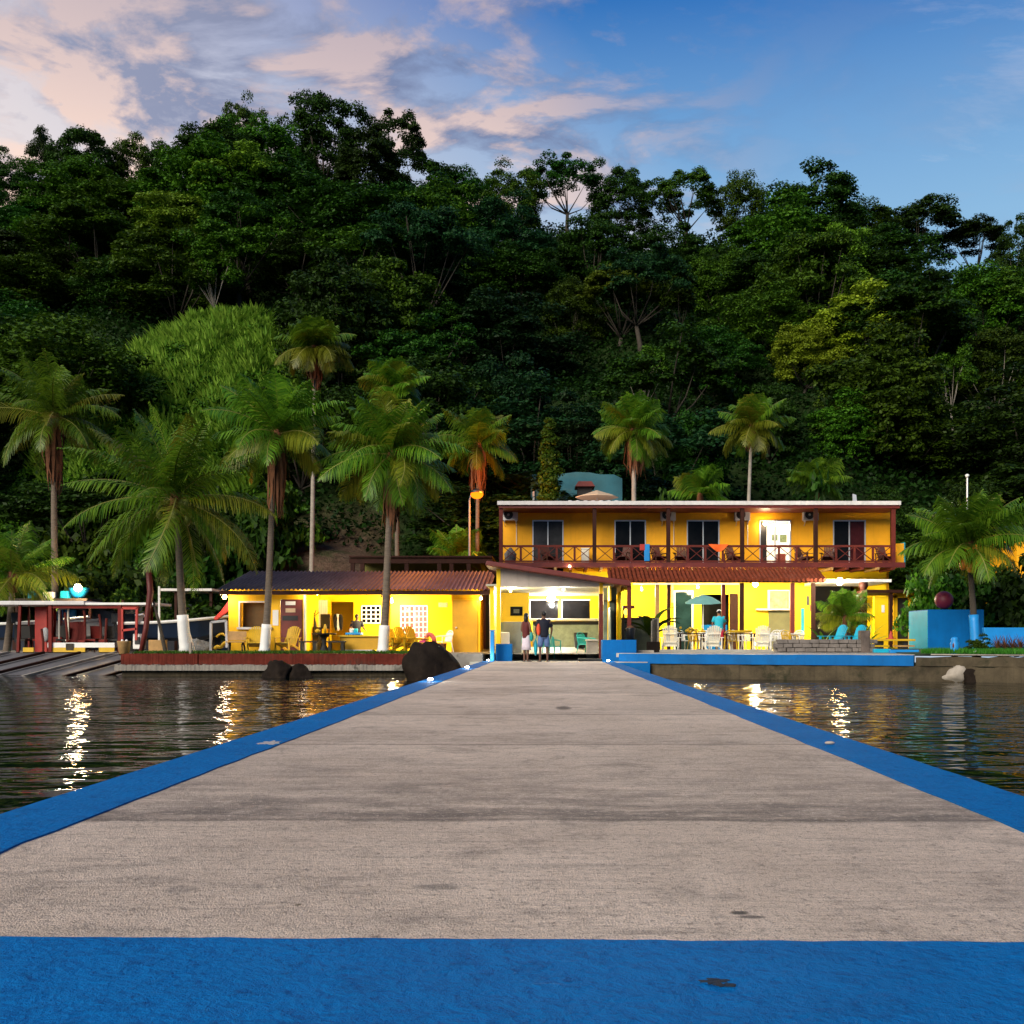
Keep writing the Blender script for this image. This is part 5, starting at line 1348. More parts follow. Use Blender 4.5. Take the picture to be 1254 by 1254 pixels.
# right of the hall: windbreak, arch, bar wall, plant
T = thing('glass_windbreak', 'grey-green glazed windbreak right of the hall column', 'windbreak', (X(748,39), 39, .1))
MB().box(X(739,39), X(755,39), 39, 39.03, .3, Z(718,39)).build('pane', glassmat('grey_green_glass', (.13,.16,.13), .15), T)
MB().box(X(752,39), X(755,39), 38.96, 38.998, .0, Z(737,39)).box(X(739,39), X(755,39), 38.96, 38.998, Z(737,39)+.001, Z(735,39)).build('frame', m_barkd, T)
T = thing('yellow_arch', 'curved yellow pipe arch between the hall and the patio', 'arch', (X(758,38.2), 38.2, .1))
MB().tube([(X(758,38.2), 38.2, .05), (X(758,38.2), 38.2, Z(735,38.2)), (X(758.6,38.2), 38.2, Z(727,38.2)), (X(762,38.2), 38.2, Z(721.5,38.2)), (X(769,38.2), 38.2, Z(719.5,38.2))], .075, 8).build('pipe', m_lemon, T, smooth=True)
T = thing('bar_wall', 'half height grey-green plastered wall behind the right blue planter', 'wall', (X(780,41.5), 41.5, .3))
MB().box(X(761,41.5), X(800,41.5), 41.5, 41.65, .2, Z(759,41.5)).build('panel', M('grey_green_plaster', (.20,.22,.15), .8, .5, 1.2, .3, dirt=(.08,.09,.05), dirtk=.7), T)
MB().box(X(760,41.5), X(801,41.5), 41.42, 41.72, Z(759,41.5)+.001, Z(756.5,41.5)).build('coping', m_barkd, T)
pt = thing('black_plant_pot', 'black plant pot standing on the right blue planter', 'pot', (X(772,36.8), 36.8, Z(783.5,36.4)-.05))
MB().lathe((X(772,36.8), 36.8, Z(784.5,36.8)), [(.13, 0), (.18, .42), (.2, .46), (.16, .44)], 14).build('pot', m_black, pt, smooth=True)
MB().lathe((X(772,36.8), 36.8, Z(784.5,36.8)+.44), [(.15, 0), (.13, .06), (.02, .1)], 10).build('earth', m_thatch, pt)
T = thing('wall_shelf', 'maroon shelf board with a small yellow lamp beside the arch', 'shelf', (X(768,38.6), 38.8, 1.5))
MB().box(X(763,38.6), X(777,38.6), 38.6, 38.9, Z(745,38.6), Z(741.5,38.6)).build('board', m_maroon, T)
MB().box(X(763,38.6), X(765,38.6), 38.6, 38.9, 0, Z(745,38.6)-.001).build('bracket_post', m_barkd, T)
MB().ball((X(766.5,38.5), 38.5, Z(749.5,38.5)), .09, .06, .12).build('lamp_globe', EM('amber_glow', (1,.62,.05), 2.2), T, smooth=True)
def screen(px0, px1, py0, py1, Y, label):
    o = thing('slat_screen', label, 'screen', (X((px0+px1)/2,Y), Y, .25))
    m_ = MB()
    n = 5
    for k in range(n):
        x = X(px0,Y) + (X(px1,Y)-X(px0,Y))*(k+.5)/n
        m_.box(x-.045, x+.045, Y, Y+.03, Z(py1,Y), Z(py0,Y)+.03*(k % 2) - .12*(n-1-k)/n)
    m_.build('slats', m_barkp, o); MB().box(X(px0,Y), X(px1,Y), Y+.031, Y+.06, .6, .66).build('rail', m_barkp, o)
screen(798, 806, 757, 797, 39.4, 'weathered upright plank screen left of the first cream chair')
tag(MB().box(-.24,.24,-.2,.2,0,.5).build('stone_block', m_rock, loc=(X(800,38.6), 38.6, Z(802,38.6)), bevel=.03), 'dark square stone block on the patio edge right of the blue planter', 'block')
tag(MB().box(-.45,.45,-.3,.3,0,.12).build('paving_slab', m_palerock, loc=(X(786,37.3), 37.6, .26), bevel=.02), 'pale slab lying beside the right blue planter', 'slab')

# ------------------------------------------------------------------ the two-storey yellow hotel
YH = 50.0; YPst = 48.35; FZ = Z(689.5, YPst); RZ = Z(619, 48.2)
HX0, HX1 = X(612,YH), X(1090,YH)
HT = thing('hotel', 'two-storey yellow hotel with maroon balcony along its whole front', 'hotel', ((HX0+HX1)/2, YH, .25))
doors = [(652, 690), (752.5, 791), (841, 881), (930, 968.5), (1020, 1060)]
DZ1 = Z(637, YH)
uw = MB(); cur = HX0
for a, b_ in doors:
    uw.box(cur, X(a,YH), YH, YH+.18, FZ-.3, RZ-.02).box(X(a,YH), X(b_,YH), YH, YH+.18, DZ1, RZ-.02)
    cur = X(b_,YH)
uw.box(cur, HX1, YH, YH+.18, FZ-.3, RZ-.02)
uw.box(HX0, HX0+.18, YH+.181, 57, FZ-.3, RZ-.02).box(HX1-.18, HX1, YH+.181, 57, .2, RZ-.02)
uw.build('upper_wall', m_orange, HT)
for i, (a, b_) in enumerate(doors):
    x0, x1 = X(a,YH), X(b_,YH); xm = (x0+x1)/2; w_ = .055
    d_ = MB().box(x0, x0+w_, YH-.03, YH+.12, FZ, DZ1).box(x1-w_, x1, YH-.03, YH+.12, FZ, DZ1).box(x0+w_, x1-w_, YH-.03, YH+.12, DZ1-w_, DZ1).box(xm-w_/2, xm+w_/2, YH-.02, YH+.1, FZ, DZ1-w_-.001).build('sliding_door', m_alu, HT)
    if i != 3:
        MB().box(x0+w_, xm-w_/2, YH+.03, YH+.05, FZ, DZ1-w_).build('pane', m_glass if i else glassmat('dusky_glass', (.05,.05,.055)), d_)
        MB().box(xm+w_/2, x1-w_, YH+.05, YH+.07, FZ, DZ1-w_).build('pane', glassmat('maroon_curtain_glass', (.055,.012,.014)) if i == 4 else (glassmat('grey_curtain_glass', (.04,.04,.042)) if i == 0 else m_glass), d_)
    else:
        MB().box(x0+w_, x0+.36, YH+.03, YH+.05, FZ, DZ1-w_).build('curtain', m_dark, d_)
        d_['label'] = 'open sliding door with the bright white room behind it'
        rm = MB()
        rm.box(x0-.8, x1+.8, YH+3, YH+3.1, FZ, RZ-.3).box(x0-.9, x0-.8, YH+.2, YH+3, FZ, RZ-.3).box(x1+.8, x1+.9, YH+.2, YH+3, FZ, RZ-.3).box(x0-.8, x1+.8, YH+.2, YH+3, RZ-.3, RZ-.2).box(x0-.8, x1+.8, YH+.2, YH+3, FZ-.1, FZ)
        rm.build('lit_room', M('white_room', (.78,.77,.70), .7, .06, 1, 0), HT)
        pc = MB().box(X(945,53), X(952,53), YH+2.95, YH+2.99, Z(662,53), Z(655,53)).box(X(955,53), X(963,53), YH+2.95, YH+2.99, Z(664,53), Z(655,53)).build('wall_picture', M('green_picture', (.12,.15,.06), .6, .6, 9, 0), HT)
        MB().box(X(948,52), X(958,52), YH+1.2, YH+1.9, FZ, FZ+.7).build('bed', m_maroon, HT, bevel=.05)
lamp('room_lamp', 'bare white bulb glowing at the top of the open fourth balcony door', (X(937.5,49.8), 49.85, Z(641,49.8)), (1,.93,.75), 14, .11, 30, False)
lamp('room_lamp', 'ceiling bulb inside the bright room behind the fourth balcony door', (X(950,51.4), 51.5, RZ-.55), (1,.95,.82), 95, .08, 8)
MB().box(X(609,48.1), X(1103.5,48.1), 48.1, 57, RZ+.02, RZ+.2).build('roof', m_offwhite, HT)
MB().box(X(611,48.2), X(1102,48.2), 48.2, 56.9, RZ-.12, RZ+.019).build('roof_underside', m_maroon, HT)
for px in (613.5, 728, 818.5, 909, 999, 1094):
    MB().box(X(px,YPst)-.09, X(px,YPst)+.09, YPst-.06, YPst+.12, FZ, RZ-.121).build('balcony_post', m_darkwood if px > 700 and px < 1050 else m_redwood, HT)
MB().box(X(612,48.3), X(1104,48.3), 48.25, YH-.001, FZ-.14, FZ).build('balcony_floor', m_redwood, HT)
MB().box(X(612,48.2), X(1108,48.2), 48.15, 48.249, FZ-.22, FZ+.02).build('balcony_beam', m_maroon, HT)
for k in range(26):
    x = X(624,48.4) + k*.72
    MB().box(x-.06, x+.06, 47.95, YH-.1, FZ-.34, FZ-.225).build('joist', m_redwood if k % 3 else m_tanw, HT)
posts = [613.5, 728, 818.5, 909, 999, 1094]
for a, b_ in zip(posts, posts[1:]):
    rl = MB(); x0, x1 = X(a,YPst)+.09, X(b_,YPst)-.09; zt_, zb_ = Z(667.5,YPst), FZ+.09
    rl.box(x0, x1, YPst-.03, YPst+.05, zt_-.10, zt_).box(x0, x1, YPst-.02, YPst+.04, zb_-.04, zb_+.03)
    n = 4 if b_ - a < 100 else 5
    for k in range(n):
        xa_ = x0+(x1-x0)*k/n; xb_ = x0+(x1-x0)*(k+1)/n
        if k: rl.box(xa_-.05, xa_+.05, YPst-.018, YPst+.038, zb_+.03, zt_-.07)
        rl.bar((xa_+.02, YPst-.005, zb_+.03), (xb_-.02, YPst-.005, zt_-.07), .065, .03)
        rl.bar((xa_+.02, YPst+.02, zt_-.07), (xb_-.02, YPst+.025, zb_+.03), .065, .03)
    rl.build('railing', m_redwood, HT)
MB().box(X(1098,49.2), X(1107,49.2), 49.2, 52, FZ-.1, Z(665.5,49.2)).build('side_bay', m_orange, HT)
MB().box(X(1107,49.2)+.001, X(1108.5,49.2)+.02, 49.25, 52, FZ-.1, Z(664,49.2)).build('side_strip', m_cyan, HT)
# air conditioners: things hung on the wall
def aircon(label):
    o = thing('air_conditioner', label, 'air conditioner', (0,0,0), 'air conditioners on the upper wall')
    MB().box(-.37, .37, -.30, 0, 0, .54).build('casing', m_offwhite, o, bevel=.02)
    MB().lathe((0,0,0), [(.01, 0), (.22, 0), (.22, .02), (.01, .02)], 20).build('fan_grille', m_black, o).matrix_local = Matrix.Translation((-.08, -.301, .27)) @ Matrix.Rotation(R(90), 4, 'X')
    MB().lathe((0,0,0), [(.01, 0), (.06, 0), (.05, .03), (.01, .03)], 10).build('fan_hub', m_offwhite, o).matrix_local = Matrix.Translation((-.08, -.325, .27)) @ Matrix.Rotation(R(90), 4, 'X')
    for x in (-.28, .28): MB().box(x-.02, x+.02, -.32, 0, -.06, -.001).bar((x, -.02, -.25), (x, -.3, -.04), .025).build('bracket', m_alu, o)
    MB().tube([(.3, -.02, 0), (.3, -.02, -1.3)], .02, 6).build('pipe', m_cream, o)
    return o
ac = Proto(aircon('x'))
for px, lab in ((625, 'air conditioner above the left end of the balcony'), (817.5, 'air conditioner behind the post between second and third balcony doors'), (908, 'air conditioner behind the post left of the bright open door'), (991.5, 'air conditioner right of the bright open door')):
    ac.put((X(px,YH), YH-.002, Z(638,YH)), 0, 1, lab)
# terracotta awning and lower posts
def tiles(x0, x1, y0, z0, y1, z1, pitch=.19):
    n = int((x1-x0)/pitch); m_ = MB()
    for k in range(n):
        x = x0 + (k+.5)*pitch; dz = (k*7 % 5)*.006
        m_.tube([(x, y0, z0+dz), (x, (y0+y1)/2+.01, (z0+z1)/2+dz+.015), (x, (y0+y1)/2, (z0+z1)/2+dz-.01), (x, y1-.03*((k*13) % 4), z1+dz)], [.075, .088, .078, .092], 7)
    return m_
MB().prismx([(48.0, Z(698,48)), (46.5, Z(712.5,46.5)), (46.5, Z(713.5,46.5)), (48.0, Z(699.5,48))], X(746,47.2), X(1007,47.2)).build('awning_boards', m_darkwood, HT)
tiles(X(744,47.2), X(1009,47.2), 48.0, Z(697,48)+.02, 46.4, Z(711.5,46.4)+.03).build('awning_tiles', m_tile, HT)
MB().box(X(775,46.45), X(905,46.45), 46.38, 46.45, Z(716,46.4), Z(714,46.4)).build('gutter', m_white, HT)
for px, w_, mt in ((805, 5, m_tanw), (819, 4, m_darkwood), (886, 4.5, m_redwood), (908.5, 5, m_darkwood), (970.5, 5, m_maroon), (996, 4.5, m_darkwood)):
    MB().box(X(px,46.6)-S(w_/2,46.6), X(px,46.6)+S(w_/2,46.6), 46.55, 46.72, .2, Z(713,46.6)-.03).build('awning_post', mt, HT)
MB().lathe((X(1057.5,46.4), 46.4, .2), [(.16, 0), (.15, 2.9), (.2, 2.95), (.2, Z(713,46.4)-.2)], 14).build('round_column', m_darkwood, HT, smooth=True)
MB().box(X(1008,46.6), X(1090,46.6), 46.4, YH, Z(713,46.5), Z(709.5,46.5)).build('porch_slab', m_white, HT)
# ground floor wall with its openings
lw = MB(); lx = lambda p: X(p, YH)
zg, zu = .2, FZ-.301
ops = [(826, 848, 725, 785), (859, 893, 728, 785), (893.5, 904, 727, 785), (941, 967.5, 724.5, 746), (994, 1056, 716, 785)]
cur = HX0
for a, b_, t0, t1 in ops:
    lw.box(cur, lx(a), YH, YH+.18, zg, zu).box(lx(a), lx(b_), YH, YH+.18, Z(t0,YH), zu)
    if t1 < 780: lw.box(lx(a), lx(b_), YH, YH+.18, zg, Z(t1,YH))
    cur = lx(b_)
lw.box(cur, HX1-.181, YH, YH+.18, zg, zu); lw.build('lower_wall', m_lemon, HT)
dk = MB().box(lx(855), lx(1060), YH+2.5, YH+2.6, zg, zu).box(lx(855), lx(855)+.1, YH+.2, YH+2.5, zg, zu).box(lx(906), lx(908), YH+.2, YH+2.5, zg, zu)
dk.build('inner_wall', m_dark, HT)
f = MB().box(lx(825), lx(827), YH-.04, YH+.1, zg, Z(725,YH)).box(lx(847), lx(849), YH-.04, YH+.1, zg, Z(725,YH)).box(lx(825), lx(849), YH-.04, YH+.1, Z(725,YH)+.001, Z(723,YH)).build('glass_door', m_white, HT)
MB().box(lx(827), lx(847), YH+.02, YH+.05, zg, Z(725,YH)).build('pane', glassmat('sea_glass', (.012,.03,.035)), f)
MB().box(lx(893.5), lx(904), YH+.05, YH+.1, zg, Z(727,YH)).build('door', m_darkwood, HT)
MB().box(lx(860), lx(892), YH+.3, YH+.4, .2, Z(765,YH)).build('back_counter', m_blue, HT)
f = MB().box(lx(940), lx(942.5), YH-.05, YH+.05, Z(745,YH), Z(724,YH)).box(lx(966), lx(968.5), YH-.05, YH+.05, Z(745,YH), Z(724,YH)).box(lx(940), lx(968.5), YH-.05, YH+.05, Z(724,YH)+.001, Z(722.5,YH)).build('bar_window', m_white, HT)
MB().box(lx(942.5), lx(966), YH+.08, YH+.12, Z(746,YH), Z(724.5,YH)).build('curtain', M('flowered_curtain', (.52,.44,.28), .8, .45, 3.5, 0, dirt=(.25,.22,.08), dirtk=.8), f)
MB().box(lx(925), lx(969), YH-.4, YH-.051, Z(747.5,YH), Z(745.5,YH)).build('bar_shelf', m_offwhite, HT)
MB().box(lx(941), lx(968), YH-.06, YH-.002, .25, Z(748,YH)).build('olive_panel', M('olive_panel', (.16,.15,.07), .7, .3, 1.4, .1), HT)
MB().box(lx(981), lx(984.5), YH-.04, YH-.002, Z(776,YH), Z(745,YH)).build('blue_poster', m_cyan, HT)
MB().box(lx(988), lx(990.5), YH-.04, YH-.002, Z(741,YH), Z(730,YH)).build('dark_notice', m_black, HT)
MB().box(lx(991.5), lx(994), YH-.04, YH-.002, Z(748,YH), Z(741,YH)).build('small_notice', M('orange_notice', (.5,.2,.08), .6, .2, 4, 0), HT)
MB().box(lx(822), lx(826)-.05, YH-.04, YH-.002, Z(738,YH), Z(716,YH)).build('menu_board', M('menu_board', (.6,.55,.25), .6, .5, 9, 0), HT)
# lower right: lit yellow panel, door and posts
MB().box(X(1069,46), X(1089,46), 45.8, 46.0, .2, Z(731,46)).build('panel_wall', m_lemon, HT)
MB().box(X(1079.5,45.8), X(1083,45.8), 45.77, 45.799, Z(750,45.8), Z(741,45.8)).build('switch_plate', m_white, HT)
MB().box(X(1088.5,45.7), X(1092.5,45.7), 45.6, 45.78, .2, Z(722,45.7)).build('awning_post', m_darkwood, HT)
MB().box(X(1060,45.7), X(1150,45.7), 45.5, 48.5, Z(726,45.7), Z(722.5,45.7)).build('lean_to_roof', m_darkwood, HT)
f = MB().box(X(1094,46.2), X(1099,46.2), 46.2, 46.35, .2, Z(729,46.2)).box(X(1113,46.2), X(1118,46.2), 46.2, 46.35, .2, Z(729,46.2)).box(X(1094,46.2), X(1150,46.2), 46.2, 46.35, Z(732,46.2), Z(726.5,46.2)).build('door_frame', m_yellow, HT)
MB().box(X(1099,46.2), X(1113,46.2), 46.3, 46.4, .2, Z(732,46.2)-.002).build('door', m_dark, HT)
lamp('patio_lamp', 'bright lamp under the tiled awning above the bar window', (X(925,47.3), 47.3, Z(715.5,47.3)), (1,.88,.5), 360, .13, 70)
lamp('patio_lamp', 'dazzling white lamp under the porch slab at the right end of the hotel', (X(1028,46.3), 46.25, Z(712.5,46.3)), (1,.93,.7), 300, .16, 110)
lamp('patio_lamp', 'small dim bulb under the awning by the glass door', (X(855,48.5), 48.6, Z(719,48.5)), (1,.86,.45), 210, .07, 30)
lamp('patio_lamp', 'dim yellow bulb on the wall behind the arch', (X(786,47.5), 47.6, Z(722,47.5)), (1,.85,.4), 200, .06, 30)
lamp('eave_lamp', 'tiny white lamp at the balcony beam above the hall roof', (X(697.5,48.05), 48.05, Z(693.5,48)), COOL, 5, .06, 16, False)
# on the roof and behind
T = thing('rooftop_parasol', 'tan parasol on the hotel roof terrace', 'parasol', (X(731,53), 53, RZ+.2))
c_ = (X(731,53), 53, 0)
MB().lathe(c_, [(1.12, Z(609.5,53)), (1.1, Z(608.5,53)), (.5, Z(604,53)), (.05, Z(600.5,53))], 8).build('canopy', m_tan, T)
MB().lathe(c_, [(.03, RZ+.2), (.03, Z(601,53))], 8).build('pole', m_alu, T)
for k in range(7):
    x = X(698+k*9.5,49.5); tag(MB().lathe((0,0,0), [(.1, 0), (.14, .1), (.1, .2)], 8).build('roof_light_globe', m_white, loc=(x, 49.5, RZ+.201), smooth=True), 'white globe lamp in the row on the roof edge below the tan parasol', 'globe', 'row of white globes along the roof edge')
T = thing('painted_wall', 'turquoise painted wall with uneven top behind the hotel roof', 'wall', (X(703,60), 60, 2))
MB().prism([(X(650,60), 2), (X(650,60), Z(581,60)), (X(668,60), Z(582,60)), (X(690,60), Z(580,60)), (X(705,60), Z(578,60)), (X(722,60), Z(578.5,60)), (X(735,60), Z(581,60)), (X(752,60), Z(581,60)), (X(762,60), Z(586,60)), (X(762,60), 2)][::-1], 60, 60.2).build('panel', m_mural, T)
MB().box(X(652,59.8), X(654.5,59.8), 59.8, 59.95, 2, Z(598,59.8)).build('post', m_white, T)
T = thing('small_tiled_roof', 'little maroon tiled roof in front of the turquoise wall', 'roof', (X(716,57), 57, 8))
MB().prism([(X(704,57), Z(597,57)), (X(728,57), Z(597,57)), (X(724,57), Z(591,57)), (X(708,57), Z(591,57))], 56.5, 58).build('tiles', m_maroon, T)
MB().box(X(707,57), X(725,57), 56.8, 57.8, RZ+.2, Z(597,57)-.002).build('base', m_dark, T)
tag(MB().prism([(0, 0), (.75, -.42), (.5, -.5), (-.15, .02)], -.08, .08).build('red_kayak_tip', m_red, loc=(X(969,52), 52, RZ+.66), bevel=.03), 'red kayak tip sticking up above the hotel roof', 'kayak')
tag(MB().prism([(-.1, 0), (.1, 0), (.05, .55), (-.12, .6)], -.05, .05).build('pale_board', m_alu, loc=(X(1047,50), 50, RZ+.2)), 'pale upright board on the roof near its right end', 'board')
# column shrub
def shrub_mesh(seed, cs, rads, per, L, up=.3): 
    v, q = leaves_np(np.random.default_rng(seed), np.array(cs), np.array(rads), per, L, .7, up, .5)
    return npmesh('foliage', v, q, lf_dark)
o = thing('column_shrub', 'tall narrow column shaped shrub behind the hotel roof', 'shrub', (X(673,55.5), 55.5, RZ))
cs = []; 
for k in range(26):
    u = k/25; cs.append((rnd.gauss(0,.12), rnd.gauss(0,.12), .2 + u*(Z(515,55.5)-RZ-.2)))
link('foliage', shrub_mesh(5, cs, [.56*(1-.55*(k/25)**3) for k in range(26)], 420, .17), o).material_slots[0].link = 'OBJECT'; o.children[0].material_slots[0].material = lf_mid
MB().tube([(0,0,-6.5), (0,0,3.5)], [.12, .06], 7).build('stem', m_barkd).parent = o
# bushes: one mesh per kind, many plants
BUSH = []
for s_ in range(4):
    r_ = np.random.default_rng(60+s_)
    cs = [(r_.normal()*.45, r_.normal()*.4, .35+abs(r_.normal())*.42) for _ in range(26)]
    BUSH.append(shrub_mesh(70+s_, cs, [.38]*26, 120, .17, .45))
def bush(px, Y, w_, h_, leaf, label, z=None, group='bushes behind the buildings'):
    x = X(px,Y); z = float(hill(x,Y)) if z is None else z
    o = thing('bush', label, 'bush', (x, Y, z), group)
    c = link('foliage', BUSH[rnd.randrange(4)], o); c.material_slots[0].link = 'OBJECT'; c.material_slots[0].material = LEAF[leaf]
    c.scale = (w_/2.0, w_/2.0, h_/1.6); c.rotation_euler = (0,0,rnd.uniform(0,6))
    s_ = MB().tube([(0,0,-.1), (.03,0,h_*.4)], [.05,.03], 5).build('stem', m_barkd); s_.parent = o
    return o
for a in ((375, 55, 3.6, 2.6, 'mid', 'bright bush on the bank right of the ragged palm skirt'), (420, 56, 3.4, 3.0, 'dark', 'dark bush left of the palm at the porch'), (400, 53, 2.6, 1.9, 'bright', 'low bright bush above the middle of the grey roof'),
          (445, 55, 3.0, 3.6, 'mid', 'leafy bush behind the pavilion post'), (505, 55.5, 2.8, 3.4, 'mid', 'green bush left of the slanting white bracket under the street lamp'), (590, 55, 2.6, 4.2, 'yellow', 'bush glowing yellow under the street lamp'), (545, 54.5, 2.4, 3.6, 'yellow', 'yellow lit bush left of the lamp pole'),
          (642, 54, 2.4, 8.3, 'mid', 'bush reaching above the left end of the hotel roof'), (690, 56.5, 2.5, 8.6, 'dark', 'dark shrub right of the column shrub'),
          (880, 57, 3, 7.6, 'mid', 'leafy shrub over the hotel roof by the curved palm'), (935, 57, 3, 7.8, 'bright', 'bright shrub over the hotel roof right of the curved palm'), (1000, 57, 3.4, 8.4, 'dark', 'dark shrub behind the red kayak tip'), (825, 57, 3, 7.4, 'dark', 'dark shrub over the roof right of the yellowing palm'),
          (1135, 43.5, 2.2, 3.6, 'mid', 'bush with yellowish leaves behind the left part of the blue planter wall'), (1180, 44, 2.6, 3.9, 'dark', 'dark bush behind the palm with orange coconuts'), (1225, 44, 3.6, 4.6, 'dark', 'big dark bush behind the blue bench'), (1262, 43, 3.2, 4.2, 'dark', 'dark bush at the right edge of the lawn'), (1150, 47, 3, 5.0, 'dark', 'tall dark bush between hotel and blue wall'),
          (10, 52, 4, 4.4, 'dark', 'dark bush behind the boat shed at the left edge'), (75, 53, 4.4, 5.2, 'dark', 'dark bush behind the floodlight'), (150, 53, 4.4, 5.4, 'dark', 'dark bush behind the big drooping palm'), (215, 52, 4, 4.4, 'dark', 'dark bush behind the white decked boat'), (262, 50, 3.4, 3.6, 'dark', 'dark bush behind the left corner of the yellow house'),
          (40, 57, 5, 6, 'dark', 'tall dark shrub on the slope foot behind the left palm'), (115, 58, 5, 7, 'mid', 'tall shrub between the left palm and the big palm'), (240, 62, 5.0, 4.5, 'dark', 'dark shrub below the middle of the mound'), (150, 62, 5.0, 5.0, 'mid', 'green shrub below the left flank of the mound'), (180, 58, 5, 6.5, 'mid', 'tall green shrub behind the big palm crown'), (260, 58, 5, 6.0, 'dark', 'tall green shrub at the foot of the mound'), (310, 59, 4.5, 6.4, 'dark', 'dark shrub beside the brown bank'), (335, 60, 4, 6, 'mid', 'green shrub on the right flank of the mound foot')):
    bush(*a)
def rosette(mat2, seed, n=14, L=1.0, w_=.12, lo=20, hi=85, droop=1.1):
    """broad strap leaves from one root"""
    r = random.Random(seed); m_ = MB()
    for k in range(n):
        a = k*2.4+r.uniform(-.3,.3); e = R(lo+(hi-lo)*k/n); l = L*r.uniform(.7,1.1); p = Vector((0,0,.05)); ps = [p.copy()]
        for i in range(6):
            p = p + Vector((math.cos(a)*math.cos(e), math.sin(a)*math.cos(e), math.sin(e)))*l/6; e -= droop/6; ps.append(p.copy())
        ws = [.5,.9,1,.95,.75,.45,.08]; sd_ = Vector((-math.sin(a), math.cos(a), 0))
        vs = []; fs = []
        for i, q_ in enumerate(ps): vs += [q_-sd_*w_*ws[i]*.5, q_-Vector((0,0,w_*.18*ws[i])), q_+sd_*w_*ws[i]*.5]
        for i in range(6): fs += [(i*3, i*3+1, i*3+4, i*3+3), (i*3+1, i*3+2, i*3+5, i*3+4)]
        m_.add(vs, fs)
    return m_.build('leaves', mat2)
def plant(label, px, Y, z, L, seed, mat2=None, n=14, w_=.14, pot=None, **k):
    o = thing('broad_leaf_plant', label, 'plant', (X(px,Y), Y, z))
    l_ = rosette(mat2 or lf_mid, seed, n, L, w_, **k); l_.parent = o
    MB().lathe((0,0,0), [(.06, -.05), (.05, .25)], 7).build('stem', m_barkd).parent = o
    if pot:
        p_ = MB().lathe((0,0,0), [(.18, -.4), (.24, -.02), (.26, 0), (.2, -.03)], 12).build('pot', pot); p_.parent = o
    return o
plant('banana-like plant with long arching leaves beside the upright plank screen', 797, 40.5, .9, 1.75, 3, lf_mid, 9, .42, lo=35, droop=1.5)
palm('young palm with green fronds growing behind the turquoise chairs', 1034, 1034, 757, 43.2, 41, 1.25, base_z=.3, r0=.07, nf=18, droop=1.7, lo=-5, leaf=.55, group='patio palms')
plant('leafy plant left of the young patio palm', 1008, 43, .3, 1.4, 6, lf_mid, 14, .2)
plant('leafy plant right of the young patio palm', 1062, 43.6, .3, 1.5, 8, lf_bright, 14, .16)
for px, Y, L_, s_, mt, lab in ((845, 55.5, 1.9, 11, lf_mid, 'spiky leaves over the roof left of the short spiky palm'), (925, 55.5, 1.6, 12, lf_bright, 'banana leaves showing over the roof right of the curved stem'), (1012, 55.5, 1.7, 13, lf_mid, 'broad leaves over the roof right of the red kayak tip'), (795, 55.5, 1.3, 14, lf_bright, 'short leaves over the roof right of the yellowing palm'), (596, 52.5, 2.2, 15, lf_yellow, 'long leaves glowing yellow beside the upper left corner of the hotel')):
    plant(lab, px, Y, RZ - (.2 if px > 600 else 3.6), L_, s_, mt, 15, .3)

# ------------------------------------------------------------------ balcony furniture
a_w = Proto(adirondack(M('dark_chair_wood', (.10,.035,.025), .6, .3, 5, .2), 'x'))
for px, rz, lab in ((672, .5, 'dark wooden chair on the balcony before the first door'), (764, -.5, 'dark reddish chair on the balcony left part of the second door'), (806, .3, 'dark chair on the balcony right of the blue and red towel'), (834, -.2, 'dark chair on the balcony left of the third door'), (898, .4, 'dark chair on the balcony right of the orange towel'), (985, .7, 'dark chair on the balcony beneath the fourth air conditioner'), (1014, -.4, 'dark chair on the balcony left of the fifth door'), (1083, .2, 'dark chair at the far right end of the balcony')):
    a_w.put((X(px,49.2), 49.15, FZ+.001), rz, .92, lab, 'dark wooden chairs on the balcony')
T = thing('balcony_cooler', 'pale box cooler on the balcony left of the second post', 'box', (X(716,49.2), 49.3, FZ))
MB().box(X(712,49.2), X(721.5,49.2), 49.1, 49.5, FZ+.002, FZ+.72).build('casing', m_cream, T, bevel=.04); MB().box(X(712,49.2)-.02, X(721.5,49.2)+.02, 49.08, 49.52, FZ+.721, FZ+.78).build('lid', m_cream, T)
tag(MB().lathe((0,0,0), [(.24, 0), (.3, .5), (.05, .8)], 10).build('wicker_chair', M('grey_wicker', (.22,.2,.19), .8, .4, 14, .3), loc=(X(625,49.2), 49.2, FZ+.001), smooth=True), 'grey wicker basket at the left end of the balcony', 'basket')
vs = []; fs = []
for k in range(9):
    u = k/8; x = X(868,48.2) + (X(893,48.2)-X(868,48.2))*u
    for j in range(5):
        v = j/4; zz = Z(666.3,48.2) - v*(.36*math.sin(math.pi*(.12+.76*u))); vs.append((x + (.5-u)*.25*v, YPst-.06-.05*math.sin(u*9)*v, zz))
for k in range(8):
    for j in range(4): fs.append((k*5+j, (k+1)*5+j, (k+1)*5+j+1, k*5+j+1))
tw = MB().add(vs, fs).build('orange_towel', M('orange_cloth', (.85,.13,.015),   .8, .15, 4, .1), wloc=(X(880,48.2), YPst-.05, Z(667,48.2)))
sm = tw.modifiers.new('thickness', 'SOLIDIFY'); sm.thickness = .02
tag(tw, 'orange-red cloth draped over the balcony rail before the third door', 'towel')
for px, c, lab in ((787, m_red, 'red cloth on the balcony rail at the second door'), (792.5, m_blueb, 'blue cloth hanging beside the red one on the balcony rail')):
    tag(MB().box(-.13,.13,-.03,.03,-(.25 if c is m_red else .75),.05).build('rail_cloth', c, loc=(X(px,48.2), YPst-.07, Z(667.5,48.2)), bevel=.02), lab, 'cloth')

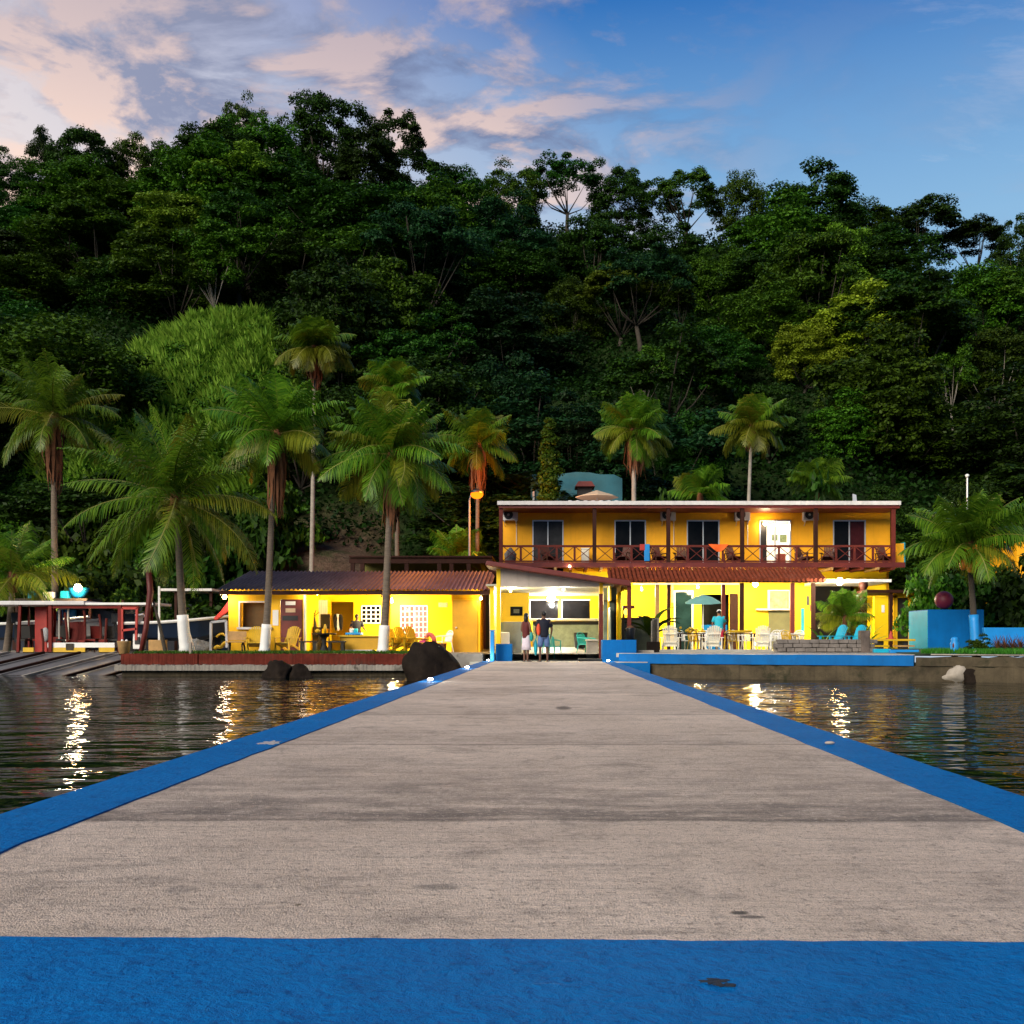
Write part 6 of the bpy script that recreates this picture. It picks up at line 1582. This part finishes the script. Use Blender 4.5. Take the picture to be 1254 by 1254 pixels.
# ------------------------------------------------------------------ patio
pv = MB().prismz([(2.4, 36.4), (3.6, 36.0), rw(s_of(1119), -.52), (13.0, 39), (16.9, 42), (16.9, 50), (2.4, 50)], .15, .295).build('patio', m_pave); tag(pv, kind='structure')
st = MB().box(X(801,38.4), X(945,38.4), 38.4, 38.75, .2, .40).build('patio_step', m_pave, wloc=(6, 38.5, .3), bevel=.02); tag(st, 'long pale paved step in front of the cream chairs', 'step')
PZ = .297
a_c = Proto(adirondack(m_cream, 'x'))
for px, rz, lab in ((821, 2.95, 'cream slatted armchair nearest the plank screen on the patio edge'), (871, 3.2, 'cream slatted armchair in the middle of the patio edge'), (932, 3.05, 'cream slatted armchair by the stone planter wall')):
    a_c.put((X(px,39.6), 39.5, PZ), rz, .98, lab, 'cream armchairs on the patio edge')
a_t = Proto(adirondack(m_turq, 'x'))
a_t.put((X(1020,41), 41, PZ+.05), -1.15, 1.0, 'turquoise armchair in profile behind the stone wall, left one', 'turquoise armchairs behind the stone wall')
a_t.put((X(1043,41.2), 41.2, PZ+.05), -1.15, 1.0, 'turquoise armchair in profile next to the round column', 'turquoise armchairs behind the stone wall')
def ptable(label, px, Y, w_, top, leg, cloth=None):
    o = thing('patio_table', label, 'table', (X(px,Y), Y, PZ), 'patio tables'); x = X(px,Y)
    MB().box(x-w_/2, x+w_/2, Y-.4, Y+.4, PZ+.70, PZ+.74).build('tabletop', top, o, bevel=.01)
    for a in (-1, 1):
        for b_ in (-1, 1): MB().box(x+a*(w_/2-.08)-.03, x+a*(w_/2-.08)+.03, Y+b_*.33-.03, Y+b_*.33+.03, PZ, PZ+.699).build('leg', leg, o)
    return o
ptable('dark edged patio table behind the gap between first and second cream chairs', 846, 42.0, 1.1, m_darkwood, m_darkwood)
ptable('patio table behind the third cream chair by the dark post', 905, 42.4, 1.3, m_darkwood, m_darkwood)
ptable('patio table in front of the bar window', 958, 43.5, 1.4, m_offwhite, m_white)
for px, Y, rz, lab in ((836, 43.2, .4, 'white plastic chair left of the yellow heap on the table'), (858, 43.4, -.5, 'white plastic chair beneath the left rim of the parasol'), (863, 45, 0, 'white plastic chair standing further back by the dark counter'), (889, 43.1, 1.2, 'white plastic chair right behind the man in turquoise'), (901, 43.8, 2.6, 'white plastic chair between the man and the dark post'), (918, 43.6, .2, 'white plastic chair just right of the dark post'), (944, 42.6, .6, 'white plastic chair right of the third cream armchair'), (952, 42.9, -.2, 'white plastic chair in the pair below the bar window'), (962, 42.8, 0, 'white plastic chair at the right of the pair below the bar window'), (974, 43.6, -.8, 'white plastic chair beside the yellow poster wall')):
    p_ch.put((X(px,Y), Y, PZ), rz, 1.02, lab, 'white plastic chairs on the patio')
y_ch = Proto(plastic_chair(m_ypl, 'x'))
for px, Y, rz, lab in ((853, 42.9, 2.4, 'yellow plastic chair at the dark patio table'), (895, 42.7, 2.9, 'yellow plastic chair leaning by the man in turquoise'), (968, 42.4, 2.2, 'yellow plastic chair below the bar shelf')):
    y_ch.put((X(px,Y), Y, PZ), rz, 1.0, lab, 'yellow plastic chairs on the patio')
r = random.Random(5)
ym = MB()
for k in range(26): ym.ball((r.gauss(0,.2), r.gauss(0,.1), .04+abs(r.gauss(0,.08))), .055, n=7, m=5)
tag(ym.build('yellow_fruit', m_ypl, loc=(X(847,42.0), 42, PZ+.741)), 'heap of yellow fruit on the dark patio table', 'fruit', kind='stuff')
tag(MB().lathe((0,0,0), [(.05,0),(.3,.04),(.34,.12),(.31,.1)], 16, 1.5, .7).build('yellow_tray', m_ypl, loc=(X(907,41.9), 41.9, PZ+.741)), 'wide yellow tray on the table by the dark post', 'tray')
T = thing('patio_parasol', 'faded teal patio parasol tilted over the dark table', 'parasol', (X(862,44), 44, PZ))
c = MB().lathe((0,0,0), [(.82, 0), (.8, .03), (.42, .24), (.04, .36)], 8, 1, 1).build('canopy', M('faded_teal_cloth', (.16,.36,.32), .8, .2, 2, .1), T)
c.location = Vector((X(861,44), 44, Z(738.5,44))) - Vector(ORG[T.name]); c.rotation_euler = (R(6), R(-3), .3)
c.data.transform(Matrix.Translation(Vector(ORG[T.name])))
MB().tube([(X(861,44), 44, PZ), (X(861,44), 44, Z(730,44))], .025, 8).build('pole', m_white, T)
MB().lathe((X(861,44), 44, PZ), [(.26, 0), (.24, .07), (.05, .1)], 14).build('base', m_concrete, T)
# stone planter wall
T = thing('stone_planter_wall', 'grey rough stone planter wall in front of the turquoise chairs', 'wall', (X(1008,37.6), 37.6, .2))
st = MB(); r = random.Random(8)
for row in range(4):
    x = X(948,37.4) + (row % 2)*.12
    while x < X(1064,37.4):
        w_ = r.uniform(.22, .42); st.obox((x+w_/2, 37.55+r.uniform(-.02,.02), .17+row*.155+.07), (w_-.02, .42, .14), (r.uniform(-.05,.05), r.uniform(-.04,.04), r.uniform(-.05,.05))); x += w_
st.build('stones', M('grey_rubble', (.21,.18,.16), .9, .5, 2.2, .6, dirt=(.07,.06,.05), dirtk=.6), T, bevel=.015)
MB().box(X(950,37.4), X(1064,37.4), 37.5, 37.8, .15, .7).build('mortar_core', m_concrete, T)
MB().box(X(1055,37.3), X(1066,37.3), 37.3, 37.75, .1, Z(772,37.3)).build('stone_pier', M('dark_rubble', (.13,.10,.085), .9, .5, 2.2, .6), T, bevel=.04)
# picnic table at the right
T = thing('picnic_table', 'low yellow picnic table with dark benches before the yellow panel', 'table', (X(1093,40), 40, PZ))
MB().box(X(1068,40), X(1119,40), 39.8, 40.5, PZ+.42, PZ+.50).build('tabletop', m_ypl, T, bevel=.01)
for px in (1078, 1108): MB().box(X(px,40)-.1, X(px,40)+.1, 39.9, 40.4, PZ, PZ+.419).build('leg', m_dark, T)
MB().box(X(1066,39.3), X(1088,39.3), 39.2, 39.5, PZ+.2, PZ+.26).build('bench', m_ypl, T)
MB().box(X(1096,39.3), X(1119,39.3), 39.2, 39.5, PZ+.2, PZ+.26).build('bench', m_tanw, T)
tag(MB().lathe((0,0,0), [(.2, 0), (.2, .03), (.1, .03), (.03, .3), (.01, .32)], 12).build('red_cone', m_red, loc=(X(1091,40), 40, PZ+.501)), 'small red cone on the yellow picnic table', 'cone')
tag(MB().box(-.5,.5,-.1,.1,0,.12).build('blue_plank', m_blueb, loc=(X(1108,35.5), 35.6, .3), bevel=.02), 'blue plank lying on the patio edge near the lawn', 'plank')
tag(MB().box(-.3,.3,-.1,.1,0,.14).build('blue_plank', m_turq, loc=(X(1082,36.4), 36.6, .3), bevel=.02), 'short turquoise plank left of the blue one', 'plank')

# ------------------------------------------------------------------ right lawn
lz = MB().add([(*rw(s_of(1119)+.05, -.45), .285), (*rw(s_of(1254)+9, -.45), .285), (32, 50, .5), (17, 50, .5), (16.9, 40.5, .42), (12.6, 40.5, .42)], [(0,1,2,3,4,5)])
tag(lz.build('lawn_soil', M('lawn_soil_right', (.02,.045,.008), .9, .4, 2, .3)), kind='structure')
def fr():
    s_ = rnd.uniform(s_of(1119)+.2, s_of(1254)+4); o_ = rnd.random()**1.5*7
    a = rw(s_, -.5-o_); return (a[0], a[1])
lawn('lawn', 9000, fr, .33, 'green lawn with weeds behind the right sea wall', lf_lawn, .13)
T = thing('blue_walled_planter', 'big blue walled planter box behind the palm with orange coconuts', 'planter', (15.7, 40.3, .35))
bx0, bx1 = X(1136.5,39.6), X(1205,39.6)
MB().box(bx0, bx1, 39.6, 41.7, .2, Z(746.5,39.6)).build('box', m_blue, T, bevel=.02)
MB().box(bx0-.012, bx0-.002, 39.63, 41.68, .3, Z(747.5,39.6)).build('side_panel', m_cyan, T)
tag(MB().ball((0,0,0), .36, n=20, m=14).build('maroon_ball', M('maroon_ball_paint', (.16,.012,.03), .5, .15, 3, .1), loc=(X(1156,40.5), 40.5, Z(746.5,39.6)+.4), smooth=True), 'maroon ball on top of the blue walled planter', 'ball')
T = thing('blue_bollard', 'short blue bollard with rounded top on the lawn edge', 'bollard', (X(1169,33), 33.2, .3))
MB().lathe((X(1169,33.2), 33.2, .2), [(.1, 0), (.13, .2), (.145, .45), (.11, .52), (.125, .56), (.1, .63), (.03, .66)], 14).build('shaft', m_blueb, T, smooth=True)
MB().ball((X(1169,33.2)-.08, 33.1, .58), .03, .03, .09).build('notch', m_maroon, T)
T = thing('blue_bench', 'long bright blue concrete bench with flared end at the right edge', 'bench', (X(1235,37.5), 37.5, .35))
MB().prism([(X(1209,37.5), Z(798,37.5)), (X(1205,37.5), Z(768.5,37.5)), (X(1300,37.5), Z(768.5,37.5)), (X(1300,37.5), Z(798,37.5))][::-1], 37.5, 37.7).build('backrest', m_blueb, T, bevel=.02)
MB().box(X(1214,37.3), X(1300,37.3), 37.0, 37.49, Z(792,37.3), Z(788,37.3)).build('seat', m_blueb, T)
MB().box(X(1204,36.6), X(1210,36.6), 36.4, 36.9, .25, Z(783,36.6)).build('end_post', m_blueb, T, bevel=.03)
for px in (1228, 1250): MB().box(X(px,37.2), X(px+5,37.2), 37.1, 37.4, .25, Z(792,37.3)-.001).build('leg', m_blueb, T)
for k, px in enumerate((1222, 1231, 1240, 1249)):
    o = thing('dry_plant', ['dry brown tuft at the left end of the blue bench', 'dry brown tuft second along the blue bench', 'dry brown tuft third along the blue bench', 'dry brown tuft at the frame edge by the blue bench'][k], 'plant', (X(px,36.6), 36.6, .34), 'dry plants before the blue bench')
    l_ = rosette(m_thatch, 90+k, 34, .62, .03, lo=40, hi=88, droop=.7); l_.parent = o
tag(MB().ball((0,0,0), .16, .1, .06, 10, 6).build('white_stone', m_white, loc=(X(1199,32.5), 32.6, .36), smooth=True), 'white stone lying on the right lawn edge', 'stone')
tag(MB().ball((0,0,0), .17, .08, .05, 10, 6).build('yellow_float', m_ypl, loc=(X(1187,32.6), 32.7, .36), smooth=True), 'yellow fishing float lying left of the white stone', 'float')
bush(1198, 35.3, .8, .55, 'mid', 'small round bush on the lawn below the blue trunk', .33, 'lawn bushes')
# flat floodlight pole and small house at the right
T = thing('lamp_pole', 'thin pale pole with a small dim lamp rising behind the right palm', 'pole', (X(1184,46), 46, .4))
MB().tube([(X(1184,46), 46, .3), (X(1184.5,46), 46, Z(585,46))], [.06, .04], 8).build('pole', m_alu, T)
MB().ball((X(1184.5,46), 46, Z(582.5,46)), .09, .09, .08).build('lamp_head', m_white, T)
T = thing('small_house', 'small amber yellow house at the right edge behind the palm', 'house', (X(1300,50), 50, .4))
MB().box(X(1245,50), X(1360,50), 50, 56, .3, Z(650,50)).build('wall', m_orange, T)
MB().prism([(X(1243,50), Z(650,50)), (X(1243,50), Z(647,50)), (X(1300,50), Z(641,50)), (X(1364,50), Z(641,50)), (X(1364,50), Z(650,50))][::-1], 49.7, 56.3).build('roof', m_orange, T)
MB().box(X(1265,50), X(1290,50), 49.95, 49.999, Z(690,50), Z(662,50)).build('window', m_glass, T)
# ------------------------------------------------------------------ people
def skin_mesh(name, nodes, edges, mat, parent=None, sub=2, root=0):
    """nodes: (x,y,z,rx,ry); a Skin modifier grows one continuous surface over them"""
    me = bpy.data.meshes.new(name)
    me.from_pydata([n[:3] for n in nodes], edges, [])
    me.materials.append(mat)
    o = bpy.data.objects.new(name, me); COL.objects.link(o)
    o.modifiers.new('skin', 'SKIN')
    for i, n in enumerate(nodes):
        sv = me.skin_vertices[0].data[i]; sv.radius = (n[3], n[4]); sv.use_root = (i == root)
    o.modifiers['skin'].use_smooth_shade = True
    s_ = o.modifiers.new('smooth', 'SUBSURF'); s_.levels = sub; s_.render_levels = sub
    if parent is not None: o.parent = parent
    return o
def person(label, loc, rz, H=1.72, skin=None, hair=None, top=None, bottom=None, kind='shorts', stance=.09, arms=None, hairlong=False, cap=None, head_yaw=0, slim=1.0, group=None, sleeves=True, shoes=None):
    """figure standing at the origin, facing -Y before rotation"""
    k = H/1.72; skin = skin or m_skin
    o = thing('person', label, 'person', (0,0,0), group)
    N = []; E = []
    def nd(x, y, z, rx, ry=None, link_=None):
        N.append((x*k, y*k, z*k, rx*k, (ry or rx)*k)); i = len(N)-1
        if link_ is not None: E.append((link_, i))
        return i
    s = slim
    pel = nd(0, 0, .93, .105*s, .105*s); wa = nd(0, .01, 1.08, .10*s, .10*s, pel); ch = nd(0, .015, 1.28, .108*s, .108*s, wa); sh_ = nd(0, .02, 1.41, .075*s, .075*s, ch)
    ne = nd(0, .01, 1.50, .05, .05, sh_); ch_ = nd(0, -.005, 1.575, .068, .08, ne); he = nd(0, 0, 1.645, .076, .09, ch_); tp = nd(0, .01, 1.70, .05, .055, he)
    legs = {}
    for sd_ in (-1, 1):
        hp = nd(sd_*.085, 0, .88, .085*s, .085, pel); kn = nd(sd_*(stance+.0), -.015, .50, .055, .058, hp); cf = nd(sd_*(stance+.003), .015, .34, .05, .054, kn); an = nd(sd_*(stance+.005), .02, .085, .032, .036, cf); hl = nd(sd_*(stance+.006), .03, .035, .033, .033, an); to = nd(sd_*(stance+.03), -.15, .025, .035, .02, hl)
        legs[sd_] = (hp, kn, an)
    A = arms or {-1: ((-.27, .02, 1.15), (-.28, -.06, .90)), 1: ((.27, .02, 1.15), (.28, -.06, .90))}
    armn = {}
    for sd_ in (-1, 1):
        so_ = nd(sd_*.175*s, .02, 1.395, .055, .052, sh_); e_, w_ = A[sd_]
        el = nd(*e_, .04, .042, so_); wr = nd(*w_, .027, .022, el)
        dv_ = (Vector(w_) - Vector(e_)).normalized()
        pm = Vector(w_) + dv_*.075; pa = nd(*pm, .036, .018, wr)
        for f, ln in zip((-.028, -.009, .01, .028), (.065, .078, .074, .055)):
            b = pm + dv_*.045 + Vector((0, f, 0)); i1 = nd(*b, .0095, .0095, pa); c = b + dv_*ln*.6 + Vector((-sd_*.012, 0, 0)); i2 = nd(*c, .008, .008, i1)
        tb = Vector(w_) + dv_*.035 + Vector((0, -.04, 0)); i1 = nd(*tb, .011, .011, wr); nd(*(tb + dv_*.04 + Vector((-sd_*.01, -.012, 0))), .009, .009, i1)
        armn[sd_] = (so_, el, wr)
    body = skin_mesh('body', N, E, skin, o)
    # head details grow out of the same head: nose, ears as small parts of the face
    Rm = Matrix.Rotation(head_yaw, 4, 'Z')
    def hp_(x, y, z): v = Rm @ Vector((x, y, 0)); return (v.x*k, v.y*k, z*k)
    nose = MB().ball(hp_(0, -.088, 1.612), .014*k, .018*k, .02*k, 8, 6).build('nose', skin, o, smooth=True)
    for sd_ in (-1, 1): MB().ball(hp_(sd_*.074, .01, 1.61), .012*k, .022*k, .03*k, 8, 6).build('ear', skin, o, smooth=True)
    for sd_ in (-1, 1): MB().ball(hp_(sd_*.03, -.078, 1.635), .011*k, .008*k, .007*k, 8, 5).build('eye', m_white, o, smooth=True)
    MB().ball(hp_(0, -.082, 1.567), .022*k, .009*k, .007*k, 8, 5).build('mouth', m_maroon, o, smooth=True)
    hv = MB(); c0 = hp_(0, .018, 1.655)
    hv.ball(c0, .084*k, .096*k, .092*k, 16, 10)
    if hairlong: hv.tube([hp_(0, .06, 1.66), hp_(0, .085, 1.56), hp_(0, .085, 1.45), hp_(0, .08, 1.38)], [.075*k, .085*k, .075*k, .03*k], 10)
    hv.build('hair', hair or m_hair, o, smooth=True)
    if cap:
        MB().lathe(hp_(0, .01, 1.66), [(.092*k, 0), (.09*k, .04*k), (.06*k, .085*k), (.01*k, .095*k)], 14).obox(hp_(0, -.13, 1.665), (.12*k, .1*k, .012*k)).build('cap', cap, o, smooth=True)
    g = 1.38
    def loft(m_, rings, n=18):
        vs = []; fs = []
        for cx, cy, cz, rx, ry in rings:
            for q in range(n):
                a_ = 2*math.pi*q/n; vs.append(((cx+math.cos(a_)*rx)*k, (cy+math.sin(a_)*ry)*k, cz*k))
        for i in range(len(rings)-1):
            for q in range(n): fs.append((i*n+q, i*n+(q+1) % n, (i+1)*n+(q+1) % n, (i+1)*n+q))
        fs.append(tuple(range(n))[::-1]); fs.append(tuple(range((len(rings)-1)*n, len(rings)*n)))
        m_.add(vs, fs)
    if top is not None:
        m_ = MB()
        loft(m_, [(0, 0, .84, .165*s, .135), (0, 0, .93, .168*s, .138), (0, .01, 1.08, .158*s, .132), (0, .015, 1.2, .178*s, .14), (0, .018, 1.32, .20*s, .135), (0, .02, 1.395, .19*s, .115), (0, .02, 1.44, .12*s, .09), (0, .015, 1.475, .07, .07)])
        if sleeves:
            for sd_ in (-1, 1):
                so_, el, wr = armn[sd_]; a_ = Vector(N[so_][:3]); b_ = Vector(N[el][:3])
                m_.tube([a_ - Vector((sd_*.05*k, 0, -.01*k)), a_, a_+(b_-a_)*.35, a_+(b_-a_)*.75], [.075*k, .078*k, .072*k, .07*k], 12)
        m_.build('shirt', top, o, smooth=True)
    if bottom is not None and kind == 'shorts':
        m_ = MB()
        loft(m_, [(0, 0, .80, .165*s, .13), (0, 0, .88, .168*s, .135), (0, 0, .99, .155*s, .128)])
        for sd_ in (-1, 1):
            hp, kn, an = legs[sd_]; a_ = Vector(N[hp][:3]); b_ = Vector(N[kn][:3])
            m_.tube([a_+Vector((0, 0, .03*k)), a_+(b_-a_)*.3, a_+(b_-a_)*.65, a_+(b_-a_)*.95], [.095*k*s, .1*k*s, .092*k*s, .088*k*s], 14)
        m_.build('shorts', bottom, o, smooth=True)
    if bottom is not None and kind == 'skirt':
        MB().lathe((0, .0, 0), [(.12*k, 1.04*k), (.155*k, .93*k), (.165*k, .8*k), (.17*k, .6*k), (.19*k, .42*k), (.185*k, .42*k), (.10*k, .9*k)], 20, 1, .82).build('skirt', bottom, o, smooth=True)
    for sd_ in (-1, 1):
        MB().obox(((stance+.02)*sd_*k, -.055*k, .012*k), (.1*k, .27*k, .024*k), (0, 0, sd_*.12)).build('sandal', shoes or m_black, o, bevel=.008)
    return place(o, loc, rz)
m_navy = M('navy_shirt', (.006,.008,.02), .8, .3, 4, .1)
m_denim = M('denim', (.10,.17,.36), .8, .3, 6, .2)
m_skirt = M('pale_lilac_skirt', (.62,.55,.62), .8, .15, 4, .1)
m_halter = M('dark_red_top', (.10,.012,.010), .7, .2, 4, .1)
m_tshirt = M('turquoise_shirt', (.02,.42,.55), .8, .2, 4, .1)
m_orange_c = M('orange_cloth_bag', (.75,.09,.03), .7, .3, 6, .1)
pw_ = person('woman in white skirt and dark red top, back turned, at the pier end', (X(644.5,35.9), 35.9, .0), R(180-38), 1.68, m_skin, None, m_halter, m_skirt, 'skirt', .07, {-1: ((-.22, .03, 1.13), (-.16, -.14, .95)), 1: ((.23, .0, 1.13), (.17, -.16, .96))}, True, None, .5, .88, 'couple at the pier end', False)
pm_ = person('man in navy shirt and denim shorts standing with his back to the pier', (X(665.8,35.85), 35.85, .0), R(180+8), 1.74, m_skin, None, m_navy, m_denim, 'shorts', .125, {-1: ((-.29, .02, 1.14), (-.27, -.10, .91)), 1: ((.28, .0, 1.16), (.24, -.14, .98))}, False, None, .35, 1.08, 'couple at the pier end')
T = thing('orange_bag', 'orange-red cloth bag hanging on the left arm of the man in navy', 'bag', (X(659.5,35.75), 35.75, 1.0))
c_ = Vector(ORG[T.name])
MB().ball(tuple(c_ + Vector((0, 0, .12))), .075, .1, .21, 12, 9).build('bag_body', m_orange_c, T, smooth=True)
MB().tube([tuple(c_+Vector((.0,0,.28))), tuple(c_+Vector((.05,0,.38))), tuple(c_+Vector((.09,.02,.3)))], .014, 6).build('strap', m_orange_c, T)
T = thing('teal_bag', 'teal cloth bag held by the woman in the white skirt', 'bag', (X(650,35.8), 35.8, .82))
c_ = Vector(ORG[T.name])
MB().ball(tuple(c_ + Vector((.02, 0, .05))), .07, .08, .17, 12, 9).build('bag_body', m_teal, T, smooth=True)
MB().tube([tuple(c_+Vector((-.03,0,.18))), tuple(c_+Vector((-.05,0,.28))), tuple(c_+Vector((.04,0,.2)))], .012, 6).build('strap', m_teal, T)
T = thing('turquoise_bag', 'long turquoise bag hanging beside the left leg of the man in navy', 'bag', (X(656,36.0), 36.0, .5))
c_ = Vector(ORG[T.name])
MB().ball(tuple(c_), .07, .12, .3, 12, 9).build('bag_body', m_cyan, T, smooth=True)
MB().tube([tuple(c_+Vector((.0,0,.26))), tuple(c_+Vector((.06,0,.44)))], .014, 6).build('strap', m_cyan, T)
person('man in turquoise shirt and white cap standing on the hotel patio', (X(880.5,42.6), 42.6, .30), R(180-12), 1.7, m_skin2, None, m_tshirt, M('red_shorts', (.5,.015,.05), .8, .2, 5, .1), 'shorts', .11, {-1: ((-.26, -.06, 1.16), (-.2, -.28, 1.2)), 1: ((.27, .02, 1.16), (.26, -.1, .95))}, False, m_white, .4, 1.1)
person('person in black jacket and cap behind the blue porch table', (X(437,42.3), 42.3, .18), R(25), 1.62, m_skin, None, m_navy, m_dark, 'shorts', .1, {-1: ((-.27, -.06, 1.14), (-.15, -.3, 1.06)), 1: ((.27, -.08, 1.14), (.3, -.32, 1.05))}, False, m_black, -.2, 1.15)
